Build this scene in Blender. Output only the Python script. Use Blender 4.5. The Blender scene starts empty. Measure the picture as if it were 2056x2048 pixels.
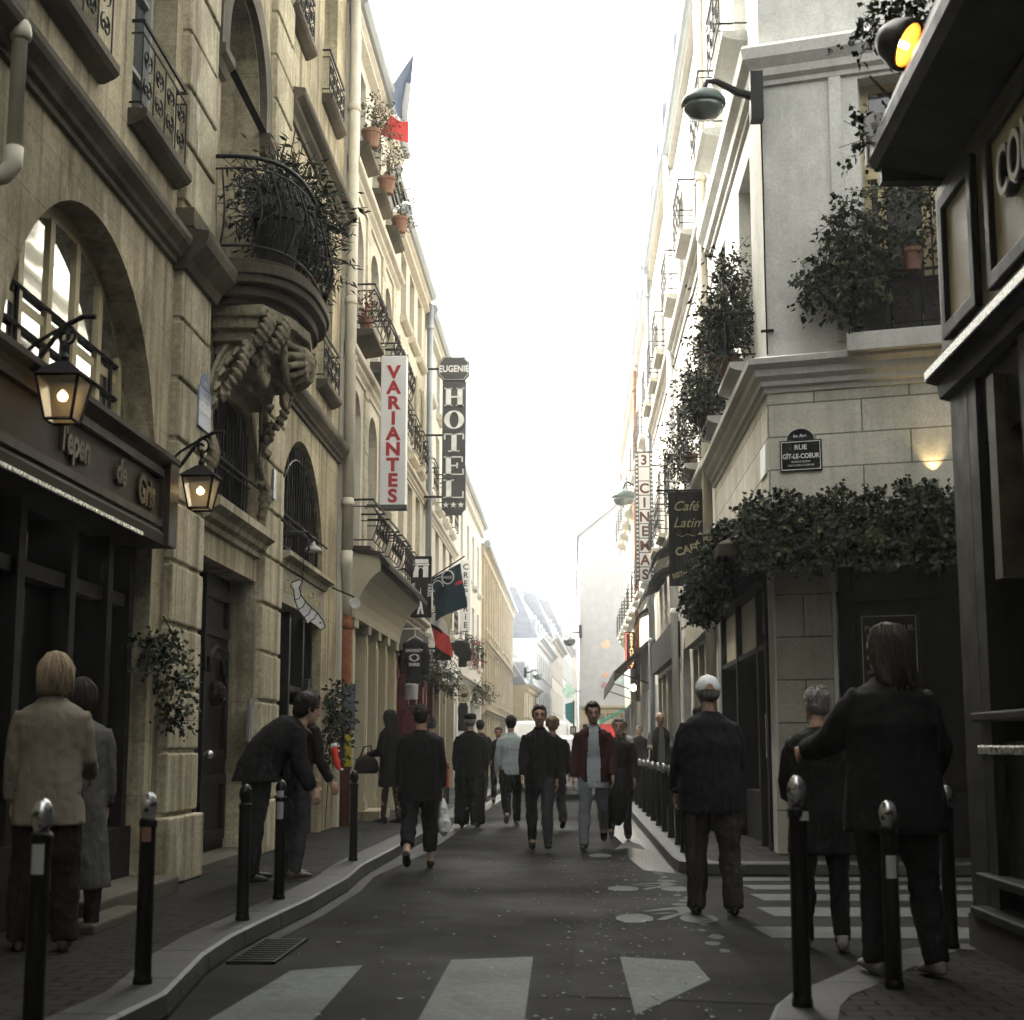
import bpy, bmesh, math, random
import numpy as np
from mathutils import Vector, Matrix, noise as mnoise
from mathutils.geometry import tessellate_polygon
random.seed(7); rng = np.random.default_rng(7)
S = bpy.context.scene; COL = S.collection; rad = math.radians
# ------------------------------------------------------------ camera, world, sun, exposure
CAMH = 1.22
cam = bpy.data.cameras.new('camera'); camo = bpy.data.objects.new('camera', cam); COL.objects.link(camo); S.camera = camo
cam.sensor_width = 36; cam.lens = 36 * 3050 / 2056; cam.clip_start = 0.05; cam.clip_end = 2000
_th = math.atan(476 / 3050); _ps = math.atan(122 / 3050 * math.cos(_th))
camo.location = (0, 0, CAMH); camo.rotation_euler = (math.pi / 2 + _th, 0, _ps)
cam.dof.use_dof = True; cam.dof.focus_distance = 18.0; cam.dof.aperture_fstop = 3.6
SUN_EL, SUN_AZ = rad(44), rad(-58)          # azimuth measured from +Y (down the street) towards +X
W = bpy.data.worlds.new('World'); S.world = W; W.use_nodes = True
_n = W.node_tree.nodes; _l = W.node_tree.links
_sky = _n.new('ShaderNodeTexSky'); _sky.sky_type = 'NISHITA'; _sky.sun_disc = False
_sky.sun_elevation = SUN_EL; _sky.sun_rotation = SUN_AZ; _sky.dust_density = 6.0; _sky.air_density = 1.0; _sky.ozone_density = 0.3
_hs = _n.new('ShaderNodeHueSaturation'); _hs.inputs['Saturation'].default_value = 0.22
_l.new(_sky.outputs[0], _hs.inputs['Color']); _mx = _n.new('ShaderNodeMix'); _mx.data_type = 'RGBA'; _mx.blend_type = 'MULTIPLY'; _mx.inputs[0].default_value = 1; _mx.inputs[7].default_value = (1, .975, .885, 1); _l.new(_hs.outputs[0], _mx.inputs[6]); _l.new(_mx.outputs[2], _n['Background'].inputs[0])
_n['Background'].inputs[1].default_value = 0.13
sun = bpy.data.lights.new('sun', 'SUN'); sun.energy = 1.4; sun.angle = rad(10); sun.color = (1, .95, .86)
suno = bpy.data.objects.new('sun', sun); COL.objects.link(suno)
_sd = Vector((math.sin(SUN_AZ) * math.cos(SUN_EL), math.cos(SUN_AZ) * math.cos(SUN_EL), math.sin(SUN_EL)))
suno.rotation_euler = (-_sd).to_track_quat('-Z', 'Y').to_euler(); suno.location = (0, 0, 60)
S.view_settings.view_transform = 'Standard'; S.view_settings.look = 'None'; S.view_settings.gamma = 1
S.view_settings.exposure = 3.42
S.render.engine = 'CYCLES'

# ------------------------------------------------------------ helpers
class Face:
    """facade frame: u along the wall, v up, d outwards"""
    def __init__(s, o, u, n): s.o = Vector(o); s.u = Vector(u).normalized(); s.n = Vector(n).normalized()
    def __call__(s, u, v, d=0): return s.o + s.u * u + s.n * d + Vector((0, 0, v))
XYZ = Face((0, 0, 0), (1, 0, 0), (0, 1, 0))    # u=x v=z d=y
LEFT = Face((-3.35, 0, 0), (0, 1, 0), (1, 0, 0))
RIGHT = Face((2.15, 0, 0), (0, 1, 0), (-1, 0, 0))
def blade(y): return Face((0, y, 0), (1, 0, 0), (0, -1, 0))   # a sign that faces down the street

def tag(o, label=None, cat=None, group=None, kind=None):
    if label: o['label'] = label
    if cat: o['category'] = cat
    if group: o['group'] = group
    if kind: o['kind'] = kind
    return o
def thing(name, label, cat, loc, group=None, rotz=0):
    o = bpy.data.objects.new(name, None); COL.objects.link(o); o.location = loc; o.rotation_euler = (0, 0, rotz); o.empty_display_size = .2
    return tag(o, label, cat, group)
def copy_tree(o, parent=None):
    c = o.copy(); COL.objects.link(c); c.parent = parent
    for ch in list(o.children): copy_tree(ch, c)
    return c
def wloc(p):
    v = Vector((0, 0, 0))
    while p is not None: v = v + p.location; p = p.parent
    return v

class MB:
    def __init__(s, face=None): s.v = []; s.f = []; s.F = face; s.m = []; s.cm = 0
    def add(s, vs, fs, raw=False):
        b = len(s.v)
        if s.F is None or raw: s.v += [Vector(p) for p in vs]
        else: s.v += [s.F(*p) for p in vs]
        s.f += [tuple(i + b for i in f) for f in fs]; s.m += [s.cm] * len(fs); return s
    def box(s, u0, u1, v0, v1, d0, d1):
        P = [(u, v, d) for u in (u0, u1) for v in (v0, v1) for d in (d0, d1)]
        return s.add(P, [(0, 1, 3, 2), (4, 6, 7, 5), (0, 4, 5, 1), (2, 3, 7, 6), (0, 2, 6, 4), (1, 5, 7, 3)])
    def prism(s, poly, d0, d1):
        """polygon in (u,v) extruded along d"""
        n = len(poly); P = [(u, v, d0) for u, v in poly] + [(u, v, d1) for u, v in poly]
        F = [(i, (i + 1) % n, n + (i + 1) % n, n + i) for i in range(n)]
        T = tessellate_polygon([[Vector((u, v, 0)) for u, v in poly]])
        F += [tuple(t) for t in T] + [tuple(n + i for i in reversed(t)) for t in T]
        return s.add(P, F)
    def profile(s, prof, u0, u1):
        """moulding: profile points (d,v) swept from u0 to u1"""
        n = len(prof); P = [(u0, v, d) for d, v in prof] + [(u1, v, d) for d, v in prof]
        F = [(i, (i + 1) % n, n + (i + 1) % n, n + i) for i in range(n)]
        T = tessellate_polygon([[Vector((a, b, 0)) for a, b in prof]])
        F += [tuple(t) for t in T] + [tuple(n + i for i in reversed(t)) for t in T]
        return s.add(P, F)
    def ring(s, outer, inner, d0, d1):
        n = len(outer); P = []
        for poly, d in ((outer, d0), (inner, d0), (outer, d1), (inner, d1)): P += [(u, v, d) for u, v in poly]
        F = []
        for i in range(n):
            j = (i + 1) % n
            F += [(i, j, n + j, n + i), (2 * n + i, 3 * n + i, 3 * n + j, 2 * n + j), (i, 2 * n + i, 2 * n + j, j), (n + i, n + j, 3 * n + j, 3 * n + i)]
        return s.add(P, F)
    def tube(s, pts, r, n=6, closed=False, mapped=True):
        """tube along points; r number or list"""
        Q = [s.F(*p) if (s.F is not None and mapped) else Vector(p) for p in pts]
        m = len(Q); R = r if isinstance(r, (list, tuple)) else [r] * m
        up = Vector((.13, .27, .95)).normalized(); P = []
        for i in range(m):
            if closed: t = Q[(i + 1) % m] - Q[i - 1]
            else: t = Q[min(i + 1, m - 1)] - Q[max(i - 1, 0)]
            if t.length < 1e-9: t = Vector((0, 0, 1))
            t.normalize(); a = up - t * up.dot(t)
            if a.length < .05: a = Vector((1, 0, 0)) - t * t.x
            a.normalize(); b = t.cross(a); up = a
            for k in range(n):
                w = 2 * math.pi * k / n; P.append(Q[i] + (a * math.cos(w) + b * math.sin(w)) * R[i])
        F = []
        for i in range(m if closed else m - 1):
            j = (i + 1) % m
            for k in range(n): F.append((i * n + k, i * n + (k + 1) % n, j * n + (k + 1) % n, j * n + k))
        if not closed: F += [tuple(reversed(range(n))), tuple(range((m - 1) * n, m * n))]
        return s.add(P, F, True)
    def loft(s, st, n=16):
        """stations (center, axis_a, axis_b) world vectors; closed ends"""
        P = []
        for c, a, b in st:
            c, a, b = Vector(c), Vector(a), Vector(b)
            for k in range(n):
                w = 2 * math.pi * k / n; P.append(c + a * math.cos(w) + b * math.sin(w))
        m = len(st); F = []
        for i in range(m - 1):
            for k in range(n): F.append((i * n + k, i * n + (k + 1) % n, (i + 1) * n + (k + 1) % n, (i + 1) * n + k))
        F += [tuple(reversed(range(n))), tuple(range((m - 1) * n, m * n))]
        return s.add(P, F, True)
    def lathe(s, prof, c, n=16, axis=(0, 0, 1), mapped=True):
        """profile (r,h) around axis through c"""
        c = s.F(*c) if (s.F is not None and mapped) else Vector(c)
        ax = Vector(axis).normalized(); a = ax.orthogonal().normalized(); b = ax.cross(a)
        return s.loft([(c + ax * h, a * max(r, 1e-4), b * max(r, 1e-4)) for r, h in prof], n)
    def ball(s, c, rx, ry=None, rz=None, n=12, m=8, mapped=True):
        ry = rx if ry is None else ry; rz = rx if rz is None else rz
        c = s.F(*c) if (s.F is not None and mapped) else Vector(c)
        st = []
        for i in range(m + 1):
            w = math.pi * i / m; st.append((c + Vector((0, 0, -rz * math.cos(w))), Vector((max(rx * math.sin(w), 1e-4), 0, 0)), Vector((0, max(ry * math.sin(w), 1e-4), 0))))
        return s.loft(st, n)
    def text(s, t, u, v, size, d, ext=.004, bold=0, shear=0, align='CENTER', sx=1.0, rot=0):
        c = bpy.data.curves.new('t', 'FONT'); c.body = t; c.size = size; c.extrude = ext; c.offset = bold; c.shear = shear; c.align_x = align; c.resolution_u = 5
        o = bpy.data.objects.new('t', c); COL.objects.link(o); me = o.to_mesh()
        ca, sa = math.cos(rot), math.sin(rot); P = []
        for q in me.vertices:
            x, y = q.co.x * sx, q.co.y; P.append((u + x * ca - y * sa, v + x * sa + y * ca, d + ext + q.co.z))
        s.add(P, [tuple(p.vertices) for p in me.polygons]); o.to_mesh_clear(); bpy.data.objects.remove(o); bpy.data.curves.remove(c); return s
    def mesh(s, name, mats, off, smooth=False, norm=True):
        me = bpy.data.meshes.new(name); me.from_pydata([tuple(p - off) for p in s.v], [], s.f)
        mats = mats if isinstance(mats, (list, tuple)) else [mats]
        for m in mats: me.materials.append(m)
        if len(mats) > 1: me.polygons.foreach_set('material_index', s.m)
        if norm:
            bm = bmesh.new(); bm.from_mesh(me); bmesh.ops.recalc_face_normals(bm, faces=bm.faces); bm.to_mesh(me); bm.free()
        if smooth: me.polygons.foreach_set('use_smooth', [True] * len(me.polygons))
        me.update(); return me
    def build(s, name, mats, parent=None, smooth=False, bevel=0, base=None, norm=True):
        A = np.array([tuple(p) for p in s.v]); lo, hi = A.min(0), A.max(0)
        if base is None: base = Vector(((lo[0] + hi[0]) / 2, (lo[1] + hi[1]) / 2, lo[2]))
        off = Vector(base); me = s.mesh(name, mats, off, smooth, norm)
        o = bpy.data.objects.new(name, me); COL.objects.link(o); o.location = off
        if parent is not None: o.parent = parent; o.location = off - wloc(parent)
        if bevel:
            b = o.modifiers.new('bevel', 'BEVEL'); b.width = bevel; b.segments = 2; b.limit_method = 'ANGLE'; b.angle_limit = rad(40)
        return o

def remesh(o, voxel, smooth=6, fac=.5, disp=0, dscale=.2):
    """merge overlapping closed shells of o into one continuous skin"""
    r = o.modifiers.new('r', 'REMESH'); r.mode = 'VOXEL'; r.voxel_size = voxel; r.use_smooth_shade = True
    if smooth: q = o.modifiers.new('s', 'SMOOTH'); q.iterations = smooth; q.factor = fac
    dg = bpy.context.evaluated_depsgraph_get(); dg.update()
    me = bpy.data.meshes.new_from_object(o.evaluated_get(dg)); old = o.data; o.modifiers.clear()
    mats = list(old.materials); o.data = me; bpy.data.meshes.remove(old)
    me.materials.clear()
    for m in mats: me.materials.append(m)
    if disp:
        n = len(me.vertices); co = np.empty(n * 3); me.vertices.foreach_get('co', co); co = co.reshape(-1, 3)
        no = np.empty(n * 3); me.vertices.foreach_get('normal', no); no = no.reshape(-1, 3)
        sd = Vector((random.random() * 50,) * 3)
        dv = np.array([mnoise.noise(Vector((c[0], c[1], c[2] * .55)) / dscale + sd) + .5 * mnoise.noise(Vector(c) / dscale * 2.3 + sd) for c in co])
        me.vertices.foreach_set('co', (co + no * (dv * disp)[:, None]).ravel())
    me.polygons.foreach_set('use_smooth', [True] * len(me.polygons)); me.update(); return o

def arc(uc, vc, ru, rv, a0, a1, n):
    return [(uc + ru * math.cos(a0 + (a1 - a0) * i / n), vc + rv * math.sin(a0 + (a1 - a0) * i / n)) for i in range(n + 1)]
def arch_poly(u0, u1, v0, vs, rise=None, n=20):
    r = (u1 - u0) / 2; rise = r if rise is None else rise
    return [(u0, v0), (u1, v0)] + arc((u0 + u1) / 2, vs, r, rise, 0, math.pi, n)
def rect_poly(u0, u1, v0, v1): return [(u0, v0), (u1, v0), (u1, v1), (u0, v1)]
def spiral(uc, vc, r0, turns, a0, n=22, sgn=1, r1=.12):
    return [(uc + r0 * (1 - (1 - r1) * i / n) * math.cos(a0 + sgn * 2 * math.pi * turns * i / n), vc + r0 * (1 - (1 - r1) * i / n) * math.sin(a0 + sgn * 2 * math.pi * turns * i / n)) for i in range(n + 1)]

# ------------------------------------------------------------ materials
def nodes(name):
    m = bpy.data.materials.new(name); m.use_nodes = True; nt = m.node_tree; return m, nt, nt.nodes['Principled BSDF']
def N(nt, t, **k):
    n = nt.nodes.new(t)
    for a, b in k.items():
        if a in n.inputs: n.inputs[a].default_value = b
        else: setattr(n, a, b)
    return n
def mixc(nt, fac, a, b, mode='MIX'):
    n = nt.nodes.new('ShaderNodeMix'); n.data_type = 'RGBA'; n.blend_type = mode
    for i, val in ((0, fac), (6, a), (7, b)):
        if hasattr(val, 'is_linked') or hasattr(val, 'links'): nt.links.new(val, n.inputs[i])
        elif i == 0: n.inputs[0].default_value = val
        else: n.inputs[i].default_value = (*val, 1) if len(val) == 3 else val
    return n.outputs[2]
def ramp(nt, src, a, b, ca=0., cb=1.):
    r = nt.nodes.new('ShaderNodeMapRange'); r.inputs[1].default_value = a; r.inputs[2].default_value = b; r.inputs[3].default_value = ca; r.inputs[4].default_value = cb
    nt.links.new(src, r.inputs[0]); return r.outputs[0]
def tn(nt, vec, scale, detail=5, rough=.6):
    t = N(nt, 'ShaderNodeTexNoise', Scale=scale, Detail=detail, Roughness=rough); nt.links.new(vec, t.inputs['Vector']); return t.outputs[0]
def scaled(nt, vec, s, rz=0):
    m = N(nt, 'ShaderNodeMapping'); m.inputs['Scale'].default_value = s; m.inputs['Rotation'].default_value = (0, 0, rz); nt.links.new(vec, m.inputs[0]); return m.outputs[0]
def bump(nt, b, h, strength, dist=.01, prev=None):
    n = N(nt, 'ShaderNodeBump', Strength=strength, Distance=dist); nt.links.new(h, n.inputs['Height'])
    if prev is not None: nt.links.new(prev, n.inputs['Normal'])
    nt.links.new(n.outputs[0], b.inputs['Normal']); return n.outputs[0]
def dk(c, k): return tuple(x * k for x in c)

def mat(name, col, rough=.7, metal=0, var=.18, scale=6, bmp=.15, fine=60, spec=.2, emis=None, estr=0):
    m, nt, b = nodes(name); tc = N(nt, 'ShaderNodeTexCoord').outputs['Object']
    n1 = tn(nt, tc, scale, 4); n2 = tn(nt, tc, fine, 3)
    nt.links.new(mixc(nt, ramp(nt, n1, .3, .7), dk(col, 1 - var), dk(col, 1 + var)), b.inputs['Base Color'])
    nt.links.new(ramp(nt, n1, .3, .7, max(0, rough - .1), min(1, rough + .1)), b.inputs['Roughness']); b.inputs['Metallic'].default_value = metal
    b.inputs['Specular IOR Level'].default_value = spec
    if bmp: bump(nt, b, n2, bmp, .004)
    if emis: b.inputs['Emission Color'].default_value = (*emis, 1); b.inputs['Emission Strength'].default_value = estr
    return m
def stone(name, col, dark, grime=.5, streak=.5, joints=None, ang=0, rough=.85, bstr=.35, jw=.012, jdark=.45, patch=None, spk=.35):
    """weathered masonry or plaster: patches, rain streaks, fine pitting, optional block joints"""
    m, nt, b = nodes(name); tc = N(nt, 'ShaderNodeTexCoord').outputs['Object']
    big = tn(nt, tc, .55, 6, .62); mid = tn(nt, tc, 3.2, 6, .65); fine = tn(nt, tc, 45, 4, .7)
    st = tn(nt, scaled(nt, tc, (5.5, 5.5, .22)), 1.0, 5, .65)
    c = mixc(nt, ramp(nt, mid, .28, .72), dk(col, .84), dk(col, 1.12))
    c = mixc(nt, ramp(nt, big, .42, .60, 0, grime), c, dark)
    c = mixc(nt, ramp(nt, st, .47, .66, 0, streak), c, dark)
    if patch: c = mixc(nt, ramp(nt, tn(nt, scaled(nt, tc, (2.2, 2.2, .7)), 1.1, 5, .6), .6, .64, 0, .55), c, patch)
    c = mixc(nt, ramp(nt, fine, .52, .72, 0, .5), c, dk(dark, .7))
    sp = tn(nt, tc, 22, 3, .75); c = mixc(nt, 1.0, c, mixc(nt, ramp(nt, sp, .32, .68), (1 - .26 * spk, 1 - .27 * spk, 1 - .30 * spk), (1 + .18 * spk,) * 3), 'MULTIPLY')
    h = fine; pv = None
    if joints:
        sep = N(nt, 'ShaderNodeSeparateXYZ'); rv = scaled(nt, tc, (1, 1, 1), -ang); nt.links.new(rv, sep.inputs[0])
        cb = N(nt, 'ShaderNodeCombineXYZ'); nt.links.new(sep.outputs[0 if ang else 1], cb.inputs[0]); nt.links.new(sep.outputs[2], cb.inputs[1])
        bt = N(nt, 'ShaderNodeTexBrick'); bt.inputs['Color1'].default_value = (1, 1, 1, 1); bt.inputs['Color2'].default_value = (.86, .86, .86, 1); bt.inputs['Mortar'].default_value = (jdark, jdark, jdark, 1)
        bt.inputs['Scale'].default_value = 1; bt.inputs['Mortar Size'].default_value = jw; bt.inputs['Mortar Smooth'].default_value = .3; bt.inputs['Brick Width'].default_value = joints[0]; bt.inputs['Row Height'].default_value = joints[1]
        nt.links.new(cb.outputs[0], bt.inputs['Vector']); c = mixc(nt, 1.0, c, bt.outputs[0], 'MULTIPLY')
        inv = ramp(nt, bt.outputs[1], 0, 1, 1, 0); pv = bump(nt, b, inv, .7, .012)
    nt.links.new(c, b.inputs['Base Color']); b.inputs['Roughness'].default_value = rough; b.inputs['Specular IOR Level'].default_value = .25
    pv = bump(nt, b, fine, bstr, .006, pv); bump(nt, b, mid, bstr, .03, pv); return m
def leafm(name, col):
    m, nt, b = nodes(name); tc = N(nt, 'ShaderNodeTexCoord').outputs['Object']
    nt.links.new(mixc(nt, ramp(nt, tn(nt, tc, 9, 3), .3, .7), dk(col, .6), dk(col, 1.5)), b.inputs['Base Color'])
    b.inputs['Roughness'].default_value = .55; b.inputs['Specular IOR Level'].default_value = .2; return m
def glassm(name, col, rough=.06, wob=.05):
    m, nt, b = nodes(name); tc = N(nt, 'ShaderNodeTexCoord').outputs['Object']; n = tn(nt, tc, 1.7, 2)
    nt.links.new(mixc(nt, ramp(nt, tn(nt, tc, .9, 3), .35, .7), dk(col, .6), dk(col, 1.5)), b.inputs['Base Color'])
    b.inputs['Roughness'].default_value = rough; b.inputs['Specular IOR Level'].default_value = .8; bump(nt, b, n, wob, .05); return m
def cloth(name, col, rough=.9, weave=260, fold=.5, pat=None):
    m, nt, b = nodes(name); tc = N(nt, 'ShaderNodeTexCoord').outputs['Object']
    n1 = tn(nt, scaled(nt, tc, (1, 1, .5)), 11, 4); n2 = tn(nt, tc, weave, 2); n3 = tn(nt, tc, 3, 3)
    c = mixc(nt, ramp(nt, n3, .3, .7), dk(col, .92), dk(col, 1.08)); c = mixc(nt, ramp(nt, n2, .4, .6, 0, .3), c, dk(col, .55))
    if pat:
        ck = N(nt, 'ShaderNodeTexChecker', Scale=pat[1]); nt.links.new(tc, ck.inputs[0]); c = mixc(nt, ramp(nt, ck.outputs[1], 0, 1, 0, .6), c, pat[0])
    nt.links.new(c, b.inputs['Base Color']); b.inputs['Roughness'].default_value = rough; b.inputs['Specular IOR Level'].default_value = .2
    p = bump(nt, b, n1, fold, .03); bump(nt, b, n2, .2, .003, p); return m
# ------------------------------------------------------------ material library
WALLB = (.16, .13, .08)
m_l1 = stone('old_limestone', (.54, .47, .31), (.13, .105, .06), .7, .95, (1.1, .42), 0, jw=.006, jdark=.8, patch=(.52, .48, .37), spk=1.0)
m_l1p = stone('worn_limestone_block', (.56, .50, .35), (.15, .125, .075), .6, .85, patch=(.60, .56, .45), spk=1.0)
m_l1d = stone('trodden_step_stone', (.09, .08, .06), (.04, .034, .024), .5, .3)
m_carve = stone('carved_limestone', (.30, .26, .18), (.09, .07, .042), .7, .5, bstr=.5, spk=1.0)  # base colour lowered to carry the shade under the balcony slab
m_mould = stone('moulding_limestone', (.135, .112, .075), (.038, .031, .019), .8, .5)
m_l2 = stone('cream_plaster', (.62, .58, .49), (.38, .34, .26), .3, .35, bstr=.15)
m_l2s = stone('pale_ashlar', (.60, .55, .43), (.38, .33, .23), .35, .35, (.9, .38), 0, jw=.01, jdark=.72)
m_l3 = stone('ivory_plaster', (.60, .55, .45), (.42, .37, .28), .2, .3, bstr=.12)
m_l4 = stone('pale_grey_plaster', (.58, .56, .50), (.48, .44, .36), .2, .3, bstr=.12)
m_l5 = stone('white_plaster', (.64, .63, .60), (.48, .46, .42), .2, .25, bstr=.1)
m_l6 = stone('honey_stone', (.52, .46, .36), (.36, .31, .22), .25, .4, (1.4, .5), 0, jw=.008, jdark=.8)
m_far1 = stone('far_cream_plaster', (.52, .48, .41), (.5, .44, .36), .2, .3, bstr=.1)
m_far2 = stone('far_white_plaster', (.56, .56, .55), (.6, .58, .54), .2, .2, bstr=.1)
m_ochre = stone('bare_ochre_render', (.36, .31, .21), (.27, .225, .145), .4, .4)
m_gable = stone('white_gable_render', (.47, .485, .52), (.39, .405, .435), .35, .4, bstr=.12)
m_r1 = stone('grey_painted_plaster', (.56, .56, .53), (.30, .30, .27), .35, .25, bstr=.15)
FR_ANG = math.atan2(-.29, .957)
m_r1b = stone('grey_corner_ashlar', (.64, .62, .53), (.26, .25, .20), .4, .3, (1.0, .36), FR_ANG, jw=.010, jdark=.4)
m_r1s = stone('grey_side_ashlar', (.64, .62, .53), (.26, .25, .20), .4, .3, (1.0, .36), 0, jw=.010, jdark=.4)
m_r2 = stone('white_street_plaster', (.47, .46, .42), (.34, .32, .27), .2, .3, bstr=.12)
m_r3 = stone('warm_white_plaster', (.45, .425, .365), (.34, .31, .245), .2, .3, bstr=.12)
m_dim = stone('soot_dark_stone', (.05, .044, .033), (.02, .018, .012), .6, .6)
m_zinc = mat('zinc_roofing', (.33, .36, .38), .45, .6, .15, 2, .1)
m_slate = mat('slate_roofing', (.19, .205, .235), .6, 0, .2, 3, .3)
m_pipe = mat('cream_painted_pipe', (.52, .48, .38), .5, 0, .15, 4, .15)
m_rust = mat('rusty_iron', (.16, .06, .022), .75, 0, .5, 9, .4)
m_iron = mat('black_wrought_iron', (.008, .008, .0075), .5, .1, .2, 8, .2)
m_black = mat('black_paint', (.006, .006, .0055), .45, 0, .2, 5, .1, 60, .15)
m_wood = mat('dark_stained_wood', (.0055, .004, .003), .7, 0, .35, 4, .3)
m_wood2 = mat('brown_fascia_wood', (.032, .023, .014), .7, 0, .25, 4, .3)
m_gold = mat('old_gilt_lettering', (.05, .035, .016), .5, .2, .3, 7, .2)
m_white = mat('white_paint', (.74, .74, .72), .5, 0, .06, 3, .1)
m_frame = mat('grey_window_paint', (.34, .34, .31), .5, 0, .12, 5, .1)
m_cframe = mat('cream_window_paint', (.42, .35, .20), .5, 0, .18, 5, .15)
m_glass = glassm('window_glass', (.035, .04, .042))
m_dglass = glassm('dark_shop_glass', (.006, .006, .005), .08)
m_beige = mat('beige_shop_paint', (.42, .38, .27), .55, 0, .1, 3, .12)
m_beiged = mat('grey_beige_shop_paint', (.27, .25, .19), .6, 0, .12, 3, .12)
m_asph = None
m_granite = stone('granite_kerb', (.045, .045, .043), (.02, .02, .019), .5, 0, (1.0, 9), 0, rough=.55, bstr=.3, jw=.02, jdark=.15)
m_markp = stone('worn_road_paint', (.068, .080, .074), (.022, .024, .022), .75, .1, rough=.7, bstr=.4, spk=1.7, patch=(.03, .033, .031))
m_leaf = leafm('dark_green_leaf', (.010, .017, .006)); m_leaf2 = leafm('olive_leaf', (.022, .028, .011)); m_leaf3 = leafm('dry_leaf', (.13, .11, .05))
m_leaf4 = leafm('light_green_leaf', (.045, .065, .022))
m_stem = mat('plant_stem', (.05, .038, .022), .8)
m_terra = mat('terracotta_pot', (.22, .115, .075), .75, 0, .2, 7, .2)
m_redp = mat('red_paint', (.40, .025, .02), .5); m_redw = mat('dark_red_wood', (.11, .022, .014), .55)
m_chrome = mat('scratched_steel', (.62, .63, .62), .28, 1, .25, 30, .1)
def asphalt(nm='damp_asphalt', k=1.0):
    m, nt, b = nodes(nm); tc = N(nt, 'ShaderNodeTexCoord').outputs['Object']
    big = tn(nt, tc, .35, 5); mid = tn(nt, tc, 2.5, 6, .7); fine = tn(nt, tc, 52, 4, .8)
    c = mixc(nt, ramp(nt, mid, .3, .7), (.0125, .0123, .0119), (.023, .0225, .0218)); c = mixc(nt, ramp(nt, fine, .56, .72, 0, .65), c, (.06, .06, .058))
    c = mixc(nt, ramp(nt, big, .5, .62, 0, .5), c, (.009, .009, .009)); c = mixc(nt, ramp(nt, tn(nt, scaled(nt, tc, (1.6, .25, 1)), 1, 5), .55, .75, 0, .4), c, (.045, .044, .042)); c = mixc(nt, 1.0, c, (k, k, k), 'MULTIPLY')
    nt.links.new(c, b.inputs['Base Color']); nt.links.new(ramp(nt, big, .35, .65, .6, .85), b.inputs['Roughness']); b.inputs['Specular IOR Level'].default_value = .022
    p = bump(nt, b, fine, .45, .006); bump(nt, b, mid, .2, .02, p); return m
m_asph = asphalt()
m_asph2 = asphalt('patched_asphalt', 1.25)
def cobble(name, ang):
    m, nt, b = nodes(name); tc = N(nt, 'ShaderNodeTexCoord').outputs['Object']; rv = scaled(nt, tc, (1, 1, 1), ang)
    bt = N(nt, 'ShaderNodeTexBrick'); bt.inputs['Color1'].default_value = (.025, .0235, .021, 1); bt.inputs['Color2'].default_value = (.024, .023, .021, 1); bt.inputs['Mortar'].default_value = (.007, .0065, .006, 1)
    bt.inputs['Scale'].default_value = 1; bt.inputs['Mortar Size'].default_value = .009; bt.inputs['Mortar Smooth'].default_value = .6; bt.inputs['Brick Width'].default_value = .19; bt.inputs['Row Height'].default_value = .13; bt.inputs['Bias'].default_value = .1
    wv = N(nt, 'ShaderNodeVectorMath'); wv.operation = 'ADD'; nz = N(nt, 'ShaderNodeTexNoise', Scale=3.0); nt.links.new(tc, nz.inputs[0]); sc = N(nt, 'ShaderNodeVectorMath'); sc.operation = 'SCALE'; sc.inputs[3].default_value = .03
    nt.links.new(nz.outputs[1], sc.inputs[0]); nt.links.new(rv, wv.inputs[0]); nt.links.new(sc.outputs[0], wv.inputs[1]); nt.links.new(wv.outputs[0], bt.inputs['Vector'])
    mid = tn(nt, tc, 1.3, 5); fine = tn(nt, tc, 60, 3)
    nt.links.new(mixc(nt, ramp(nt, mid, .3, .7, 0, .5), bt.outputs[0], (.022, .021, .019)), b.inputs['Base Color'])
    nt.links.new(ramp(nt, mid, .3, .7, .42, .7), b.inputs['Roughness']); b.inputs['Specular IOR Level'].default_value = .03
    p = bump(nt, b, ramp(nt, bt.outputs[1], 0, 1, 1, 0), .9, .015); bump(nt, b, fine, .3, .004, p); return m
m_cob = cobble('granite_setts', 0)

# ------------------------------------------------------------ ground
def struct(name, mb, m, **k): return tag(mb.build(name, m, base=Vector((0, 0, 0)), **k), kind='structure')
KL = [(-1.86, -30), (-1.86, 5.6), (-1.88, 6.4), (-1.84, 7.1), (-1.98, 8.4), (-2.01, 9.2), (-1.99, 10), (-1.93, 11.5), (-1.92, 13.3), (-1.99, 14.7), (-1.96, 18.2), (-1.92, 25), (-1.94, 38), (-1.95, 60), (-1.95, 160)]
KR = [(5.9, 14.95), (1.6, 14.95), (1.27, 15.0), (1.12, 15.12), (1.03, 15.4), (1.0, 16), (1.0, 22), (1.02, 31), (1.02, 60), (1.02, 66)]
KN = [(.72, -30), (.72, 6.0), (.78, 6.5), (.86, 6.9), (.98, 7.26), (1.12, 7.5), (1.42, 8.1), (1.8, 8.75), (2.1, 9.0), (5.9, 9.1)]
mb = MB(); mb.add([(-90, -60, 0), (90, -60, 0), (90, 400, 0), (-90, 400, 0)], [(0, 1, 2, 3)]); struct('road', mb, m_asph, norm=False)
def offs(pl, d):
    out = []
    for i, p in enumerate(pl):
        a = Vector(pl[max(i - 1, 0)]); c = Vector(pl[min(i + 1, len(pl) - 1)]); t = (c - a).normalized(); out.append((p[0] - t.y * d, p[1] + t.x * d))
    return out
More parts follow.
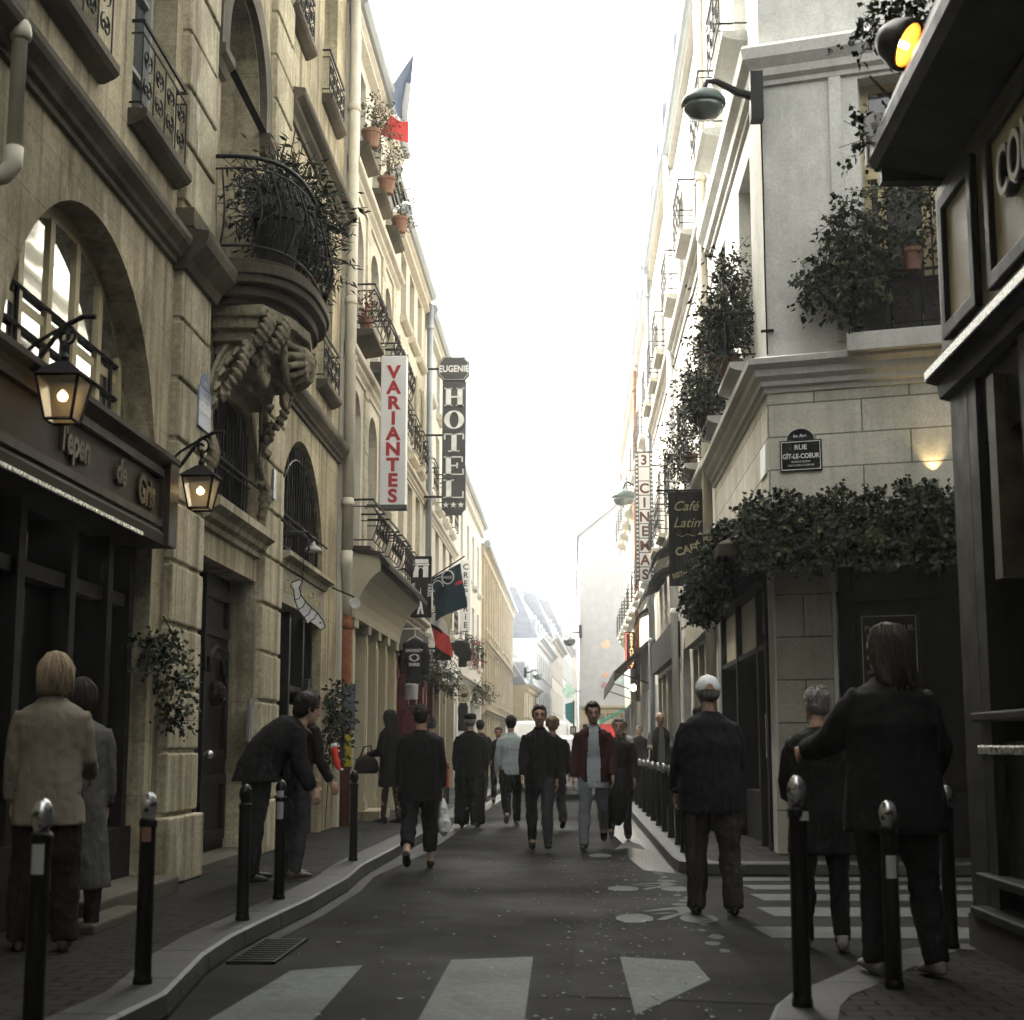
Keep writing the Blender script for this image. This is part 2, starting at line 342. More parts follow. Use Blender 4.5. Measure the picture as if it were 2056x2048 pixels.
def kerb(name, pl, inner, d, w=.29, h=.12):
    q = offs(pl, d * w); mb = MB()
    for i in range(len(pl) - 1):
        a, b, c, e = pl[i], pl[i + 1], q[i + 1], q[i]
        mb.add([(a[0], a[1], -.02), (b[0], b[1], -.02), (b[0] + (c[0] - b[0]) * .05, b[1] + (c[1] - b[1]) * .05, h - .012), (a[0] + (e[0] - a[0]) * .05, a[1] + (e[1] - a[1]) * .05, h - .012), (b[0] + (c[0] - b[0]) * .12, b[1] + (c[1] - b[1]) * .12, h), (a[0] + (e[0] - a[0]) * .12, a[1] + (e[1] - a[1]) * .12, h), (c[0], c[1], h), (e[0], e[1], h)], [(0, 1, 2, 3), (3, 2, 4, 5), (5, 4, 6, 7)])
    struct('kerb_' + name, mb, m_granite, norm=True)
    mb = MB(); pl2 = [(x, y, h - .004) for x, y in q] + [(x, y, h - .004) for x, y in inner]
    T = tessellate_polygon([[Vector(p) for p in pl2]]); mb.add(pl2, [tuple(t) for t in T]); struct('pavement_' + name, mb, m_cob, norm=True)
kerb('far_side', KL, [(-4.2, 160), (-4.2, -30)], 1)
kerb('corner', KR, [(5.9, 66), (5.9, 15.0)], -1)
kerb('near_corner', KN, [(5.9, -30)], -1)
# gutters: slightly lighter, wetter strips beside the kerbs
m_gut = stone('wet_gutter_concrete', (.08, .08, .078), (.045, .045, .044), .6, .2, rough=.26, bstr=.25)
mb = MB(); mb.add([(.70, 15.6, .004), (1.005, 15.2, .004), (1.005, 60, .004), (.72, 60, .004), (.62, 30, .004), (.56, 22, .004), (.66, 19, .004), (.62, 17.2, .004)], [tuple(range(8))]); struct('gutter', mb, m_gut)
mb = MB(); pl = [p for p in KL if p[1] > 9]; q = [(p[0] + (.10 if p[1] < 16 else .26), p[1]) for p in pl]
for i in range(len(pl) - 1): mb.add([(*pl[i], .004), (*q[i], .004), (*q[i + 1], .004), (*pl[i + 1], .004)], [(0, 1, 2, 3)])
struct('gutter', mb, m_gut)
mb = MB(); mb.add([(-.02, 7.8, .0035), (.98, 7.6, .0035), (.96, 15.3, .0035), (.62, 15.4, .0035), (.05, 12.1, .0035), (.02, 10.4, .0035)], [tuple(range(6))]); struct('road_patch', mb, m_asph2)
# painted markings
def sheet(polys, z=.004):
    mb = MB()
    for p in polys:
        T = tessellate_polygon([[Vector((x, y, 0)) for x, y in p]]); mb.add([(x, y, z) for x, y in p], [tuple(t) for t in T])
    return mb
struct('crosswalk_marking', sheet([[(-1.19, 8.83), (-1.56, 8.61), (-1.66, 6.9), (-1.74, 5.0), (-1.16, 5.0)], [(-.71, 9.07), (-.24, 9.22), (-.21, 5.0), (-.70, 5.0)], [(.27, 9.24), (.69, 9.06), (.72, 8.36), (.28, 7.27)]]), m_markp)
ss = []
for y0, y1, xa, xb in ((14.42, 14.80, 1.45, 4.3), (13.56, 13.99, 1.5, 4.3), (12.6, 13.15, 1.47, 4.2), (11.45, 12.08, 1.4, 4.1), (10.16, 10.79, 1.22, 3.5)):
    ss.append([(xa + .06, y0), (xb, y0 + .03), (xb, y1 + .03), (xa, y1)])
struct('side_crosswalk_marking', sheet(ss), m_markp)
def bike(cx, cy, sx, ly, flip=1):
    E = lambda x, y, rx, ry: [(cx + sx * x + rx * math.cos(a * math.pi / 12), cy + y + ry * math.sin(a * math.pi / 12)) for a in range(24)]
    Q = lambda pts: [(cx + sx * x, cy + y * ly) for x, y in pts]
    return [E(-.23, 0, .135, .30 * ly), E(.23, 0, .135, .30 * ly), Q([(-.08, -.1), (.0, .15), (.13, .40), (.22, .38), (.1, .2), (-.01, -.1)]), Q([(-.15, .5), (.1, .78), (.2, .86), (.26, .45), (.12, .38), (.1, .6), (-.13, .44)]), Q([(-.1, .3), (.02, .4), (.1, .39), (.0, .28)]), E(.16, .98 * ly, .06, .09)]
struct('bicycle_marking', sheet(bike(.665, 11.24, 1, 1) + bike(.66, 13.55, 1, .8) + [[(.30 + .13 * math.cos(a * math.pi / 12), 17.61 + .33 * math.sin(a * math.pi / 12)) for a in range(24)], [(.48, 18.5), (.6, 19.6), (.72, 20.2), (.84, 19.6), (.86, 18.6), (.74, 19.1), (.64, 18.9)]], .008), m_markp)
dots = []
for x, y in ((.9, 10.9), (.86, 10.55), (.92, 10.2), (.87, 9.85), (.91, 9.5), (.88, 12.55), (.93, 12.8), (.86, 13.0), (.9, 14.35), (.86, 14.8), (.83, 15.2)):
    r = random.uniform(.03, .055); dots.append([(x + r * random.uniform(.7, 1.3) * math.cos(a), y + 2.4 * r * random.uniform(.7, 1.3) * math.sin(a)) for a in [i * math.pi / 5 for i in range(10)]])
struct('worn_line_marking', sheet(dots, .006), m_markp)
# scraps of paper and petals on the asphalt
mb = MB()
for i in range(420):
    y = 6.5 + 11 * random.random() ** 1.3; x = random.gauss(.35, .28) if random.random() < .65 else random.uniform(-1.7, .95)
    if x < -1.8 or x > .98 or (y < 9 and x > .8): continue
    s = random.uniform(.006, .016) * (1.6 if random.random() < .12 else 1); a = random.uniform(0, 3.1); dx, dy = s * math.cos(a), s * math.sin(a)
    mb.add([(x - dx, y - dy, .009), (x + dy, y - dx, .012), (x + dx, y + dy, .009), (x - dy, y + dx, .014)], [(0, 1, 2, 3)])
tag(mb.build('paper_scraps', mat('grey_paper', (.20, .20, .19), .8)), 'tiny pale paper scraps scattered over the asphalt', 'litter', kind='stuff')
# drain grate in the left gutter
mb = MB(); mb.box(-1.97, -1.70, 8.85, 9.95, .003, .007)
for i in range(11): mb.box(-1.955, -1.715, 8.87 + i * .098, 8.915 + i * .098, .008, .016)
mb.box(-1.975, -1.957, 8.85, 9.95, .004, .017); mb.box(-1.713, -1.695, 8.85, 9.95, .004, .017)
tag(mb.build('drain_grate', m_black), 'long black drain grating set in the near left gutter', 'drain grate')
def mirrorg(name):
    m, nt, b = nodes(name); tc = N(nt, 'ShaderNodeTexCoord').outputs['Object']; b.inputs['Base Color'].default_value = (.85, .86, .84, 1); b.inputs['Metallic'].default_value = .95; b.inputs['Roughness'].default_value = .04; bump(nt, b, tn(nt, tc, 1.6, 2), .02, .03); return m
m_mirror = mirrorg('old_reflective_glass')
# ------------------------------------------------------------ building kit
_wc = {}
def poly_open(uc, w, v0, h, arch): return arch_poly(uc - w / 2, uc + w / 2, v0, v0 + h - arch, arch, 14) if arch else rect_poly(uc - w / 2, uc + w / 2, v0, v0 + h)
class Bld:
    def __init__(s, name, label, face, u0, u1, h, wm, cat='building', group=None):
        s.F, s.u0, s.u1, s.h, s.wm = face, u0, u1, h, wm; s.holes = []
        s.root = thing(name, label, cat, face((u0 + u1) / 2, 0, 0), group)
    def window(s, uc, v0, w, h, arch=0, depth=.28, fm=None, gm=None, cols=2, rows=3, sill=.1, sm=None, bars=True, name='window'):
        """opening + window (frame) > pane, window_sill"""
        s.holes.append((poly_open(uc, w, v0, h, arch), depth))
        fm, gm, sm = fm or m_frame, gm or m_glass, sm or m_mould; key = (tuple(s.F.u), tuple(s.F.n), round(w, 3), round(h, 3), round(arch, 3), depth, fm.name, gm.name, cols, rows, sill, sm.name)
        O = s.F(uc, v0, 0)
        if key not in _wc:
            L = Face((0, 0, 0), s.F.u, s.F.n); fr = MB(L); t = .06; P = poly_open(0, w, 0, h, arch); Q = poly_open(0, w - 2 * t, t, h - 2 * t, max(arch - t * .5, 0) if arch else 0)
            fr.ring(P, Q, -depth, -depth + .07)
            def top(u): return (h - arch + arch * math.sqrt(max(0, 1 - (2 * u / w) ** 2)) if arch else h) - t * .6
            for i in range(1, cols):
                u = -w / 2 + w * i / cols; fr.box(u - .035, u + .035, t * .5, top(u), -depth + .004, -depth + .06)
            for j in range(1, rows):
                v = (h - (arch if arch else 0)) * j / rows if not arch else (h - arch) * j / max(rows - 1, 1); fr.box(-w / 2 + t * .5, w / 2 - t * .5, v - .018, v + .018, -depth + .008, -depth + .05)
            f = fr.build('window', fm, base=Vector((0, 0, 0))); COL.objects.unlink(f)
            p = MB(L); p.prism(P, -depth - .03, -depth + .012); pn = p.build('pane', gm, base=Vector((0, 0, 0))); COL.objects.unlink(pn)
            sl = None
            if sill:
                q = MB(L); q.profile([(-depth * .9, -.13), (.04, -.13), (sill * .8, -.09), (sill, -.06), (sill, .0), (-depth * .9, .012)], -w / 2 - .09, w / 2 + .09); sl = q.build('window_sill', sm, base=Vector((0, 0, 0))); COL.objects.unlink(sl)
            _wc[key] = (f, pn, sl)
        f, pn, sl = _wc[key]; o = f.copy(); COL.objects.link(o); o.parent = s.root; o.location = O - s.root.location; o.name = name
        for c in (pn, sl):
            if c: q = c.copy(); COL.objects.link(q); q.parent = o; q.location = (0, 0, 0)
        return o
    def wall(s, depth_core=.75, back=8, extra=None):
        F = s.F; mb = MB(F); out = rect_poly(s.u0, s.u1, 0, s.h); loops = [out] + [h for h, d in s.holes]; flat = [p for l in loops for p in l]
        T = tessellate_polygon([[Vector((u, v, 0)) for u, v in l] for l in loops]); mb.add([(u, v, 0) for u, v in flat], [tuple(t) for t in T])
        for l, d in s.holes:
            n = len(l); mb.add([(u, v, 0) for u, v in l] + [(u, v, -d - .02) for u, v in l], [(i, (i + 1) % n, n + (i + 1) % n, n + i) for i in range(n)])
        c = depth_core
        mb.add([(s.u0, 0, 0), (s.u0, s.h, 0), (s.u0, s.h, -back), (s.u0, 0, -back), (s.u1, 0, 0), (s.u1, s.h, 0), (s.u1, s.h, -back), (s.u1, 0, -back)], [(0, 1, 2, 3), (4, 5, 6, 7), (1, 5, 6, 2), (3, 2, 6, 7)])
        if extra: extra(mb)
        return mb.build('wall', s.wm, s.root, base=s.root.location, norm=False)
    def part(s, name, mb, m, **k): return mb.build(name, m, s.root, **k)
    def cornice(s, v, h=.22, d=.16, m=None, u0=None, u1=None, name='cornice'):
        mb = MB(s.F); a, b = (s.u0 if u0 is None else u0), (s.u1 if u1 is None else u1)
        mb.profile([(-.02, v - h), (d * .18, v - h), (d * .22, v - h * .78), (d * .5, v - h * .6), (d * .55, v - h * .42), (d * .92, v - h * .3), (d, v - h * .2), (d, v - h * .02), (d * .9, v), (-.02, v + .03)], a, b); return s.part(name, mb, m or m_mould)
    def roof(s, d=.42, rise=2.6, m=None, gut=True, gm=None, back=8):
        mb = MB(s.F); mb.profile([(.1, s.h + .02), (-1.3, s.h + rise), (-back / 2, s.h + rise + .7), (-back, s.h + .02)], s.u0, s.u1); r = s.part('roof', mb, m or m_zinc)
        if gut:
            mb = MB(s.F); mb.profile([(-.02, s.h - .35), (.12, s.h - .3), (d * .6, s.h - .12), (d, s.h - .08), (d, s.h + .02), (-.02, s.h + .06)], s.u0, s.u1); s.part('eaves_cornice', mb, s.wm)
            mb = MB(s.F); mb.profile([(d + .13 * math.cos(a) + .02, s.h + .09 + .13 * math.sin(a)) for a in [i * math.pi / 5 for i in range(10)]], s.u0, s.u1); g = s.part('gutter', mb, gm or m_zinc, smooth=False)
        return r
    def dormer(s, u, w=.9, h=1.4, d0=-.1, d1=-1.5, m=None, v=None):
        v = s.h + .15 if v is None else v; mb = MB(s.F); mb.prism(arch_poly(u - w / 2, u + w / 2, v, v + h - .25, .25, 8), d1, d0); o = s.part('dormer', mb, m or m_zinc)
        p = MB(s.F); p.prism(arch_poly(u - w / 2 + .12, u + w / 2 - .12, v + .2, v + h - .35, .16, 8), d0, d0 + .015); p.build('dormer_pane', m_glass, o); return o
    def chimney(s, u, d, v, w=1.2, h=1.6, t=.5, m=None, pots=4):
        mb = MB(s.F); mb.box(u - w / 2, u + w / 2, v, v + h, d - t, d); mb.box(u - w / 2 - .05, u + w / 2 + .05, v + h, v + h + .1, d - t - .05, d + .05); o = s.part('chimney', mb, m or s.wm)
        for i in range(pots):
            q = MB(s.F); q.lathe([(.1, 0), (.08, .3), (.1, .33), (.1, .4)], (u - w / 2 + w * (i + .5) / pots, v + h + .1, d - t / 2), 8); q.build('chimney_pot', m_terra, o)
        return o
def railing(F, uc, v0, w, h, d, style=0, belly=0.0, name='balcony_railing', parent=None, m=None, r=.011):
    """wrought iron window rail: top and bottom bars, uprights and scrolls, with returns to the wall"""
    mb = MB(F); a, b = uc - w / 2, uc + w / 2
    for v, rr in ((v0 + .06, r), (v0 + h - .1, r * .9), (v0 + h, r * 1.6)):
        mb.tube([(a, v, -.05), (a, v, d), (b, v, d), (b, v, -.05)], rr, 5)
    n = max(2, int(round(w / .34)))
    def bel(t): return d + belly * math.sin(math.pi * min(1, max(0, t)) ** .7)
    for i in range(n + 1):
        u = a + w * i / n; mb.tube([(u, v0 + .06 + (h - .16) * t, bel(1 - t)) for t in (0, .25, .5, .75, 1)], r * .8, 4)
    if style == 1:
        for i in range(3 * n): mb.tube([(a + w * (i + .5) / (3 * n), v0 + .06, d), (a + w * (i + .5) / (3 * n), v0 + h - .1, d)], r * .7, 4)
    else:
        for i in range(n):
            u = a + w * (i + .5) / n; q = w / n * .24
            for vc, sg in ((v0 + .06 + (h - .16) * .3, 1), (v0 + .06 + (h - .16) * .72, -1)):
                mb.tube([(x, y, bel(1 - (y - v0) / h)) for x, y in spiral(u - q * .45, vc, q, 1.3, math.pi / 2 * sg, 12, sg)], r * .7, 4)
                mb.tube([(x, y, bel(1 - (y - v0) / h)) for x, y in spiral(u + q * .45, vc, q, 1.3, math.pi - math.pi / 2 * sg, 12, -sg)], r * .7, 4)
    return mb.build(name, m or m_iron, parent, base=F(uc, v0, 0))
def pipe(label, F, u, v0, v1, d=.12, r=.06, m=None, offs=((0, 0),), group='rain pipes on the facades', collars=3.0):
    root = thing('drain_pipe', label, 'rain pipe', F(u, v0, d), group)
    mb = MB(F); mb.tube([(u, v0, d), (u, v1, d)], r, 12); mb.build('pipe', m or m_pipe, root, smooth=True)
    v = v0 + .7
    while v < v1:
        q = MB(F); q.lathe([(r, 0), (r + .018, .01), (r + .022, .05), (r + .012, .1), (r, .12)], (u, v, d), 12); q.build('collar', m or m_pipe, root, smooth=True); v += collars
    return root

# ------------------------------------------------------------ left corner: arched stone house
B1 = Bld('stone_house', 'weathered arched limestone house with carved balcony on the left', LEFT, -30, 21.45, 14.5, m_l1)
F = LEFT; FA = Face(LEFT.o + LEFT.n * .28, LEFT.u, LEFT.n); FB = Face(LEFT.o + LEFT.n * .24, LEFT.u, LEFT.n)
# ground floor openings
A1 = arch_poly(8.5, 11.92, .1, 3.25, 1.7, 28); B1.holes.append((A1, .34))
B1.holes.append((rect_poly(13.32, 15.9, .1, 2.95), .34)); D3 = arch_poly(16.98, 20.2, .1, 3.4, 1.58, 26)
B1.holes.append((D3, .26)); OV = arch_poly(13.62, 15.72, 3.5, 4.05, .95, 22); B1.holes.append((OV, .22))
# first floor and above
for uc, w in ((9.45, 1.15), (11.5, 1.2)):
    B1.window(uc, 6.02, w, 2.35, .18, sill=.15, rows=4); B1.window(uc, 10.2, w, 2.2, 0, sill=.14, rows=4)
    railing(F, uc, 6.02, w + .12, .72, .09, parent=B1.root); railing(F, uc, 10.2, w + .12, .72, .09, parent=B1.root)
B1.window(14.6, 5.75, 1.75, 3.1, .85, .5, rows=4, sill=0, fm=m_white); B1.window(14.6, 10.2, 1.5, 2.3, .3, sill=.2)
for uc in (17.5, 20.05):
    B1.window(uc, 6.02, 1.12, 2.35, .45, .3, sill=.15, rows=4); B1.window(uc, 10.0, 1.12, 2.2, 0, sill=.15, rows=4)
    railing(F, uc, 6.02, 1.3, .62, .10, parent=B1.root); railing(F, uc, 10.0, 1.3, .62, .10, parent=B1.root)
for uc in (4, 1, -2, -6, -10):
    B1.window(uc, 6.02, 1.2, 2.35, 0); B1.window(uc, 10.2, 1.2, 2.2, 0)
B1.wall()
# great arched window over the shop: curved reveal, timber frame, panes, guard rails
Q = arch_poly(8.62, 11.8, 3.5, 3.55, 1.28, 28); P = arch_poly(8.5, 11.92, 3.5, 3.55, 1.42, 28)
fr = MB(FA); fr.ring(P, Q, -.6, -.5); P2 = arch_poly(8.70, 11.72, 3.55, 3.6, 1.17, 28); fr.ring(Q, P2, -.57, -.53)
for u in (9.35, 9.90, 10.45, 11.0, 11.55): fr.box(u - .045, u + .045, 3.5, 3.55 + 1.28 * math.sqrt(max(0, 1 - ((u - 10.21) / 1.6) ** 2)), -.58, -.48)
fr.box(8.6, 11.8, 4.03, 4.10, -.575, -.5); fr.box(8.6, 11.8, 3.5, 3.58, -.575, -.49)
w = fr.build('arched_window', m_cframe, B1.root); p = MB(FA); p.prism(P, -.53, -.503); p.build('pane', m_mirror, w)
p = MB(FA)
p.prism(arch_poly(8.5, 11.92, .1, 3.25, 1.7, 28), -.66, -.645); p.build('backing', m_black, w)
gr = MB(F)
for v in (3.62, 3.9, 4.16): gr.tube([(8.5, v, -.2), (11.45, v, -.2), (11.6, v, -.3), (11.6, v, -.5)], .018, 5)
for u in (9.3, 10.3, 11.3): gr.tube([(u, 3.5, -.2), (u, 4.16, -.2)], .016, 5)
gr.build('guard_rail', m_iron, B1.root)
# oval grille window and third bay window
def grille(u0, u1, v0, poly, depth, nb, rail):
    f = MB(F); P = poly; c = ((u0 + u1) / 2, (v0 + max(y for x, y in P)) / 2); Q = [(c[0] + (x - c[0]) * .93, c[1] + (y - c[1]) * .93) for x, y in P]
    f.ring(P, Q, -depth, -depth + .06); um = (u0 + u1) / 2; mx = max(y for x, y in P)
    for k in (-.25, .0, .25): f.box(um + k * (u1 - u0) - .025, um + k * (u1 - u0) + .025, v0, mx - .12 - abs(k) * .5, -depth, -depth + .05)
    f.box(u0, u1, v0 + .62, v0 + .67, -depth + .004, -depth + .045)
    w = f.build('arched_window', m_wood, B1.root); p = MB(F); p.prism(P, -depth - .02, -depth + .012); p.build('pane', m_dglass, w)
    g = MB(F); hw = (u1 - u0) / 2; vs = [y for x, y in P if abs(x - u0) < 1e-6]; vs = max(vs)
    for i in range(1, nb):
        u = u0 + (u1 - u0) * i / nb; t = vs + (mx - vs) * math.sqrt(max(0, 1 - ((u - um) / hw) ** 2)); g.tube([(u, v0, -.05), (u, t - .08, -.05)], .011, 5)
    g.tube([(x, y, -.05) for x, y in arc(um, vs, hw * .86, (mx - vs) * .84, 0, math.pi, 18)], .014, 5)
    for v in (v0 + .12, v0 + .42): g.tube([(u0, v, -.05), (u1, v, -.05)], .014, 5)
    g.tube([(u0 - .03, v0 + .42, .05), (u1 + .03, v0 + .42, .05)], .016, 5); g.build('window_grille', m_iron, B1.root)
grille(13.62, 15.72, 3.5, OV, .2, 15, 1); grille(16.98, 20.2, 3.45, arch_poly(16.98, 20.2, 3.45, 3.5, 1.48, 22), .24, 20, 1)
# pilasters of stacked blocks
for (a, b) in ((12.28, 13.3), (15.98, 16.96)):
    mb = MB(F); v = .12; k = 0
    mb.box(a - .06, b + .06, .12, .66, -.02, .14); mb.box(a + .02, b - .02, .5, 14.2, -.02, .055); v = .67
    while v < 14:
        if not 5.2 < v + .25 < 5.75: mb.box(a + random.uniform(0, .012), b - random.uniform(0, .012), v + .02, v + .50, -.02, .085 + random.uniform(-.006, .006))
        v += .515
    B1.part('pilaster', mb, m_l1p, bevel=.018)
    c = MB(F); c.profile([(-.02, 5.2), (.12, 5.22), (.16, 5.3), (.2, 5.34), (.28, 5.42), (.3, 5.5), (.3, 5.54), (-.02, 5.6)], a - .05, b + .05); c.box(a - .02, b + .02, 5.6, 5.76, -.02, .16); B1.part('pilaster_cap', c, m_mould)
for a, b in ((-30, 12.22), (17.02, 21.4)):
    c = MB(F); c.profile([(-.02, 5.24), (.035, 5.25), (.04, 5.29), (.075, 5.31), (.09, 5.34), (.15, 5.40), (.165, 5.44), (.165, 5.49), (.14, 5.51), (-.02, 5.53)], a, b); B1.part('string_course', c, m_mould)
B1.cornice(8.98, .3, .22, u0=16.98, u1=21.4); B1.cornice(8.98, .3, .2, u0=-30, u1=12.25); B1.cornice(13.2, .4, .35); 
# impost mouldings and archivolt of the balcony window
for a in (13.34, 15.5):
    c = MB(F); c.profile([(-.02, 7.55), (.05, 7.58), (.08, 7.66), (.13, 7.7), (.13, 7.78), (-.02, 7.8)], a, a + .4); B1.part('impost', c, m_mould)
c = MB(F); c.ring(arc(14.6, 8.0, 1.2, 1.15, 0, math.pi, 20) + [(13.4, 7.8), (15.8, 7.8)], arc(14.6, 8.0, .9, .88, 0, math.pi, 20) + [(13.7, 7.8), (15.5, 7.8)], 0, .08); B1.part('archivolt', c, m_mould)
# lintel and sills
c = MB(F); c.profile([(-.02, 3.2), (.04, 3.2), (.05, 3.25), (.1, 3.28), (.12, 3.33), (.2, 3.38), (.2, 3.46), (-.02, 3.49)], 13.35, 15.93); B1.part('window_sill', c, m_l1p)
c = MB(F); c.profile([(-.3, 3.28), (.06, 3.28), (.08, 3.34), (.16, 3.38), (.16, 3.43), (-.3, 3.45)], 17.0, 20.25); B1.part('window_sill', c, m_l1p)
# entrance door
d = MB(FA); d.box(13.32, 15.9, .1, 2.95, -.7, -.55); dr = d.build('entrance_door', m_wood, B1.root)
q = MB(FA)
for a, b in ((13.5, 14.55), (14.65, 15.75)):
    for v0, v1 in ((.3, .95), (1.1, 2.2), (2.32, 2.8)): q.ring(rect_poly(a, b, v0, v1), rect_poly(a + .1, b - .1, v0 + .1, v1 - .1), -.56, -.5)
    q.tube([(x, y, -.51) for x, y in arc((a + b) / 2, 1.95, .32, .26, 0, math.pi, 10)], .03, 5); q.ball(((a + b) / 2, 1.75, -.5), .11, .08, .13)
q.box(14.56, 14.64, .15, 2.9, -.56, -.47); q.build('door_panel', m_wood, dr); h = MB(FA); h.ball((14.75, 1.15, -.44), .04); h.tube([(14.75, 1.15, -.5), (14.75, 1.15, -.44)], .015, 6); h.build('handle', m_chrome, dr)
st = MB(F); st.box(13.3, 15.92, .1, .2, -.3, .12); B1.part('doorstep', st, m_l1d)
# timber shopfront in the first bay
s = MB(FA); s.box(8.5, 11.9, .1, 3.5, -.66, -.58)
for u in (8.6, 9.35, 10.35, 11.2, 11.75): s.box(u - .06, u + .06, .1, 2.9, -.585, -.38)
s.box(8.5, 11.9, .1, .62, -.585, -.36); s.box(8.5, 11.9, 2.3, 2.4, -.585, -.42); sf = s.build('shopfront', m_wood, B1.root)
p = MB(FA)
for a, b in ((8.66, 9.29), (9.41, 10.29), (10.41, 11.14)): p.box(a, b, .62, 2.3, -.57, -.54); p.box(a, b, 2.4, 2.85, -.57, -.54)
p.build('shop_pane', m_dglass, sf)
st = MB(F); st.box(9.9, 11.95, .1, .24, -.25, .3); st.box(9.2, 10.3, .1, .18, .3, .5); B1.part('shop_step', st, m_l1d, bevel=.02)
# third bay shopfront
s = MB(FB); s.box(17.0, 20.2, .1, 2.95, -.58, -.5)
for u in (17.08, 17.55, 18.55, 19.5, 20.1): s.box(u - .05, u + .05, .1, 2.95, -.505, -.35)
s.box(17.0, 20.2, .1, .55, -.505, -.33); s.box(18.6, 20.1, 1.9, 1.97, -.505, -.36); sf = s.build('shopfront', m_black, B1.root)
p = MB(FB); p.box(17.6, 18.5, .55, 2.9, -.5, -.47); p.box(18.6, 19.45, .55, 2.9, -.5, -.47); p.build('shop_pane', m_dglass, sf)
p = MB(FB); p.prism(arch_poly(17.1, 17.5, .6, 2.1, .2, 8), -.36, -.3); p.prism(arch_poly(19.55, 19.95, .6, 1.9, .2, 8), -.36, -.3); p.build('shutter', m_black, sf)
p = MB(FB); p.box(18.7, 19.4, 1.35, 1.75, -.465, -.45); p.box(18.75, 19.35, .9, 1.25, -.465, -.45); p.build('shop_notice', m_beige, sf)
B1.roof(.5, 2.5)
# carved balcony: slab, consoles, cartouche, side drops
def sup(u, half, proj, n=30, e=.55):
    out = []
    for i in range(n + 1):
        a = math.pi * i / n; c, sn = math.cos(a), math.sin(a); out.append((u - half * math.copysign(abs(c) ** .75, c), proj * abs(sn) ** e))
    return out
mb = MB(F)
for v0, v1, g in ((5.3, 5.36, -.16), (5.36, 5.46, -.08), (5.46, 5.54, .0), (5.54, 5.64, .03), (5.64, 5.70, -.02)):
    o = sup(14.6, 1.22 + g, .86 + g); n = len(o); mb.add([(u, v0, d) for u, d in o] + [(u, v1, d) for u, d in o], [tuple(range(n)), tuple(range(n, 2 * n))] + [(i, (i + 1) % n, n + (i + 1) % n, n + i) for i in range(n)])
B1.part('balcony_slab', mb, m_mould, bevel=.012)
mb = MB(F)
rs = random.Random(5)
# receding corbel body, then acanthus leaves, scrolls, a shell cartouche and drops laid over it
for k in range(7):
    t = k / 6; v0, v1 = 5.3 - .11 * (k + 1), 5.3 - .11 * k; hw = 1.02 - .45 * t ** 1.3; dd = .66 * (1 - t) ** .8 + .10
    mb.add([(14.6 + hw * x, v, .0 if d == 0 else dd * (1 - .35 * x * x)) for v in (v0, v1) for d, x in ((0, -1), (1, -1), (1, -.5), (1, 0), (1, .5), (1, 1), (0, 1))], [(0, 1, 2, 3, 4, 5, 6), (7, 8, 9, 10, 11, 12, 13)] + [(i, (i + 1) % 7, 7 + (i + 1) % 7, 7 + i) for i in range(7)])
def acanthus(u, v0, v1, d0, d1, w, curl=.07):
    n = 9; sp = []
    for i in range(n):
        t = i / (n - 1); sp.append((u, v0 + (v1 - v0) * t, d0 + (d1 - d0) * t + .07 * math.sin(math.pi * t)))
    mb.tube(sp, [.035 - .012 * i / n for i in range(n)], 6)
    for i in range(1, n):
        t = i / (n - 1); ww = w * math.sin(math.pi * (.15 + .8 * t)) ** .8
        for sg in (-1, 1):
            p = sp[i]; mb.tube([p, (p[0] + sg * ww * .5, p[1] - .03, p[2] + .025), (p[0] + sg * ww, p[1] + .02, p[2] - .005)], [.026, .032, .016], 6)
    e = sp[-1]; mb.tube([e, (e[0], e[1] - .05, e[2] + curl * .6), (e[0], e[1] - .02, e[2] + curl), (e[0], e[1] + .03, e[2] + curl * .8)], [.05, .055, .04, .02], 7)
for u, d in ((13.62, .56), (13.9, .66), (15.25, .68), (15.55, .58)): acanthus(u, 5.26, 4.86, d, d * .55, .15)
acanthus(13.55, 4.95, 4.45, .34, .12, .11); acanthus(15.62, 4.95, 4.45, .34, .12, .11)
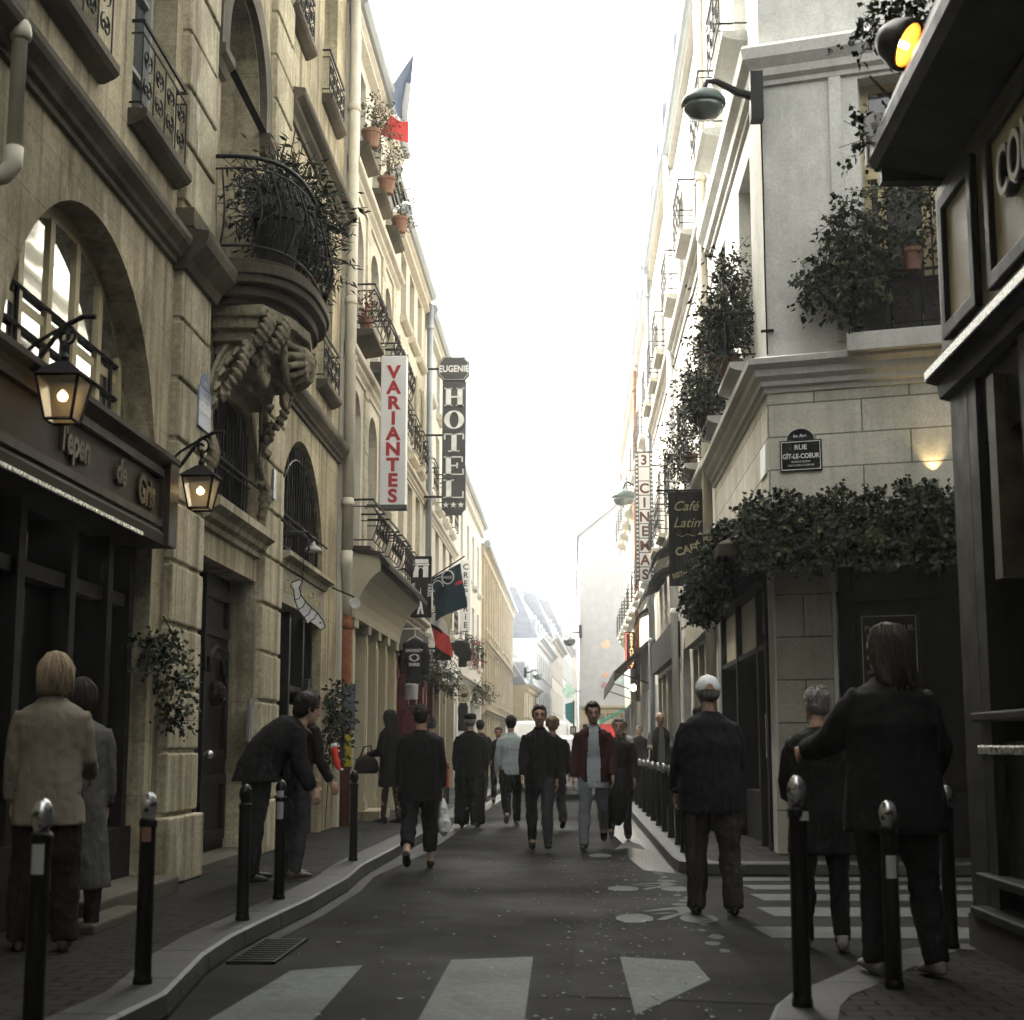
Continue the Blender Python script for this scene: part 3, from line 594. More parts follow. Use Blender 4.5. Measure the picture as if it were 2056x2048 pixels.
# shell cartouche
mb.ball((14.6, 4.98, .55), .27, .20, .22)
for k in range(11):
    a = math.pi * (k / 10 - .5) * 1.25; mb.tube([(14.6 + .10 * math.sin(a), 5.0 - .06 * math.cos(a), .76), (14.6 + .26 * math.sin(a), 4.98 - .17 * math.cos(a), .74), (14.6 + .37 * math.sin(a), 4.98 - .27 * math.cos(a), .62)], [.022, .04, .035], 6)
mb.tube([(14.6 + .40 * math.sin(a), 5.0 - .30 * math.cos(a), .58) for a in [2.2 * (i / 14 - .5) * 2 for i in range(15)]], .035, 7)
for sg in (-1, 1):
    mb.tube([(14.6 + sg * (.42 + x * 1.0), 4.78 + y, .40) for x, y in spiral(.12, 0, .15, 1.6, math.pi, 24, -sg)], [.055 - .0015 * i for i in range(25)], 7)
    for rr, w0, dd in ((1.22, .06, .06), (1.31, .03, .04), (1.13, .025, .05)):
        mb.tube([(14.6 + sg * rr * math.sin(a), 4.05 + (rr - .14) * math.cos(a), dd + .16 * (1 - (a - .4) / 1.15) ** 2) for a in [.4 + 1.15 * i / 16 for i in range(17)]], [w0 * (1 - .35 * i / 16) for i in range(17)], 8)
    for k in range(6):
        a = .55 + .16 * k; p = (14.6 + sg * 1.2 * math.sin(a), 4.05 + 1.06 * math.cos(a), .09 + .15 * (1 - k / 6) ** 2); mb.tube([p, (p[0] + sg * .09, p[1] + .05, p[2] + .03), (p[0] + sg * .14, p[1] - .02, p[2])], [.04, .035, .015], 6)
    mb.tube([(14.6 + sg * (1.2 + x), 4.14 + y, .06) for x, y in spiral(0, 0, .10, 1.5, math.pi / 2, 18, sg)], [.04 - .001 * i for i in range(19)], 6)
    for k in range(16): mb.ball((14.6 + sg * 1.22 + rs.uniform(-.05, .05), 3.66 + .026 * k, .05 + rs.uniform(0, .04)), rs.uniform(.025, .05), rs.uniform(.025, .05), rs.uniform(.03, .05), 7, 5)
    acanthus(14.6 + sg * 1.22, 4.08, 3.66, .06, .05, .06, .03)
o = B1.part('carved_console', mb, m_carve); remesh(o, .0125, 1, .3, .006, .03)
# bellied wrought iron balcony railing
mb = MB(F)
def rail_pt(t, v):
    o = sup(14.5, 1.24, .80, 60); i = t * 60; k = min(int(i), 59); f = i - k; u = o[k][0] * (1 - f) + o[k + 1][0] * f; d = o[k][1] * (1 - f) + o[k + 1][1] * f
    s = (v - 5.72) / .9; b = .16 * math.sin(math.pi * (1 - min(1, max(0, s))) ** 1.4) * min(1, d / .4); c = (u - 14.6); return (u + c * b * .45, v, d + b * .8)
for v, r in ((5.76, .014), (6.5, .011), (6.62, .022)): mb.tube([rail_pt(i / 40, v) for i in range(41)], r, 6)
for i in range(0, 13):
    t = .015 + .97 * i / 12; mb.tube([rail_pt(t, 5.76 + .74 * k / 7) for k in range(8)], .010, 5)
for i in range(12):
    t = .015 + .97 * (i + .5) / 12
    for vc, q, sg in ((5.94, .13, 1), (6.18, .08, -1), (6.37, .10, 1)):
        for s2 in (-1, 1): mb.tube([rail_pt(min(1, max(0, t + s2 * .008 + (x) * .16)), vc + y) for x, y in spiral(0, 0, q, 1.4, math.pi / 2 * sg, 14, sg * s2)], .007, 4)
B1.part('balcony_railing', mb, m_iron, smooth=True)
# unseen house added behind the camera to keep sky light off the foreground
B0 = Bld('sky_blocking_house', 'unseen tall dark house added behind the camera to block sky light', XYZ, -12, 12, 18, m_dim); B0.F = Face((0, -26, 0), (1, 0, 0), (0, 1, 0)); B0.root.location = (0, -26, 0)
for u in (-2, 1.5): B0.window(u, 5, 1.2, 2.2); B0.window(u, 9, 1.2, 2.2)
B0.wall(); B0.roof(.4, 2)
# ------------------------------------------------------------ left row beyond the stone house
LX = Face((-3.3, 0, 0), (0, 1, 0), (1, 0, 0))
B2 = Bld('plaster_house', 'cream house with stone arched windows above a beige shopfront on the left', LX, 21.5, 27.7, 12.4, m_l2)
for uc in (22.75, 24.75, 26.6):
    B2.window(uc, 4.15, 1.15, 2.5, .5, .42, rows=4, cols=2, sill=.34); railing(LX, uc, 4.17, 1.45, .66, .38, 0, .08, parent=B2.root)
    B2.window(uc, 7.45, 1.15, 2.0, .5, .42, rows=4, sill=.34); railing(LX, uc, 7.47, 1.4, .66, .36, 0, .08, parent=B2.root)
    B2.window(uc, 10.45, 1.05, 1.4, 0, .4, rows=2, sill=.22)
B2.holes.append((rect_poly(22.3, 27.5, .1, 3.3), .5)); B2.wall(); B2.cornice(7.1, .26, .16, m_l2); B2.cornice(9.95, .26, .18, m_l2); B2.roof(.14, 2.2)
B2.chimney(27.3, -.6, 12.2, .6, 2.6, .9, m_l5, 2)
for k, uc in enumerate((22.05, 23.75, 25.7, 27.35)):   # ashlar piers between the lower windows
    q = MB(LX); v = 4.1
    while v < 9.6: q.box(uc - .2, uc + .2, v, v + .42, -.02, .03 + random.uniform(0, .012)); v += .44
    q.box(uc - .19, uc + .19, 4.1, 9.6, -.02, .02); B2.part('stone_pier', q, m_l2s)
# beige shopfront with a coved canopy
q = MB(LX); q.box(22.3, 27.5, .1, 3.3, -.52, -.44)
for a, b in ((22.0, 22.32), (23.5, 23.75), (24.75, 25.0), (26.0, 26.25), (27.3, 27.6)):
    q.box(a, b, .12, 3.1, -.42, .1); q.box(a - .03, b + .03, .12, .4, -.42, .13); q.box(a - .04, b + .04, 2.95, 3.1, -.42, .15); q.box(a + .05, b - .05, .55, 2.8, -.4, .115)
q.box(22.0, 27.6, 2.35, 3.3, -.44, -.06); q.box(23.75, 27.6, .12, .85, -.44, -.04)
for u in (23.05, 25.6, 26.75): q.box(u - .05, u + .05, .12, 2.4, -.44, -.1)
sf = q.build('shopfront', m_beige, B2.root)
q = MB(LX); q.profile([(-.02, 3.08), (.16, 3.08), (.17, 3.2), (.2, 3.32), (.27, 3.48), (.36, 3.62), (.46, 3.72), (.52, 3.76), (.52, 3.96), (.46, 4.0), (-.02, 4.06)], 21.9, 27.65); B2.part('shop_canopy', q, m_beige)
q = MB(LX); q.profile([(.48, 3.98), (.62, 3.78), (.65, 3.78), (.66, 3.84), (.5, 4.04), (-.02, 4.09), (-.02, 4.07)], 21.85, 27.7); B2.part('canopy_flashing', q, m_dim)
q = MB(LX); q.box(22.4, 23.0, .12, 2.3, -.44, -.40); q.box(23.1, 23.45, .12, 2.3, -.44, -.40); q.box(23.8, 24.7, .9, 2.3, -.44, -.2)
q.build('shop_pane', m_dglass, sf)
q = MB(LX); q.box(23.2, 24.6, .12, .26, -.3, .38); B2.part('doorstep', q, m_l1p)
# the souvenir house, the hotel house and on
def row(name, label, u0, u1, h, wm, bays, rows, rail=(), corn=(), gut=.15, sash=None, roofm=None, dorm=(), face=LX, rise=2.0, sill=.14, arch=0):
    b = Bld(name, label, face, u0, u1, h, wm)
    for r, (v0, w, hh) in enumerate(rows):
        for uc in bays:
            b.window(uc, v0, w, hh, arch if r < 2 else 0, .3, rows=3, sill=sill, sm=wm)
            if r in rail: railing(face, uc, v0 + .02, w + .2, .75, .16, parent=b.root)
    return b
B3 = row('plaster_house', 'ivory plaster house above the souvenir shop on the left', 27.75, 33.4, 11.3, m_l3, (29.0, 30.6, 32.2), ((4.3, .95, 2.2), (7.1, .95, 1.9), (9.5, .95, 1.4)), (0, 1))
for uc in (29.0, 32.2):
    for v0, hh in ((7.1, 1.9),):
        for sg in (-1, 1):
            q = MB(LX); a = uc + sg * .72; q.box(a - .22, a + .22, v0, v0 + hh, .02, .06)
            for k in range(12): q.box(a - .17, a + .17, v0 + .12 + k * .14, v0 + .2 + k * .14, .06, .07)
            B3.part('shutter', q, m_beige)
B3.holes.append((rect_poly(28.0, 33.2, .1, 3.0), .6)); B3.wall(); B3.cornice(3.9, .25, .2, m_l3); B3.cornice(6.75, .2, .14, m_l3); B3.roof(.14, 2.0)
q = MB(LX); q.box(28.0, 33.2, .1, 3.0, -.62, -.55); sf = B3.part('shopfront', q, m_redw)
for u in (28.1, 30.2, 31.7, 33.1):
    q = MB(LX); q.box(u - .14, u + .14, .12, 3.0, -.5, .06); q.box(u - .18, u + .18, 2.5, 2.65, -.5, .1); q.build('shop_pillar', m_redw, sf)
q = MB(LX)
for a, b in ((28.35, 30.0), (30.45, 31.5)): q.box(a, b, .5, 2.7, -.55, -.5)
q.build('shop_pane', m_dglass, sf)
q = MB(LX); q.box(27.9, 33.3, 3.0, 3.6, -.02, .14); B3.part('shop_fascia', q, m_dim)
B4 = row('hotel_house', 'pale house behind the tall hotel sign on the left', 33.45, 42.4, 11.0, m_l4, (34.8, 36.9, 39, 41.1), ((4.2, 1.0, 2.2), (7.0, 1.0, 1.8), (9.3, .95, 1.3)), (0, 1))
B4.holes.append((rect_poly(33.9, 42.0, .1, 2.9), .5)); B4.wall(); B4.cornice(3.7, .25, .2, m_l4); B4.cornice(6.6, .2, .14, m_l4); B4.roof(.14, 2.2)
for u in (35.5, 38, 40.5): B4.dormer(u)
q = MB(LX); q.box(33.9, 42.0, .1, 2.9, -.5, -.45); sf = B4.part('shopfront', q, m_black)
for u in (34.0, 35.6, 37.4, 39.2, 41.9):
    q = MB(LX); q.box(u - .12, u + .12, .12, 2.9, -.45, .05); q.build('shop_pillar', m_redw if u < 37 else m_beige, sf)
q = MB(LX); q.box(33.9, 37.4, 2.9, 3.4, -.02, .5); q.box(33.9, 37.4, 2.84, 2.9, .3, .5); B4.part('shop_canopy', q, m_white)
B5 = row('white_house', 'white plaster house with a chimney beside the creperie sign', 42.45, 55, 9.1, m_l5, (45.2, 48, 50.6, 53.2), ((3.9, 1.0, 1.9), (6.5, 1.0, 1.7)), (0,))
B5.holes.append((rect_poly(43, 54.6, .1, 2.7), .4)); B5.wall(); B5.cornice(3.3, .2, .2, m_l5); B5.roof(.14, 2.4)
B5.chimney(43.2, -1.4, 9.4, 1.0, 2.6, .6, m_l5)
q = MB(LX); q.box(43, 54.6, .1, 2.7, -.4, -.36); sf = B5.part('shopfront', q, m_beiged)
for u in (43.3, 45.9, 48.5, 51.5, 54.3):
    q = MB(LX); q.box(u - .15, u + .15, .12, 2.7, -.36, .04); q.build('shop_pillar', m_white, sf)
B6 = row('long_stone_house', 'long honey coloured stone house with close rows of tall windows', 55.05, 83.5, 8.5, m_l6, [56.6 + 1.9 * i for i in range(14)], ((2.95, .95, 1.75), (5.6, .95, 1.9)), ())
for u in [56.6 + 1.9 * i for i in range(14)]: B6.window(u, .5, .95, 1.7, 0, .3, sill=.1, sm=m_l6)
B6.wall(); B6.cornice(2.6, .25, .24, m_l6); B6.cornice(5.1, .25, .24, m_l6); B6.roof(.2, 1.6, m_slate)
for i in range(14): B6.dormer(56.6 + 1.9 * i, 1.0, 1.6)
q = MB(LX)
for i in range(15): q.box(55.5 + 1.9 * i, 55.8 + 1.9 * i, .12, 8.3, -.02, .09)
B6.part('pilaster', q, m_l6)
# the far row, where the street bends to the right
v = Vector((3.6, 116, 0)).normalized(); FX = Face((-2.62, 83.6, 0), v, (v.y, -v.x, 0))
def far(name, label, u0, u1, h, wm, rise, n, rows, roofm=None, dorm=0, chim=1):
    b = Bld(name, label, FX, u0, u1, h, wm); st = (u1 - u0) / n
    for v0, hh in rows:
        for i in range(n): b.window(u0 + st * (i + .5), v0, .95, hh, 0, .25, rows=2, sill=.1, sm=wm)
    b.wall(); b.roof(.35, rise, roofm or m_slate); b.cornice(rows[0][0] - .4, .2, .18, wm)
    for i in range(dorm): b.dormer(u0 + (u1 - u0) * (i + .5) / dorm)
    for i in range(chim):
        b.chimney(u0 + .45 + (u1 - u0 - .9) * i / max(1, chim - 1) if chim > 1 else u1 - .5, -2.2, h + rise * .5, .7, rise * .5 + 1.6, 2.6, wm, 5)
    return b
far('low_house', 'low far house with a bare ochre end wall and slate roof', .0, 12, 4.6, m_ochre, 2.3, 5, ((.6, 1.6), (2.9, 1.3)), None, 3, 1)
far('gabled_house', 'far white house whose bare gable rises over a low roof', 12.1, 34, 8.0, m_far2, 3.2, 9, ((.8, 1.7), (3.3, 1.7), (5.8, 1.4)), None, 6, 2)
far('plaster_house', 'far cream house with blue slate mansard behind the white gable', 34.1, 56, 9.6, m_far1, 3.4, 9, ((.9, 1.8), (3.9, 1.8), (6.7, 1.7)), None, 5, 2)
far('plaster_house', 'far pale house with a wide grey chimney wall near the street end', 56.1, 84, 11.2, m_far2, 3.4, 11, ((1, 2), (4.4, 2), (7.6, 2)), None, 6, 2)
far('plaster_house', 'farthest cream house where the street closes', 84.1, 130, 12.0, m_far1, 3.4, 14, ((1, 2), (4.6, 2), (8, 2)), None, 6, 2)
# ------------------------------------------------------------ right side: corner house
RX = RIGHT; fu = Vector((.957, -.29, 0)).normalized(); FRT = Face((2.15, 16.3, 0), fu, (-.29, -.957, 0))
C1 = Bld('corner_house', 'grey corner house with street name plaque and an ivy covered awning', FRT, 0, 9, 15.5, m_r1)
P = rect_poly(1.08, 2.62, 5.62, 8.52)
C1.holes += [(P, .34), (rect_poly(.66, 8.6, .1, 3.2), .3)]
for uc in (5.2, 8): C1.window(uc, 5.62, 1.4, 2.9)
C1.window(1.85, 10.4, 1.5, 2.6)
def ex(mb):   # blind core keeps the house solid
    mb.F = None; mb.add([FRT(0, 0, 0), FRT(9, 0, 0), Vector((11, 22.4, 0)), Vector((2.15, 22.4, 0)), FRT(0, 15.5, 0), FRT(9, 15.5, 0), Vector((11, 22.4, 15.5)), Vector((2.15, 22.4, 15.5))], [(4, 5, 6, 7), (2, 3, 7, 6), (1, 2, 6, 5)])
mb = MB(FRT); loops = [rect_poly(0, 9, 0, 15.5)] + [h for h, d in C1.holes]
flat = [p for l in loops for p in l]; mb.add([(u, v, 0) for u, v in flat], [tuple(t) for t in tessellate_polygon([[Vector((u, v, 0)) for u, v in l] for l in loops])])
for l, d in C1.holes:
    n = len(l); mb.add([(u, v, 0) for u, v in l] + [(u, v, -d - .02) for u, v in l], [(i, (i + 1) % n, n + (i + 1) % n, n + i) for i in range(n)])
ex(mb); mb.build('wall', m_r1, C1.root, base=C1.root.location, norm=False)
q = MB(FRT); q.box(.0, 9, 3.1, 5.1, -.02, .012); o = C1.part('ashlar_band', q, m_r1b)
q = MB(FRT); q.box(.03, .62, .12, 3.12, -.02, .05); q.box(.0, .66, .12, .9, -.02, .09); C1.part('corner_pier', q, stone('grey_pier_ashlar', (.37, .35, .285), (.15, .14, .105), .4, .3, (3.0, .45), FR_ANG, jw=.010, jdark=.35))
for a, b in ((.72, .9), (2.62, 2.9)):
    q = MB(FRT); q.box(a + .05, b, 5.55, 8.9, -.02, .035); C1.part('window_surround', q, m_r1)
C2 = Bld('corner_house_side', 'street side of the corner house', RX, 16.3, 22.4, 15.5, m_r1)   # becomes a part of the corner house below
C2.holes += [(rect_poly(16.75, 21.9, .1, 3.15), .5), (rect_poly(17.7, 18.6, 3.55, 4.6), .3), (rect_poly(19.2, 20.3, 3.55, 4.6), .3)]
for uc in (18.0, 20.9): C2.window(uc, 5.65, 1.25, 2.55, 0, .34, rows=3, sill=.3, sm=m_r1); C2.window(uc, 9.75, 1.25, 2.6, 0, .34, rows=3, sill=.3, sm=m_r1); railing(RX, uc, 9.77, 1.5, .8, .34, parent=C2.root); railing(RX, uc, 5.67, 1.5, .55, .34, parent=C2.root)
for uc in (18.0, 20.9): C2.window(uc, 13.2, 1.2, 1.9, 0, .3, sm=m_r1)
C2.wall(back=.3); q = MB(RX); q.box(16.33, 22.38, 3.1, 5.1, -.02, .012); C2.part('ashlar_band', q, m_r1s)
q = MB(RX); q.box(17.68, 18.62, 3.53, 4.62, -.25, -.2); q.box(19.18, 20.32, 3.53, 4.62, -.25, -.2); C2.part('dark_opening', q, m_dglass)
for o in list(C2.root.children): o.parent = C1.root; o.location = o.location + C2.root.location - C1.root.location
bpy.data.objects.remove(C2.root)
MO = [(-.02, 5.02), (.03, 5.03), (.04, 5.08), (.08, 5.1), (.09, 5.15), (.14, 5.2), (.15, 5.27), (.22, 5.32), (.23, 5.38), (-.02, 5.46)]
MT = [(-.02, 8.55), (.04, 8.57), (.05, 8.62), (.1, 8.66), (.12, 8.74), (.2, 8.84), (.22, 8.96), (.2, 9.0), (-.02, 9.1)]
def corner_mould(prof, name):
    a = math.pi / 2 + FR_ANG; mb = MB(); n = len(prof); bis = (FRT.n + RX.n).normalized(); k = 1 / bis.dot(RX.n); P = []
    for o, dr in ((RX(22.4, 0, 0), RX.n), (FRT(0, 0, 0), bis * k), (FRT(9, 0, 0), FRT.n)): P += [o + dr * d + Vector((0, 0, v)) for d, v in prof]
    F = [(s * n + i, s * n + (i + 1) % n, (s + 1) * n + (i + 1) % n, (s + 1) * n + i) for s in (0, 1) for i in range(n)]
    mb.add(P, F); return C1.part(name, mb, m_r1, base=C1.root.location)
corner_mould(MO, 'string_course'); corner_mould(MT, 'cornice'); corner_mould([(d, v + 6.4) for d, v in MT], 'cornice')
q = MB(FRT); q.box(.9, 3.0, 5.36, 5.56, -.3, .3); C1.part('window_sill', q, m_r1, bevel=.01)
# open casement window on the front
q = MB(FRT); q.ring(P, rect_poly(1.16, 2.54, 5.7, 8.44), -.33, -.25); q.box(1.12, 2.58, 7.42, 7.54, -.34, -.22); q.box(1.80, 1.90, 5.62, 7.5, -.335, -.24)
w = q.build('casement_window', m_cframe, C1.root); q = MB(FRT); q.box(1.1, 2.6, 5.62, 8.5, -.42, -.31); q.build('pane', glassm('dim_window_glass', (.045, .047, .045), .12), w)
q = MB(FRT); q.ring(rect_poly(1.24, 1.78, 5.72, 7.4), rect_poly(1.32, 1.70, 5.82, 7.3), -.22, -.16); q.build('sash', m_cframe, w)
# side shopfront: cream transoms, dark doors; front shop: dark boards
q = MB(RX); q.box(16.75, 21.9, .1, 3.15, -.5, -.44)
for u in (16.85, 17.6, 19.8, 21.8): q.box(u - .07, u + .07, .12, 3.15, -.45, .03)
q.box(16.75, 21.9, .12, .7, -.45, -.05); q.box(16.75, 21.9, 3.02, 3.15, -.45, .12); q.box(16.75, 21.9, 2.3, 2.36, -.45, .02); sf = q.build('shopfront', m_wood, C1.root)
q = MB(RX); q.box(17.68, 19.72, 2.38, 3.0, -.1, -.04); q.box(19.9, 21.7, 2.38, 3.0, -.1, -.04); q.box(16.94, 17.52, 2.5, 3.0, -.1, -.04); q.box(16.97, 17.48, .75, 2.42, -.1, -.05); q.build('shop_panel', m_beige, sf)
q = MB(RX); q.box(17.7, 19.7, .72, 2.28, -.43, -.4); q.box(19.9, 21.7, .72, 2.28, -.43, -.4); q.build('shop_pane', m_dglass, sf)
q = MB(RX); q.box(16.99, 17.46, 1.1, 1.6, -.05, -.03); q.build('menu_card', m_white, sf)
q = MB(FRT); q.box(.66, 8.6, .1, 3.2, -.3, -.22)
for u in (.75, 1.95, 3.2, 4.5): q.box(u - .06, u + .06, .12, 3.2, -.24, -.1)
q.box(.66, 8.6, .12, .75, -.24, -.08); q.box(.66, 8.6, 2.75, 2.85, -.24, -.08); sf = q.build('shopfront', m_wood, C1.root)
q = MB(FRT); q.box(2.05, 3.1, .75, 2.7, -.2, -.17); q.box(3.3, 4.4, .75, 2.7, -.2, -.17); q.build('shop_pane', m_dglass, sf)
# awning wrapping the corner, brown underside
m_awn = mat('brown_awning_board', (.05, .038, .025), .7)
def awn(prof, name, m):
    mb = MB(); n = len(prof); bis = (FRT.n + RX.n).normalized(); k = 1 / bis.dot(RX.n); Q = []
    for o, dr in ((RX(20.2, 0, 0), RX.n), (FRT(0, 0, 0), bis * k), (FRT(8, 0, 0), FRT.n)): Q += [o + dr * d + Vector((0, 0, v)) for d, v in prof]
    F = [(s * n + i, s * n + (i + 1) % n, (s + 1) * n + (i + 1) % n, (s + 1) * n + i) for s in (0, 1) for i in range(n)] + [tuple(range(n)), tuple(range(2 * n, 3 * n))]
    mb.add(Q, F); return C1.part(name, mb, m)
awn([(.02, 3.62), (.60, 3.34), (.62, 3.32), (.62, 3.2), (.60, 3.2), (.59, 3.3), (.02, 3.2)], 'awning', m_awn)
# near right shop (its far corner only is in view)
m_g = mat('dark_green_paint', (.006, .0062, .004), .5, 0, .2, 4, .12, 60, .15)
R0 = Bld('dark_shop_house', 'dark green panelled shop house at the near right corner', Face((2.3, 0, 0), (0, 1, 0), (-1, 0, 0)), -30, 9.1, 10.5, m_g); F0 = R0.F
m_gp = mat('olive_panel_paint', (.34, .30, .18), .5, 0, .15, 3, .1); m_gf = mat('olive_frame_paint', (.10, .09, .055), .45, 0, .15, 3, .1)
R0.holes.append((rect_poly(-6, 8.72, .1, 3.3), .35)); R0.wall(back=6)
q = MB(F0); q.box(2, 9.12, 3.5, 4.62, -.02, .03); R0.part('fascia_board', q, m_gf)
for a, b in ((8.17, 8.92), (5.5, 7.92)):
    q = MB(F0); q.ring(rect_poly(a, b, 3.62, 4.5), rect_poly(a + .09, b - .09, 3.71, 4.41), .03, .075); f = R0.part('panel_moulding', q, m_g, bevel=.01)
    q = MB(F0); q.box(a + .08, b - .08, 3.7, 4.42, .03, .04); q.build('fascia_panel', m_gp, f)
q = MB(F0); q.profile([(-.02, 3.3), (.05, 3.32), (.06, 3.4), (.13, 3.42), (.13, 3.5), (-.02, 3.53)], 2, 9.16); R0.part('fascia_ledge', q, m_g)
q = MB(F0); q.box(2, 9.12, 3.425, 3.475, .13, .145); R0.part('metal_edge', q, m_chrome)
q = MB(F0)
for u in (8.62, 7.6, 6.4): q.box(u - .09, u + .09, .1, 3.3, -.33, .0)
q.box(2, 8.72, .1, 1.25, -.34, -.06); q.box(2, 8.72, 2.9, 3.3, -.34, -.04); sf = R0.part('shopfront', q, m_g)
for v, dd in ((1.36, .05), (1.18, .02), (.48, .06), (.3, .1)):
    q = MB(F0); q.box(2, 8.78, v, v + .05, -.3, dd); q.build('rail_moulding', m_g if v != 1.18 else m_chrome, sf, bevel=.01)
q = MB(F0); q.box(2, 8.9, .1, .3, -.3, .08); R0.part('plinth', q, m_dim)
q = MB(F0); q.box(7.75, 8.5, 1.45, 2.85, -.3, -.27); q.box(6.5, 7.5, 1.45, 2.85, -.3, -.27); q.build('shop_pane', m_dglass, sf)
# tiled canopy over the near shop
q = MB(F0); q.profile([(-.02, 4.62), (.42, 4.72), (.46, 4.78), (.46, 4.86), (-.02, 5.9)], 2, 9.0); R0.part('canopy', q, m_black)
q = MB(F0); q.box(8.99, 9.03, 4.76, 5.1, .2, .47); R0.part('canopy_end_board', q, m_white)
R0.part('canopy_bracket', MB(F0).prism([(8.9, 4.62), (9.0, 4.62), (9.0, 4.72), (8.9, 4.72)], 0, .4), m_black)
# unseen house added down the side street to shade it
for k, (x0, x1, y) in enumerate(((2.35, 9, 9.15),)): pass
B9 = Bld('side_street_shade_house', 'unseen dark house added far down the side street to shade it', Face((11, 0, 0), (0, 1, 0), (-1, 0, 0)), 5, 20, 9, m_dim); B9.window(12, 5, 1.2, 2); B9.wall(back=3)
# ------------------------------------------------------------ right row
def rrow(label, u0, u1, h, wm, bays, rows, rail=(0, 1), corn=(5.5, 9.3), dorm=True, name='plaster_house', w=1.15):
    b = Bld(name, label, RX, u0, u1, h, wm)
    for r, (v0, hh) in enumerate(rows):
        for uc in bays:
            b.window(uc, v0, w, hh, 0, .3, rows=3, sill=.34 if r in rail else .12, sm=wm)
            if r in rail: railing(RX, uc, v0 + .02, w + .3, .8, .36, parent=b.root)
    for c in corn: b.cornice(c, .3, .2, wm)
    b.roof(.1, 1.8, m_slate)
    if dorm:
        for uc in bays: b.dormer(uc, .95, 1.5, .12, -1.5, m_slate)
    return b
def shop(b, u0, u1, top, m, pil, pm, pane=True):
    q = MB(b.F); q.box(u0, u1, .1, top, -.42, -.37); sf = b.part('shopfront', q, m)
    for u in pil: q = MB(b.F); q.box(u - .13, u + .13, .12, top, -.38, .03); q.box(u - .16, u + .16, .12, .45, -.38, .06); q.build('shop_pillar', pm, sf)
    if pane:
        q = MB(b.F)
        for a, c in zip(pil, pil[1:]): q.box(a + .16, c - .16, .55, top - .35, -.37, -.33)
        q.build('shop_pane', m_dglass, sf)
D2 = rrow('white house with iron balconets next to the corner house', 22.45, 30.2, 13.4, m_r2, (24.6, 28.2), ((5.7, 2.4), (9.6, 2.2)))
D2.holes += [(rect_poly(22.9, 27.0, .1, 2.9), .42), (arch_poly(27.8, 29.8, .1, 2.4, 1.0, 14), .5)]; D2.wall(); shop(D2, 22.9, 27.0, 2.9, m_wood, (23.0, 24.4, 25.7, 26.9), m_beiged)
q = MB(RX); q.box(27.8, 29.8, .1, 3.4, -.52, -.46); D2.part('carriage_door', q, m_wood)
q = MB(RX); q.box(22.6, 27.3, 2.95, 3.5, -.02, .14); D2.part('shop_fascia', q, m_beiged)
D3r = rrow('warm white house behind the cinema sign', 30.25, 38.4, 13.6, m_r3, (31.9, 34.3, 36.8), ((5.6, 2.3), (9.5, 2.2)))
D3r.holes.append((rect_poly(30.6, 38.0, .1, 2.9), .42)); D3r.wall(); shop(D3r, 30.6, 38, 2.9, m_black, (30.7, 32.5, 34.4, 36.2, 37.9), m_beiged)
q = MB(RX); q.box(30.4, 38.2, 3.0, 3.7, -.02, .16); D3r.part('shop_fascia', q, m_wood)
D4r = rrow('narrow white house past the cinema sign on the right', 38.45, 47, 13.5, m_r2, (40, 42.7, 45.4), ((5.5, 2.2), (9.3, 2.2)))
D4r.holes.append((rect_poly(39, 46.6, .1, 2.8), .42)); D4r.wall(); shop(D4r, 39, 46.6, 2.8, m_beiged, (39.2, 41, 42.9, 44.8, 46.4), m_white)
D5r = rrow('last white house of the right row with the black awning', 47.05, 63, 13.2, m_r3, (49, 51.8, 54.6, 57.4, 60.2), ((5.5, 2.2), (9.2, 2.2)), dorm=False)
D5r.holes.append((rect_poly(47.4, 62.6, .1, 2.8), .42)); D5r.wall(); shop(D5r, 47.4, 62.6, 2.8, m_beiged, (47.6, 50.5, 53.5, 56.5, 59.5, 62.4), m_white)
for u in (31, 33.2, 46, 58): D4r.chimney(u, -2.5, 14, .8, 2.2, 1.0, m_r3)
# white gable wall closing the right side of the street
GF = Face((.32, 66.5, 0), (1, 0, 0), (0, -1, 0)); G = Bld('gable_house', 'white house with a blank gable wall and faded paint splashes', GF, 0, 6, 10.3, m_gable)
mb = MB(GF); mb.prism([(0, 2.95), (6, 2.95), (6, 10.4), (1.8, 11.9), (0, 10.4)], -50, 0); mb.box(0, 6, 0, 2.95, -50, -.35); mb.build('wall', m_gable, G.root, base=G.root.location)
q = MB(GF); q.prism([(-.1, 10.35), (1.8, 11.92), (6, 10.42), (6, 10.55), (1.8, 12.06), (-.12, 10.5)], -50, .06); G.part('roof', q, m_zinc)
G.chimney(2.5, -3, 11.2, 1.3, 2.1, .6, m_gable)
def splash(u, v, r, col, nm):
    pts = [(u + r * (1 + .28 * math.sin(a * 3 + u * 9) + random.uniform(-.1, .1)) * math.cos(a), v + r * (1 + .2 * math.sin(a * 2) + random.uniform(-.1, .1)) * math.sin(a)) for a in [i * math.pi / 9 for i in range(18)]]
    q = MB(GF); q.prism(pts, 0, .006); G.part('paint_splash', q, mat(nm, col, .8, 0, .3, 3, .1))
splash(1.15, 5.65, .2, (.72, .50, .38), 'faded_orange_paint'); splash(1.12, 4.32, .13, (.68, .38, .33), 'faded_coral_paint'); splash(1.06, 3.88, .13, (.40, .22, .27), 'faded_plum_paint'); splash(1.68, 4.08, .16, (.48, .62, .55), 'faded_green_paint')
q = MB(GF); q.box(0, 6, 2.2, 2.95, -.3, .12); q.box(0, 6, 2.9, 3.0, -.3, .22); q.box(-.02, .12, 0, 2.2, -.3, .1); G.part('shop_fascia', q, m_beige)
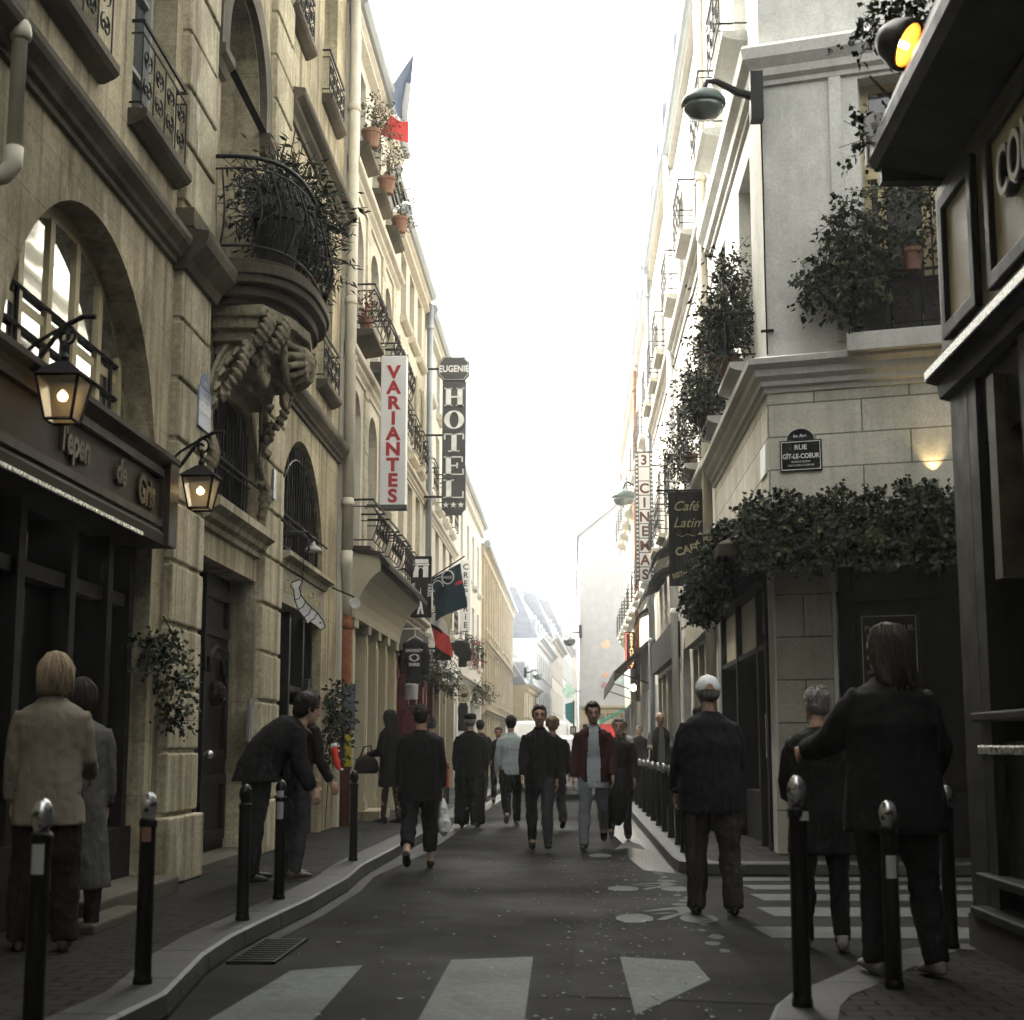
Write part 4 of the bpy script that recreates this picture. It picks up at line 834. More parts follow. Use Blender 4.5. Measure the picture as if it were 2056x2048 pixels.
q = MB(GF); q.box(.12, 6, 0, 2.2, -.33, -.3); G.part('shopfront', q, m_wood)
q = MB(GF); q.text('TABLETTERIE', 1.35, 2.42, .34, .13, .006); G.part('fascia_lettering', q, m_dim)
q = MB(GF); q.profile([(.05, 2.2), (.7, 1.72), (.72, 1.62), (.69, 1.62), (.05, 2.12)], .3, 2.55); tag(q.build('shop_awning', m_redp), 'red fabric awning over the far shop below the gable', 'awning')
# ------------------------------------------------------------ drain pipes
p1 = pipe('cream rain pipe nearest the carved balcony, ending in a cast elbow', LEFT, 21.5, 3.95, 12.6, .13, .075)
q = MB(LEFT); q.tube([(21.5, 4.0, .13), (21.5, 3.8, .13), (21.62, 3.6, .12), (21.75, 3.35, .10), (21.8, 3.1, .10)], .085, 12); q.build('elbow', m_pipe, p1, smooth=True)
q = MB(LEFT); q.tube([(21.8, .12, .10), (21.8, 3.12, .10)], .085, 12)
for v in (.9, 2.0, 2.9): q.lathe([(.085, 0), (.105, .02), (.105, .1), (.085, .12)], (21.8, v, .1), 12)
q.build('rusty_foot', m_rust, p1, smooth=True)
pipe('thin second rain pipe close against the first one', LEFT, 21.95, 3.2, 12.6, .1, .055)
pipe('grey rain pipe running behind the hotel sign brackets', LX, 33.4, 3.9, 11.2, .12, .07, m_zinc)
pipe('cream rain pipe on the right between corner house and white house', RX, 22.45, .12, 13.2, .12, .075)
pipe('white rain pipe near the arched carriage door on the right', RX, 30.2, .12, 13.4, .12, .07, m_white)
pipe('grey rain pipe in front of the black awning', RX, 38.5, .12, 13.4, .14, .075, m_zinc)
pipe('dark rain pipe beside the neon restaurant sign', RX, 47.0, 2.6, 13, .14, .07, m_rust)
o = pipe('thick cast pipe stub at the far left edge above the arched window', LEFT, 8.27, 4.62, 9, .13, .046)
q = MB(LEFT); q.tube([(8.27, 4.66, .13), (8.27, 4.55, .13), (8.26, 4.49, .08), (8.25, 4.46, -.02)], .056, 12); q.build('elbow', m_pipe, o, smooth=True)

# ------------------------------------------------------------ signs
m_signw = mat('white_sign_face', (.68, .68, .68), .4, 0, .05, 2, .05); m_signr = mat('red_sign_letter', (.36, .035, .035), .45); m_char = mat('charcoal_sign_face', (.075, .078, .078), .5, 0, .1, 3, .05)
m_letw = mat('white_sign_letter', (.74, .74, .72), .5)
def blk(q, ch, u, v, w, h, d, t=.012):
    """slab-serif capital as polygons"""
    B = lambda a, b, c, e: q.box(u + a * w, u + b * w, v + c * h, v + e * h, d, d + t)
    if ch == 'H': B(.08, .34, 0, 1); B(.66, .92, 0, 1); B(.3, .7, .46, .54); [B(a, a + .42, c, c + .06) for a in (0, .58) for c in (0, .94)]
    if ch == 'T': B(.37, .63, 0, 1); B(0, 1, .93, 1); B(0, .07, .68, 1); B(.93, 1, .68, 1); B(.22, .78, 0, .06)
    if ch == 'E': B(.1, .36, 0, 1); B(0, .95, .94, 1); B(0, 1, 0, .06); B(.88, .95, .7, 1); B(.93, 1, 0, .32); B(.3, .7, .47, .54); B(.63, .7, .36, .66)
    if ch == 'L': B(.12, .38, 0, 1); B(0, .5, .94, 1); B(0, 1, 0, .06); B(.93, 1, 0, .36)
    if ch == 'O':
        o = [(u + w * (.5 + .5 * math.cos(a)), v + h * (.5 + .5 * math.sin(a))) for a in [i * math.pi / 16 for i in range(32)]]; i = [(u + w * (.5 + .23 * math.cos(a)), v + h * (.5 + .44 * math.sin(a))) for a in [k * math.pi / 16 for k in range(32)]]; q.ring(o, i, d, d + t)
def star(u, v, r): return [(u + (r if i % 2 == 0 else r * .4) * math.sin(i * math.pi / 5), v + (r if i % 2 == 0 else r * .4) * math.cos(i * math.pi / 5)) for i in range(10)]
# VARIANTES
BF = blade(23.7); t = thing('shop_sign', 'tall white blade sign with red letters spelling VARIANTES', 'sign', BF(-2.84, 4.97, 0))
q = MB(BF); q.box(-3.045, -2.63, 5.0, 7.45, -.2, 0); q.build('panel', m_signw, t, bevel=.015)
q = MB(BF); q.box(-3.06, -2.61, 4.95, 5.02, -.21, .01); q.box(-3.3, -3.04, 4.99, 5.04, -.12, -.08); q.box(-3.3, -3.04, 7.2, 7.25, -.12, -.08); q.build('bracket', m_char, t)
q = MB(BF)
for i, ch in enumerate('VARIANTES'): q.text(ch, -2.838, 7.08 - i * .252, .29, .001, .002, .012, sx=1.08)
q.build('letters', m_signr, t)
# HOTEL
BF = blade(32.7); t = thing('hotel_sign', 'tall charcoal blade sign reading HOTEL with EUGENIE cap and three stars', 'sign', BF(-2.58, 6.2, 0))
cap = [(-2.92, 9.36), (-2.86, 9.3), (-2.82, 9.24), (-2.34, 9.24), (-2.30, 9.3), (-2.24, 9.36), (-2.24, 9.66), (-2.3, 9.7), (-2.33, 9.77), (-2.83, 9.77), (-2.86, 9.7), (-2.92, 9.66)]
q = MB(BF); q.prism(cap, -.15, .02); q.prism([(-2.83, 6.36), (-2.78, 6.32), (-2.74, 6.24), (-2.40, 6.24), (-2.36, 6.32), (-2.31, 6.36), (-2.31, 9.22), (-2.83, 9.22)], -.15, 0); q.build('panel', m_char, t)
q = MB(BF)
for v in (6.62, 8.0, 9.5): q.box(-3.3, -2.8, v, v + .04, -.1, -.06)
q.build('bracket', m_iron, t)
q = MB(BF); q.text('EUGENIE', -2.58, 9.43, .205, .021, .003, .004, sx=.82)
for i, ch in enumerate('HOTEL'): blk(q, ch, -2.79, 8.66 - i * .515, .44, .41, .001)
for k in range(3): q.prism(star(-2.74 + .165 * k, 6.45, .075), 0, .006)
q.ring([(x * .93 - 2.58 * .07, y * .955 + 9.5 * .045) for x, y in cap], [(x * .90 - 2.58 * .1, y * .935 + 9.5 * .065) for x, y in cap], .02, .024); q.build('letters', m_letw, t)
# SOUVENIR PARIS
BF = blade(29.0); t = thing('souvenir_sign', 'black blade sign with white triumphal arch, tower and SOUVENIR PARIS lettering', 'sign', BF(-2.9, 3.65, 0))
q = MB(BF); q.box(-3.1, -2.70, 3.68, 4.86, -.14, 0); q.box(-3.3, -3.1, 4.6, 4.64, -.1, -.06); q.build('panel', m_black, t, bevel=.008)
q = MB(BF); q.box(-3.05, -2.76, 4.72, 4.80, 0, .006); q.box(-3.07, -2.74, 4.68, 4.71, 0, .006); q.box(-3.05, -2.95, 4.45, 4.67, 0, .006); q.box(-2.86, -2.76, 4.45, 4.67, 0, .006); q.ring(arc(-2.905, 4.58, .06, .07, 0, math.pi, 10), arc(-2.905, 4.58, .045, .055, 0, math.pi, 10), 0, .006)
q.prism([(-2.97, 3.74), (-2.93, 3.74), (-2.905, 3.86), (-2.88, 3.74), (-2.84, 3.74), (-2.888, 3.98), (-2.9, 4.2), (-2.905, 4.26), (-2.91, 4.2), (-2.922, 3.98)], 0, .006); q.box(-2.94, -2.87, 3.9, 3.92, .006, .009)
q.text('SOUVENIR', -3.01, 4.12, .095, 0, .003, 0, rot=math.pi / 2); q.text('PARIS', -2.77, 4.2, .1, 0, .003, 0, rot=-math.pi / 2); q.build('letters', m_letw, t)
# CREPERIE
BF = blade(44.0); t = thing('creperie_sign', 'narrow pale blade sign with dark letters spelling CREPERIE', 'sign', BF(-3.1, 4.55, 0))
q = MB(BF); q.box(-3.24, -2.94, 4.58, 6.62, -.12, 0); q.box(-3.32, -3.2, 6.2, 6.24, -.08, -.04); q.build('panel', m_signw, t, bevel=.01)
q = MB(BF)
for i, ch in enumerate('CREPERiE'): q.text(ch, -3.09, 6.34 - i * .243, .24, .001, .003, .004)
q.build('letters', m_black, t)
BF = blade(42.0); t = thing('crepe_sign', 'small pale square blade sign with a dark pan emblem below the creperie sign', 'sign', BF(-3.0, 2.42, 0))
q = MB(BF); q.box(-3.15, -2.82, 2.45, 2.9, -.04, 0); q.box(-3.32, -3.1, 2.86, 2.89, -.03, 0); q.build('panel', m_beige, t)
q = MB(BF); q.prism([(-2.98 + .1 * math.cos(a), 2.62 + .055 * math.sin(a)) for a in [i * math.pi / 8 for i in range(16)]], 0, .005); q.tube([(-2.9, 2.64, .003), (-2.85, 2.72, .003)], .012, 5); q.text('CREPES', -2.985, 2.77, .06, 0, .002); q.build('emblem', m_black, t)
# 3 CINEMAS film strip
BF = blade(36.0); t = thing('cinema_sign', 'film strip blade sign with brown letters reading 3 CINEMAS', 'sign', BF(1.75, 5.1, 0)); m_brown = mat('brown_sign_letter', (.11, .045, .03), .5)
q = MB(BF); q.box(1.54, 1.96, 5.12, 8.26, -.12, 0); q.box(1.96, 2.16, 7.9, 7.94, -.08, -.04); q.box(1.96, 2.16, 5.4, 5.44, -.08, -.04); q.build('panel', m_char, t)
q = MB(BF)
for i in range(9): q.box(1.62, 1.88, 8.22 - .346 * (i + 1) + .012, 8.22 - .346 * i - .012, 0, .008)
for i in range(30):
    for a in (1.553, 1.902): q.box(a, a + .045, 5.16 + .103 * i, 5.21 + .103 * i, 0, .008)
q.build('film_frames', m_signw, t)
q = MB(BF)
for i, ch in enumerate('3 CINEMAS'):
    if ch != ' ': q.text(ch, 1.75, 8.22 - .346 * (i + 1) + .055, .33, .009, .003, .010, sx=1.0)
q.build('letters', m_brown, t)
# Cafe Latin banner
BF = blade(23.3); t = thing('cafe_banner', 'dark hanging banner lettered Café Latin café restaurant on an iron rod', 'banner', BF(1.75, 3.7, 0)); m_gilt = mat('faded_gilt_paint', (.38, .34, .20), .6); m_ban = cloth('dark_banner_cloth', (.022, .023, .020), .8)
q = MB(BF); n = 10
for s in (0, -.012): q.add([(1.50 + .53 * i / n, (5.13 if r == 0 else 3.66) + .0, .0 + s + .03 * math.sin(i * .9) * r) for r in (0, 1) for i in range(n + 1)], [(i, i + 1, n + 2 + i, n + 1 + i) for i in range(n)])
q.build('cloth', m_ban, t)
q = MB(BF); q.tube([(1.34, 5.15, 0), (2.16, 5.15, 0)], .018, 8); q.ball((1.34, 5.15, 0), .03); q.build('rod', m_iron, t)
q = MB(BF); q.text('Café', 1.76, 4.83, .21, .035, .002, .001, .35); q.text('Latin', 1.77, 4.57, .21, .035, .002, .001, .35); q.text('CAFÉ', 1.80, 4.17, .17, .035, .002, .006, .05, rot=.25); q.text('RESTAURANT', 1.78, 3.84, .105, .035, .002, .004, .05, sx=.72, rot=.3); q.tube([(1.62, 4.46, .035), (1.7, 4.42, .035), (1.78, 4.46, .035), (1.9, 4.43, .035)], .006, 4); q.build('lettering', m_gilt, t)
# RESTAURANT neon
def emis(name, col, s):
    m, nt, b = nodes(name); b.inputs['Base Color'].default_value = (*[min(1, c) for c in col], 1); b.inputs['Emission Color'].default_value = (*col, 1); b.inputs['Emission Strength'].default_value = s; return m
BF = blade(52.0); t = thing('restaurant_sign', 'dark box sign with glowing amber letters reading RESTAURANT and red neon edge', 'sign', BF(1.97, 3.8, 0))
q = MB(BF); q.box(1.79, 2.17, 3.85, 5.1, -.15, 0); q.build('panel', m_black, t)
q = MB(BF)
for i, ch in enumerate('RESTAURANT'): q.text(ch, 2.02, 4.965 - .12 * i, .12, .002, .003, .002, sx=1.5)
q.build('neon_letters', emis('amber_neon', (1, .52, .22), .28), t)
q = MB(BF); q.tube([(1.92, 5.05, .01), (1.83, 5.05, .01), (1.83, 3.9, .01), (1.92, 3.9, .01)], .012, 6); q.build('neon_tube', emis('red_neon', (1, .13, .10), .3), t)
# street name plaque
t = thing('street_plaque', 'dark enamel street plaque reading RUE GIT-LE-COEUR on the corner', 'street sign', FRT(.34, 4.15, .02)); m_blue = mat('dark_enamel', (.012, .013, .016), .25)
q = MB(FRT); q.box(.12, .57, 4.15, 4.49, .012, .035); q.prism([(.20, 4.49), (.49, 4.49)] + arc(.345, 4.49, .145, .125, 0, math.pi, 12)[1:-1], .012, .035); q.build('plate', m_blue, t, bevel=.004)
q = MB(FRT); q.text('6e Arr.', .345, 4.52, .052, .036, .001, .0005); q.text('RUE', .345, 4.385, .075, .036, .001, .0015); q.text('GÎT-LE-COEUR', .345, 4.29, .072, .036, .001, .0015, sx=.83); q.text('GILLES LE QUEUX', .345, 4.245, .026, .036, .001, 0); q.text("C'EST-À-DIRE LE CUISINIER", .345, 4.205, .026, .036, .001, 0, sx=.92)
q.ring(rect_poly(.135, .555, 4.165, 4.475), rect_poly(.142, .548, 4.172, 4.468), .035, .037); q.build('lettering', m_letw, t)
q = MB(RX); q.box(16.4, 16.85, 4.17, 4.5, .012, .03); tag(q.build('street_plaque', m_signw), 'white plaque on the street side of the corner, seen edge on', 'street sign')
# blue plaques and wall box on the stone house
t = thing('street_plaque', 'pale blue street plaque with rounded top beside the barred arched window', 'street sign', LEFT(13.15, 3.8, .1))
q = MB(LEFT); q.box(12.86, 13.3, 4.0, 4.36, .086, .105); q.prism([(12.92, 4.37), (13.24, 4.37)] + arc(13.08, 4.37, .16, .14, 0, math.pi, 10)[1:-1], .086, .105); q.build('plate', mat('pale_blue_enamel', (.20, .23, .30), .35), t)
q = MB(LEFT); q.text('RUE SAINT', 13.08, 4.24, .06, .106, .001); q.text('ANDRE DES ARTS', 13.08, 4.12, .045, .106, .001); q.text('6e Arr.', 13.08, 4.40, .045, .106, .001); q.build('lettering', m_letw, t)
q = MB(LEFT); q.box(16.2, 16.36, 3.9, 4.22, .095, .112); tag(q.build('house_plaque', mat('house_number_enamel', (.30, .33, .38), .35)), 'small pale blue number plaque on the second stone pilaster', 'plaque')
t = thing('intercom_panel', 'grey metal intercom panel beside the wooden street door', 'intercom', LEFT(15.8, 1.28, .0))
q = MB(LEFT); q.box(15.64, 15.9, 1.28, 1.72, 0, .03); q.build('plate', mat('brushed_grey_metal', (.22, .22, .20), .5, .3), t); q = MB(LEFT); q.box(15.71, 15.78, 1.34, 1.62, .03, .04); q.box(15.82, 15.86, 1.3, 1.7, .03, .038); q.build('buttons', m_frame, t)
# sign board, fascia and letters over the first shop
t = thing('fascia_sign', 'brown wooden shop fascia with blackletter sign beside the lantern', 'sign', LEFT(10.2, 2.76, .1))
q = MB(LEFT); q.profile([(-.3, 2.78), (.16, 2.78), (.17, 2.86), (.13, 2.9), (.1, 3.36), (.16, 3.42), (.22, 3.45), (.22, 3.49), (-.3, 3.56)], 6.5, 11.88); q.build('board', m_wood2, t)
q = MB(LEFT); q.ring(rect_poly(6.7, 11.72, 2.92, 3.38), rect_poly(6.78, 11.64, 2.98, 3.32), .1, .15); q.box(11.66, 11.9, 2.78, 3.45, .1, .2); q.build('frame_moulding', mat('dark_brown_moulding', (.035, .025, .015), .55), t)
q = MB(LEFT); q.box(6.5, 11.0, 2.765, 2.79, .17, .19); q.build('metal_edge', m_chrome, t)
q = MB(LEFT); q.text("l'epen", 9.55, 3.08, .26, .125, .012, .008, .1, sx=.9); q.text('de', 10.55, 3.08, .24, .125, .012, .008, .1); q.text('Gris', 11.2, 3.03, .30, .125, .012, .010, .1, sx=.85); q.build('lettering', m_gold, t)
# third bay sign board
t = thing('shop_board', 'grey painted board with thin gilt script above the fish sign', 'sign', LEFT(18.5, 2.9, .0))
q = MB(LEFT); q.box(17.05, 20.15, 2.86, 3.26, -.3, .04); q.build('board', m_beiged, t); q = MB(LEFT); q.text('Gimmel & Bétaillons', 18.5, 3.0, .26, .042, .003, .001, .35, sx=1.15); q.build('lettering', m_gilt, t)
# hanging fish sign and its bracket
t = thing('fish_sign', 'white cut-out fish with black stripes hanging from an iron bracket', 'sign', (-2.95, 17.3, 2.35)); BF = blade(17.3)
fz = [(-3.210, 3.097), (-3.132, 3.124), (-3.098, 3.097), (-3.132, 3.032), (-3.110, 2.950), (-3.031, 2.839), (-2.919, 2.747), (-2.846, 2.646), (-2.824, 2.572), (-2.874, 2.545), (-2.919, 2.582), (-2.998, 2.637), (-3.031, 2.618), (-3.059, 2.674), (-3.132, 2.766), (-3.182, 2.894), (-3.194, 3.005), (-3.233, 3.060)]
q = MB(BF); q.prism(fz, -.012, .012); q.build('fish', mat('white_fish_paint', (.75, .75, .73), .5), t)
q = MB(BF); q.tube([(x, y, .013) for x, y in fz], .007, 4, closed=True)
for a, b in (((-3.110, 2.950), (-3.177, 2.894)), ((-3.054, 2.876), (-3.132, 2.784)), ((-2.986, 2.802), (-3.065, 2.692)), ((-2.919, 2.747), (-2.998, 2.646))): q.tube([(a[0], a[1], .014), ((a[0] + b[0]) / 2 + .012, (a[1] + b[1]) / 2 - .02, .014), (b[0], b[1], .014)], .007, 4)
q.ball((-2.880, 2.628, .015), .012); q.build('stripes', m_black, t)
q = MB(BF); q.tube([(-3.35, 3.62, 0), (-3.1, 3.66, 0), (-3.05, 3.6, 0), (-3.03, 3.48, 0), (-3.08, 3.42, 0)], .014, 6); q.tube([(-3.35, 2.95, 0), (-3.34, 3.62, 0)], .016, 6); q.tube([(-3.08, 3.48, 0), (-3.10, 3.1, 0)], .006, 4); q.build('bracket', m_iron, t)
t = thing('spotlight', 'small pale spotlight under the bent cream drain pipe', 'spotlight', LEFT(21.2, 3.2, .3)); q = MB(LEFT); q.tube([(21.0, 3.42, .0), (21.1, 3.3, .3)], .012, 5); q.build('arm', m_iron, t); q = MB(); q.lathe([(.035, 0), (.05, .04), (.075, .16), (.08, .17), (.06, .16)], LEFT(21.25, 3.24, .24), 12, (.45, -.8, -.2), False); q.build('reflector', m_white, t, smooth=True)
t = thing('spotlight', 'white dome lamp on the iron bracket below the second barred window', 'spotlight', LEFT(17.6, 3.55, .35)); q = MB(); q.lathe([(.02, .1), (.03, .06), (.09, .02), (.11, -.02), (.1, -.02)], LEFT(17.7, 3.52, .3), 12, (0, 0, 1), False); q.build('shade', m_frame, t, smooth=True); q = MB(LEFT); q.tube([(17.4, 3.7, 0), (17.6, 3.72, .25), (17.7, 3.6, .3)], .012, 5); q.build('arm', m_iron, t)
# menu board PLATS du JOUR
t = thing('menu_board', 'black menu board headed PLATS du JOUR on the corner shopfront', 'menu board', FRT(1.2, 1.0, -.05))
q = MB(FRT); q.box(.88, 1.5, 1.1, 2.62, -.1, -.06); q.build('board', m_black, t, bevel=.01); m_chalk = mat('chalk_lettering', (.30, .28, .22), .8)
q = MB(FRT); q.text('PLATS du JOUR', 1.19, 2.42, .085, -.059, .001, .0008, sx=.88)
for i, s in enumerate(('soupe à l\'oignon 5', 'bavette frites 12', 'confit de canard 14', 'tarte tatin 6', 'fromage 5')): q.text(s, 1.19, 2.22 - .12 * i, .06, -.059, .001, 0, .2)
o = arc(1.45, 2.55, .03, .03, 0, math.pi / 2, 4); q.ring([(.91, 1.14), (1.47, 1.14), (1.47, 2.58), (.91, 2.58)], [(.92, 1.15), (1.46, 1.15), (1.46, 2.57), (.92, 2.57)], -.06, -.057); q.build('chalk_writing', m_chalk, t)
# CO... letters of the near right shop
t = thing('fascia_letters', 'large black and white raised letters CO on the near right shop', 'sign', F0(7.2, 3.75, .05))
FM = Face((2.3, 8.1, 0), (0, -1, 0), (-1, 0, 0))
q = MB(FM); q.text('COMPTOIR', .56, 3.98, .37, .05, .025, .010, align='LEFT', sx=.75); q.build('letter_body', m_black, t); q = MB(FM); q.text('COMPTOIR', .55, 3.987, .37, .105, .002, .002, align='LEFT', sx=.75); q.build('letter_face', m_white, t)
q = MB(F0); q.box(8.02, 8.16, 2.1, 3.2, -.2, .04); t = tag(q.build('wall_poster', mat('faded_poster_paint', (.05, .04, .025), .5, 0, .6, 5, .1)), 'dark painted poster panel on the near right shop below the letters', 'poster')

# ------------------------------------------------------------ lamps
def lantern(cy, label):
    t = thing('wall_lantern', label, 'lantern', (-3.35, cy, 3.0), 'iron wall lanterns on the stone house'); c = Vector((-3.03, cy, 3.14)); r0, r1, h = .08, .128, .26
    q = MB()
    for sx, sy in ((-1, -1), (1, -1), (1, 1), (-1, 1)): q.tube([c + Vector((sx * r0, sy * r0, 0)), c + Vector((sx * r1, sy * r1, h))], .010, 4)
    for r, z in ((r0, 0), (r1, h)): q.tube([c + Vector((sx * r, sy * r, z)) for sx, sy in ((-1, -1), (1, -1), (1, 1), (-1, 1))], .011, 4, closed=True)
    k = r1 + .025; P = [c + Vector((sx * k, sy * k, h)) for sx, sy in ((-1, -1), (1, -1), (1, 1), (-1, 1))] + [c + Vector((sx * .035, sy * .035, h + .1)) for sx, sy in ((-1, -1), (1, -1), (1, 1), (-1, 1))]
    q.add(P, [(0, 1, 5, 4), (1, 2, 6, 5), (2, 3, 7, 6), (3, 0, 4, 7), (4, 5, 6, 7)], True); q.lathe([(.02, .1), (.03, .13), (.012, .16), (.02, .2), (.008, .24)], c + Vector((0, 0, h)), 8, (0, 0, 1), False); q.build('lantern_cage', m_iron, t)
    g = MB(); P = [c + Vector((sx * r0 * .96, sy * r0 * .96, .005)) for sx, sy in ((-1, -1), (1, -1), (1, 1), (-1, 1))] + [c + Vector((sx * r1 * .97, sy * r1 * .97, h - .01)) for sx, sy in ((-1, -1), (1, -1), (1, 1), (-1, 1))]
    g.add(P, [(0, 1, 5, 4), (1, 2, 6, 5), (2, 3, 7, 6), (3, 0, 4, 7), (0, 3, 2, 1)], True)
    global m_lg
    try: m_lg
    except NameError:
        m_lg, nt, b = nodes('frosted_lantern_glass'); b.inputs['Base Color'].default_value = (.50, .47, .39, 1); b.inputs['Roughness'].default_value = .35; b.inputs['Transmission Weight'].default_value = .82; b.inputs['IOR'].default_value = 1.08
    g.build('lantern_glass', m_lg, t)
    b = MB(); b.ball(c + Vector((0, 0, h * .62)), .017, .017, .026); b.build('bulb', m_bulb, t, smooth=True)
    q = MB(); X = lambda d, z: (-3.35 + d, cy, z); q.tube([X(0, 3.22), X(.06, 3.3), X(.07, 3.42), X(.16, 3.52), X(.3, 3.72), X(.42, 3.78), X(.5, 3.78)], .016, 6); q.tube([X(0, 3.0), X(.05, 3.05), X(.09, 3.2)], .014, 6)
    q.tube([X(a, b) for a, b in spiral(.32, 3.66, .07, 1.2, 1.5, 14, -1)], .012, 5); q.tube([X(.02, 3.5), X(.14, 3.62), X(.3, 3.72)], .012, 5); q.tube([X(.32, 3.62), X(.32, 3.54)], .008, 5); q.build('bracket', m_iron, t)
    l = bpy.data.lights.new('lantern_light', 'POINT'); l.energy = .16; l.color = (1, .62, .25); l.shadow_soft_size = .03; lo = bpy.data.objects.new('lantern_light', l); COL.objects.link(lo); lo.parent = t; lo.location = Vector((.32, 0, .29))
m_bulb = emis('warm_bulb', (1, .70, .34), 5)
lantern(8.75, 'lit iron lantern at the left edge in front of the great arched window'); lantern(12.15, 'lit iron lantern at the end of the brown fascia beside the stone pilaster')
# oval street lamp on the corner house
def streetlamp(label, base, head, rad_, group='street lamps hung from the walls'):
    t = thing('street_lamp', label, 'street lamp', base, group); b, h = Vector(base), Vector(head); d = h - b
    q = MB(); q.tube([b, b + d * .35 + Vector((0, 0, .06)), b + d * .75 + Vector((0, 0, rad_ * .75)), b + d * .93 + Vector((0, 0, rad_ * .75)), h + Vector((0, 0, rad_ * .3))], [.05, .045, .035, .03, .035], 8); q.box(b.x - .07, b.x + .07, b.y - .09, b.y + .09, b.z - .28, b.z + .28); q.build('arm', m_iron, t)
    q = MB(); q.lathe([(.02, rad_ * .62), (rad_ * .35, rad_ * .58), (rad_ * .75, rad_ * .44), (rad_ * .97, rad_ * .14), (rad_, -rad_ * .08), (rad_ * .97, -rad_ * .1)], h - Vector((0, 0, rad_ * .3)), 24, (0, 0, 1), False); q.build('hood', mat('grey_green_lamp_paint', (.075, .10, .09), .35, .1), t, smooth=True)
    q = MB(); q.lathe([(rad_ * .93, -rad_ * .08), (rad_ * .87, -rad_ * .34), (rad_ * .6, -rad_ * .62), (.02, -rad_ * .74)], h - Vector((0, 0, rad_ * .3)), 24, (0, 0, 1), False); q.build('bowl', glassm('lamp_bowl_glass', (.07, .085, .075), .22), t, smooth=True); return t
streetlamp('oval grey-green street lamp on the upper corner of the corner house', (2.1, 16.22, 8.42), (1.50, 16.1, 8.38), .25)
streetlamp('street lamp with pale bowl behind the cinema sign on the right', (2.1, 46.6, 9.3), (1.62, 46.6, 9.0), .38)
streetlamp('small far street lamp hanging at the left edge of the gable wall', (.36, 66.3, 6.2), (-.1, 66.3, 5.85), .28)
streetlamp('far street lamp on the ochre house beyond the long stone house', (-2.6, 84.5, 5.3), (-1.9, 84.5, 5.2), .3)
# gooseneck dome lamp on the near right canopy
t = thing('dome_lamp', 'black dome lamp with glowing amber inside above the near right shop', 'lamp', (2.0, 8.6, 5.1))
c = Vector((2.0, 8.6, 5.36)); ax = Vector((-.72, .38, .5)).normalized()
q = MB(); q.lathe([(.01, .17), (.07, .16), (.125, .10), (.155, .02), (.16, -.03), (.152, -.03), (.14, .03), (.10, .09), (.01, .13)], c, 24, ax, False); q.build('shade', m_black, t, smooth=True)
q = MB(); q.lathe([(.01, .100), (.085, .068), (.118, .02), (.132, -.028), (.135, -.028), (.121, .024), (.088, .073), (.01, .105)], c, 24, ax, False); q.build('reflector', mat('amber_lit_enamel', (.75, .40, .07), .4), t, smooth=True)
q = MB(); q.tube([c + ax * .08, c + ax * .0 + Vector((.02, 0, -.02))], .018, 8); q.build('bulb', emis('amber_bulb', (1, .72, .4), 6), t)
q = MB(); q.tube([c + ax * .16, c + ax * .3 + Vector((.1, 0, .02)), c + Vector((.4, .1, .1)), c + Vector((.5, .1, -.1))], .012, 6); q.build('arm', m_iron, t)
l = bpy.data.lights.new('lamp_light', 'POINT'); l.energy = .4; l.color = (1, .55, .12); l.shadow_soft_size = .03; lo = bpy.data.objects.new('lamp_light', l); COL.objects.link(lo); lo.parent = t; lo.location = c + ax * .02 - Vector((2.0, 8.6, 5.1))
# uplight above the ivy, bulb under the black awning
t = thing('uplight', 'small pale uplight shining on the ashlar above the ivy', 'lamp', FRT(1.72, 3.86, .12)); q = MB(); q.lathe([(.03, 0), (.045, .1), (.06, .13), (.05, .13), (.03, .1)], FRT(1.72, 3.84, .1), 12, (0, 0, 1), False); q.build('housing', m_frame, t, smooth=True)
l = bpy.data.lights.new('uplight_lamp', 'SPOT'); l.energy = 1.6; l.color = (1, .72, .35); l.spot_size = rad(70); l.spot_blend = .8; lo = bpy.data.objects.new('uplight_lamp', l); COL.objects.link(lo); lo.parent = t; lo.location = Vector((0, 0, .12)) - FRT.n * .02; lo.rotation_euler = (math.pi - .15, 0, 0)
t = thing('globe_lamp', 'glowing round bulb below the black awning on the right', 'lamp', (1.95, 49, 3.0)); q = MB(); q.ball((1.95, 49, 3.1), .10); q.build('bulb', emis('white_globe', (1, .86, .6), 5), t, smooth=True); q = MB(); q.tube([(2.15, 49, 3.3), (1.95, 49, 3.3), (1.95, 49, 3.2)], .015, 5); q.build('arm', m_iron, t)

# ------------------------------------------------------------ awnings along the right
t = thing('black_awning', 'long sloping black awning over the far right shops', 'awning', RX(50, 2.9, .5))
q = MB(RX); q.profile([(.02, 4.2), (.95, 3.35), (.97, 3.35), (1.0, 2.95), (.98, 2.95), (.95, 3.30), (.02, 4.12)], 43, 57); q.build('fabric', m_ban, t)
q = MB(RX)
for u in (43.1, 50, 56.9): q.tube([(u, 3.0, .02), (u, 3.32, .95)], .02, 5)
q.build('arm', m_iron, t)
for k, (y, z) in enumerate(((33.0, 4.5), (34.9, 4.52), (36.8, 4.55), (31.4, 4.8), (40.2, 4.3))):
    q = MB(RX); st = [(.02, z + .55), (.2, z + .5), (.38, z + .38), (.5, z + .2), (.55, z), (.53, z), (.35, z + .32), (.02, z + .45)]; q.profile(st, y - .6, y + .6)
    tag(q.build('domed_awning', m_ban), ['small black domed awning nearest the café banner end of the row', 'small black domed awning second in the row under the cinema sign', 'small black domed awning third in the row under the cinema sign', 'small black domed awning raised above the others beside the café banner', 'small black domed awning farthest down the right row'][k], 'awning', 'small black domed awnings under the cinema sign')
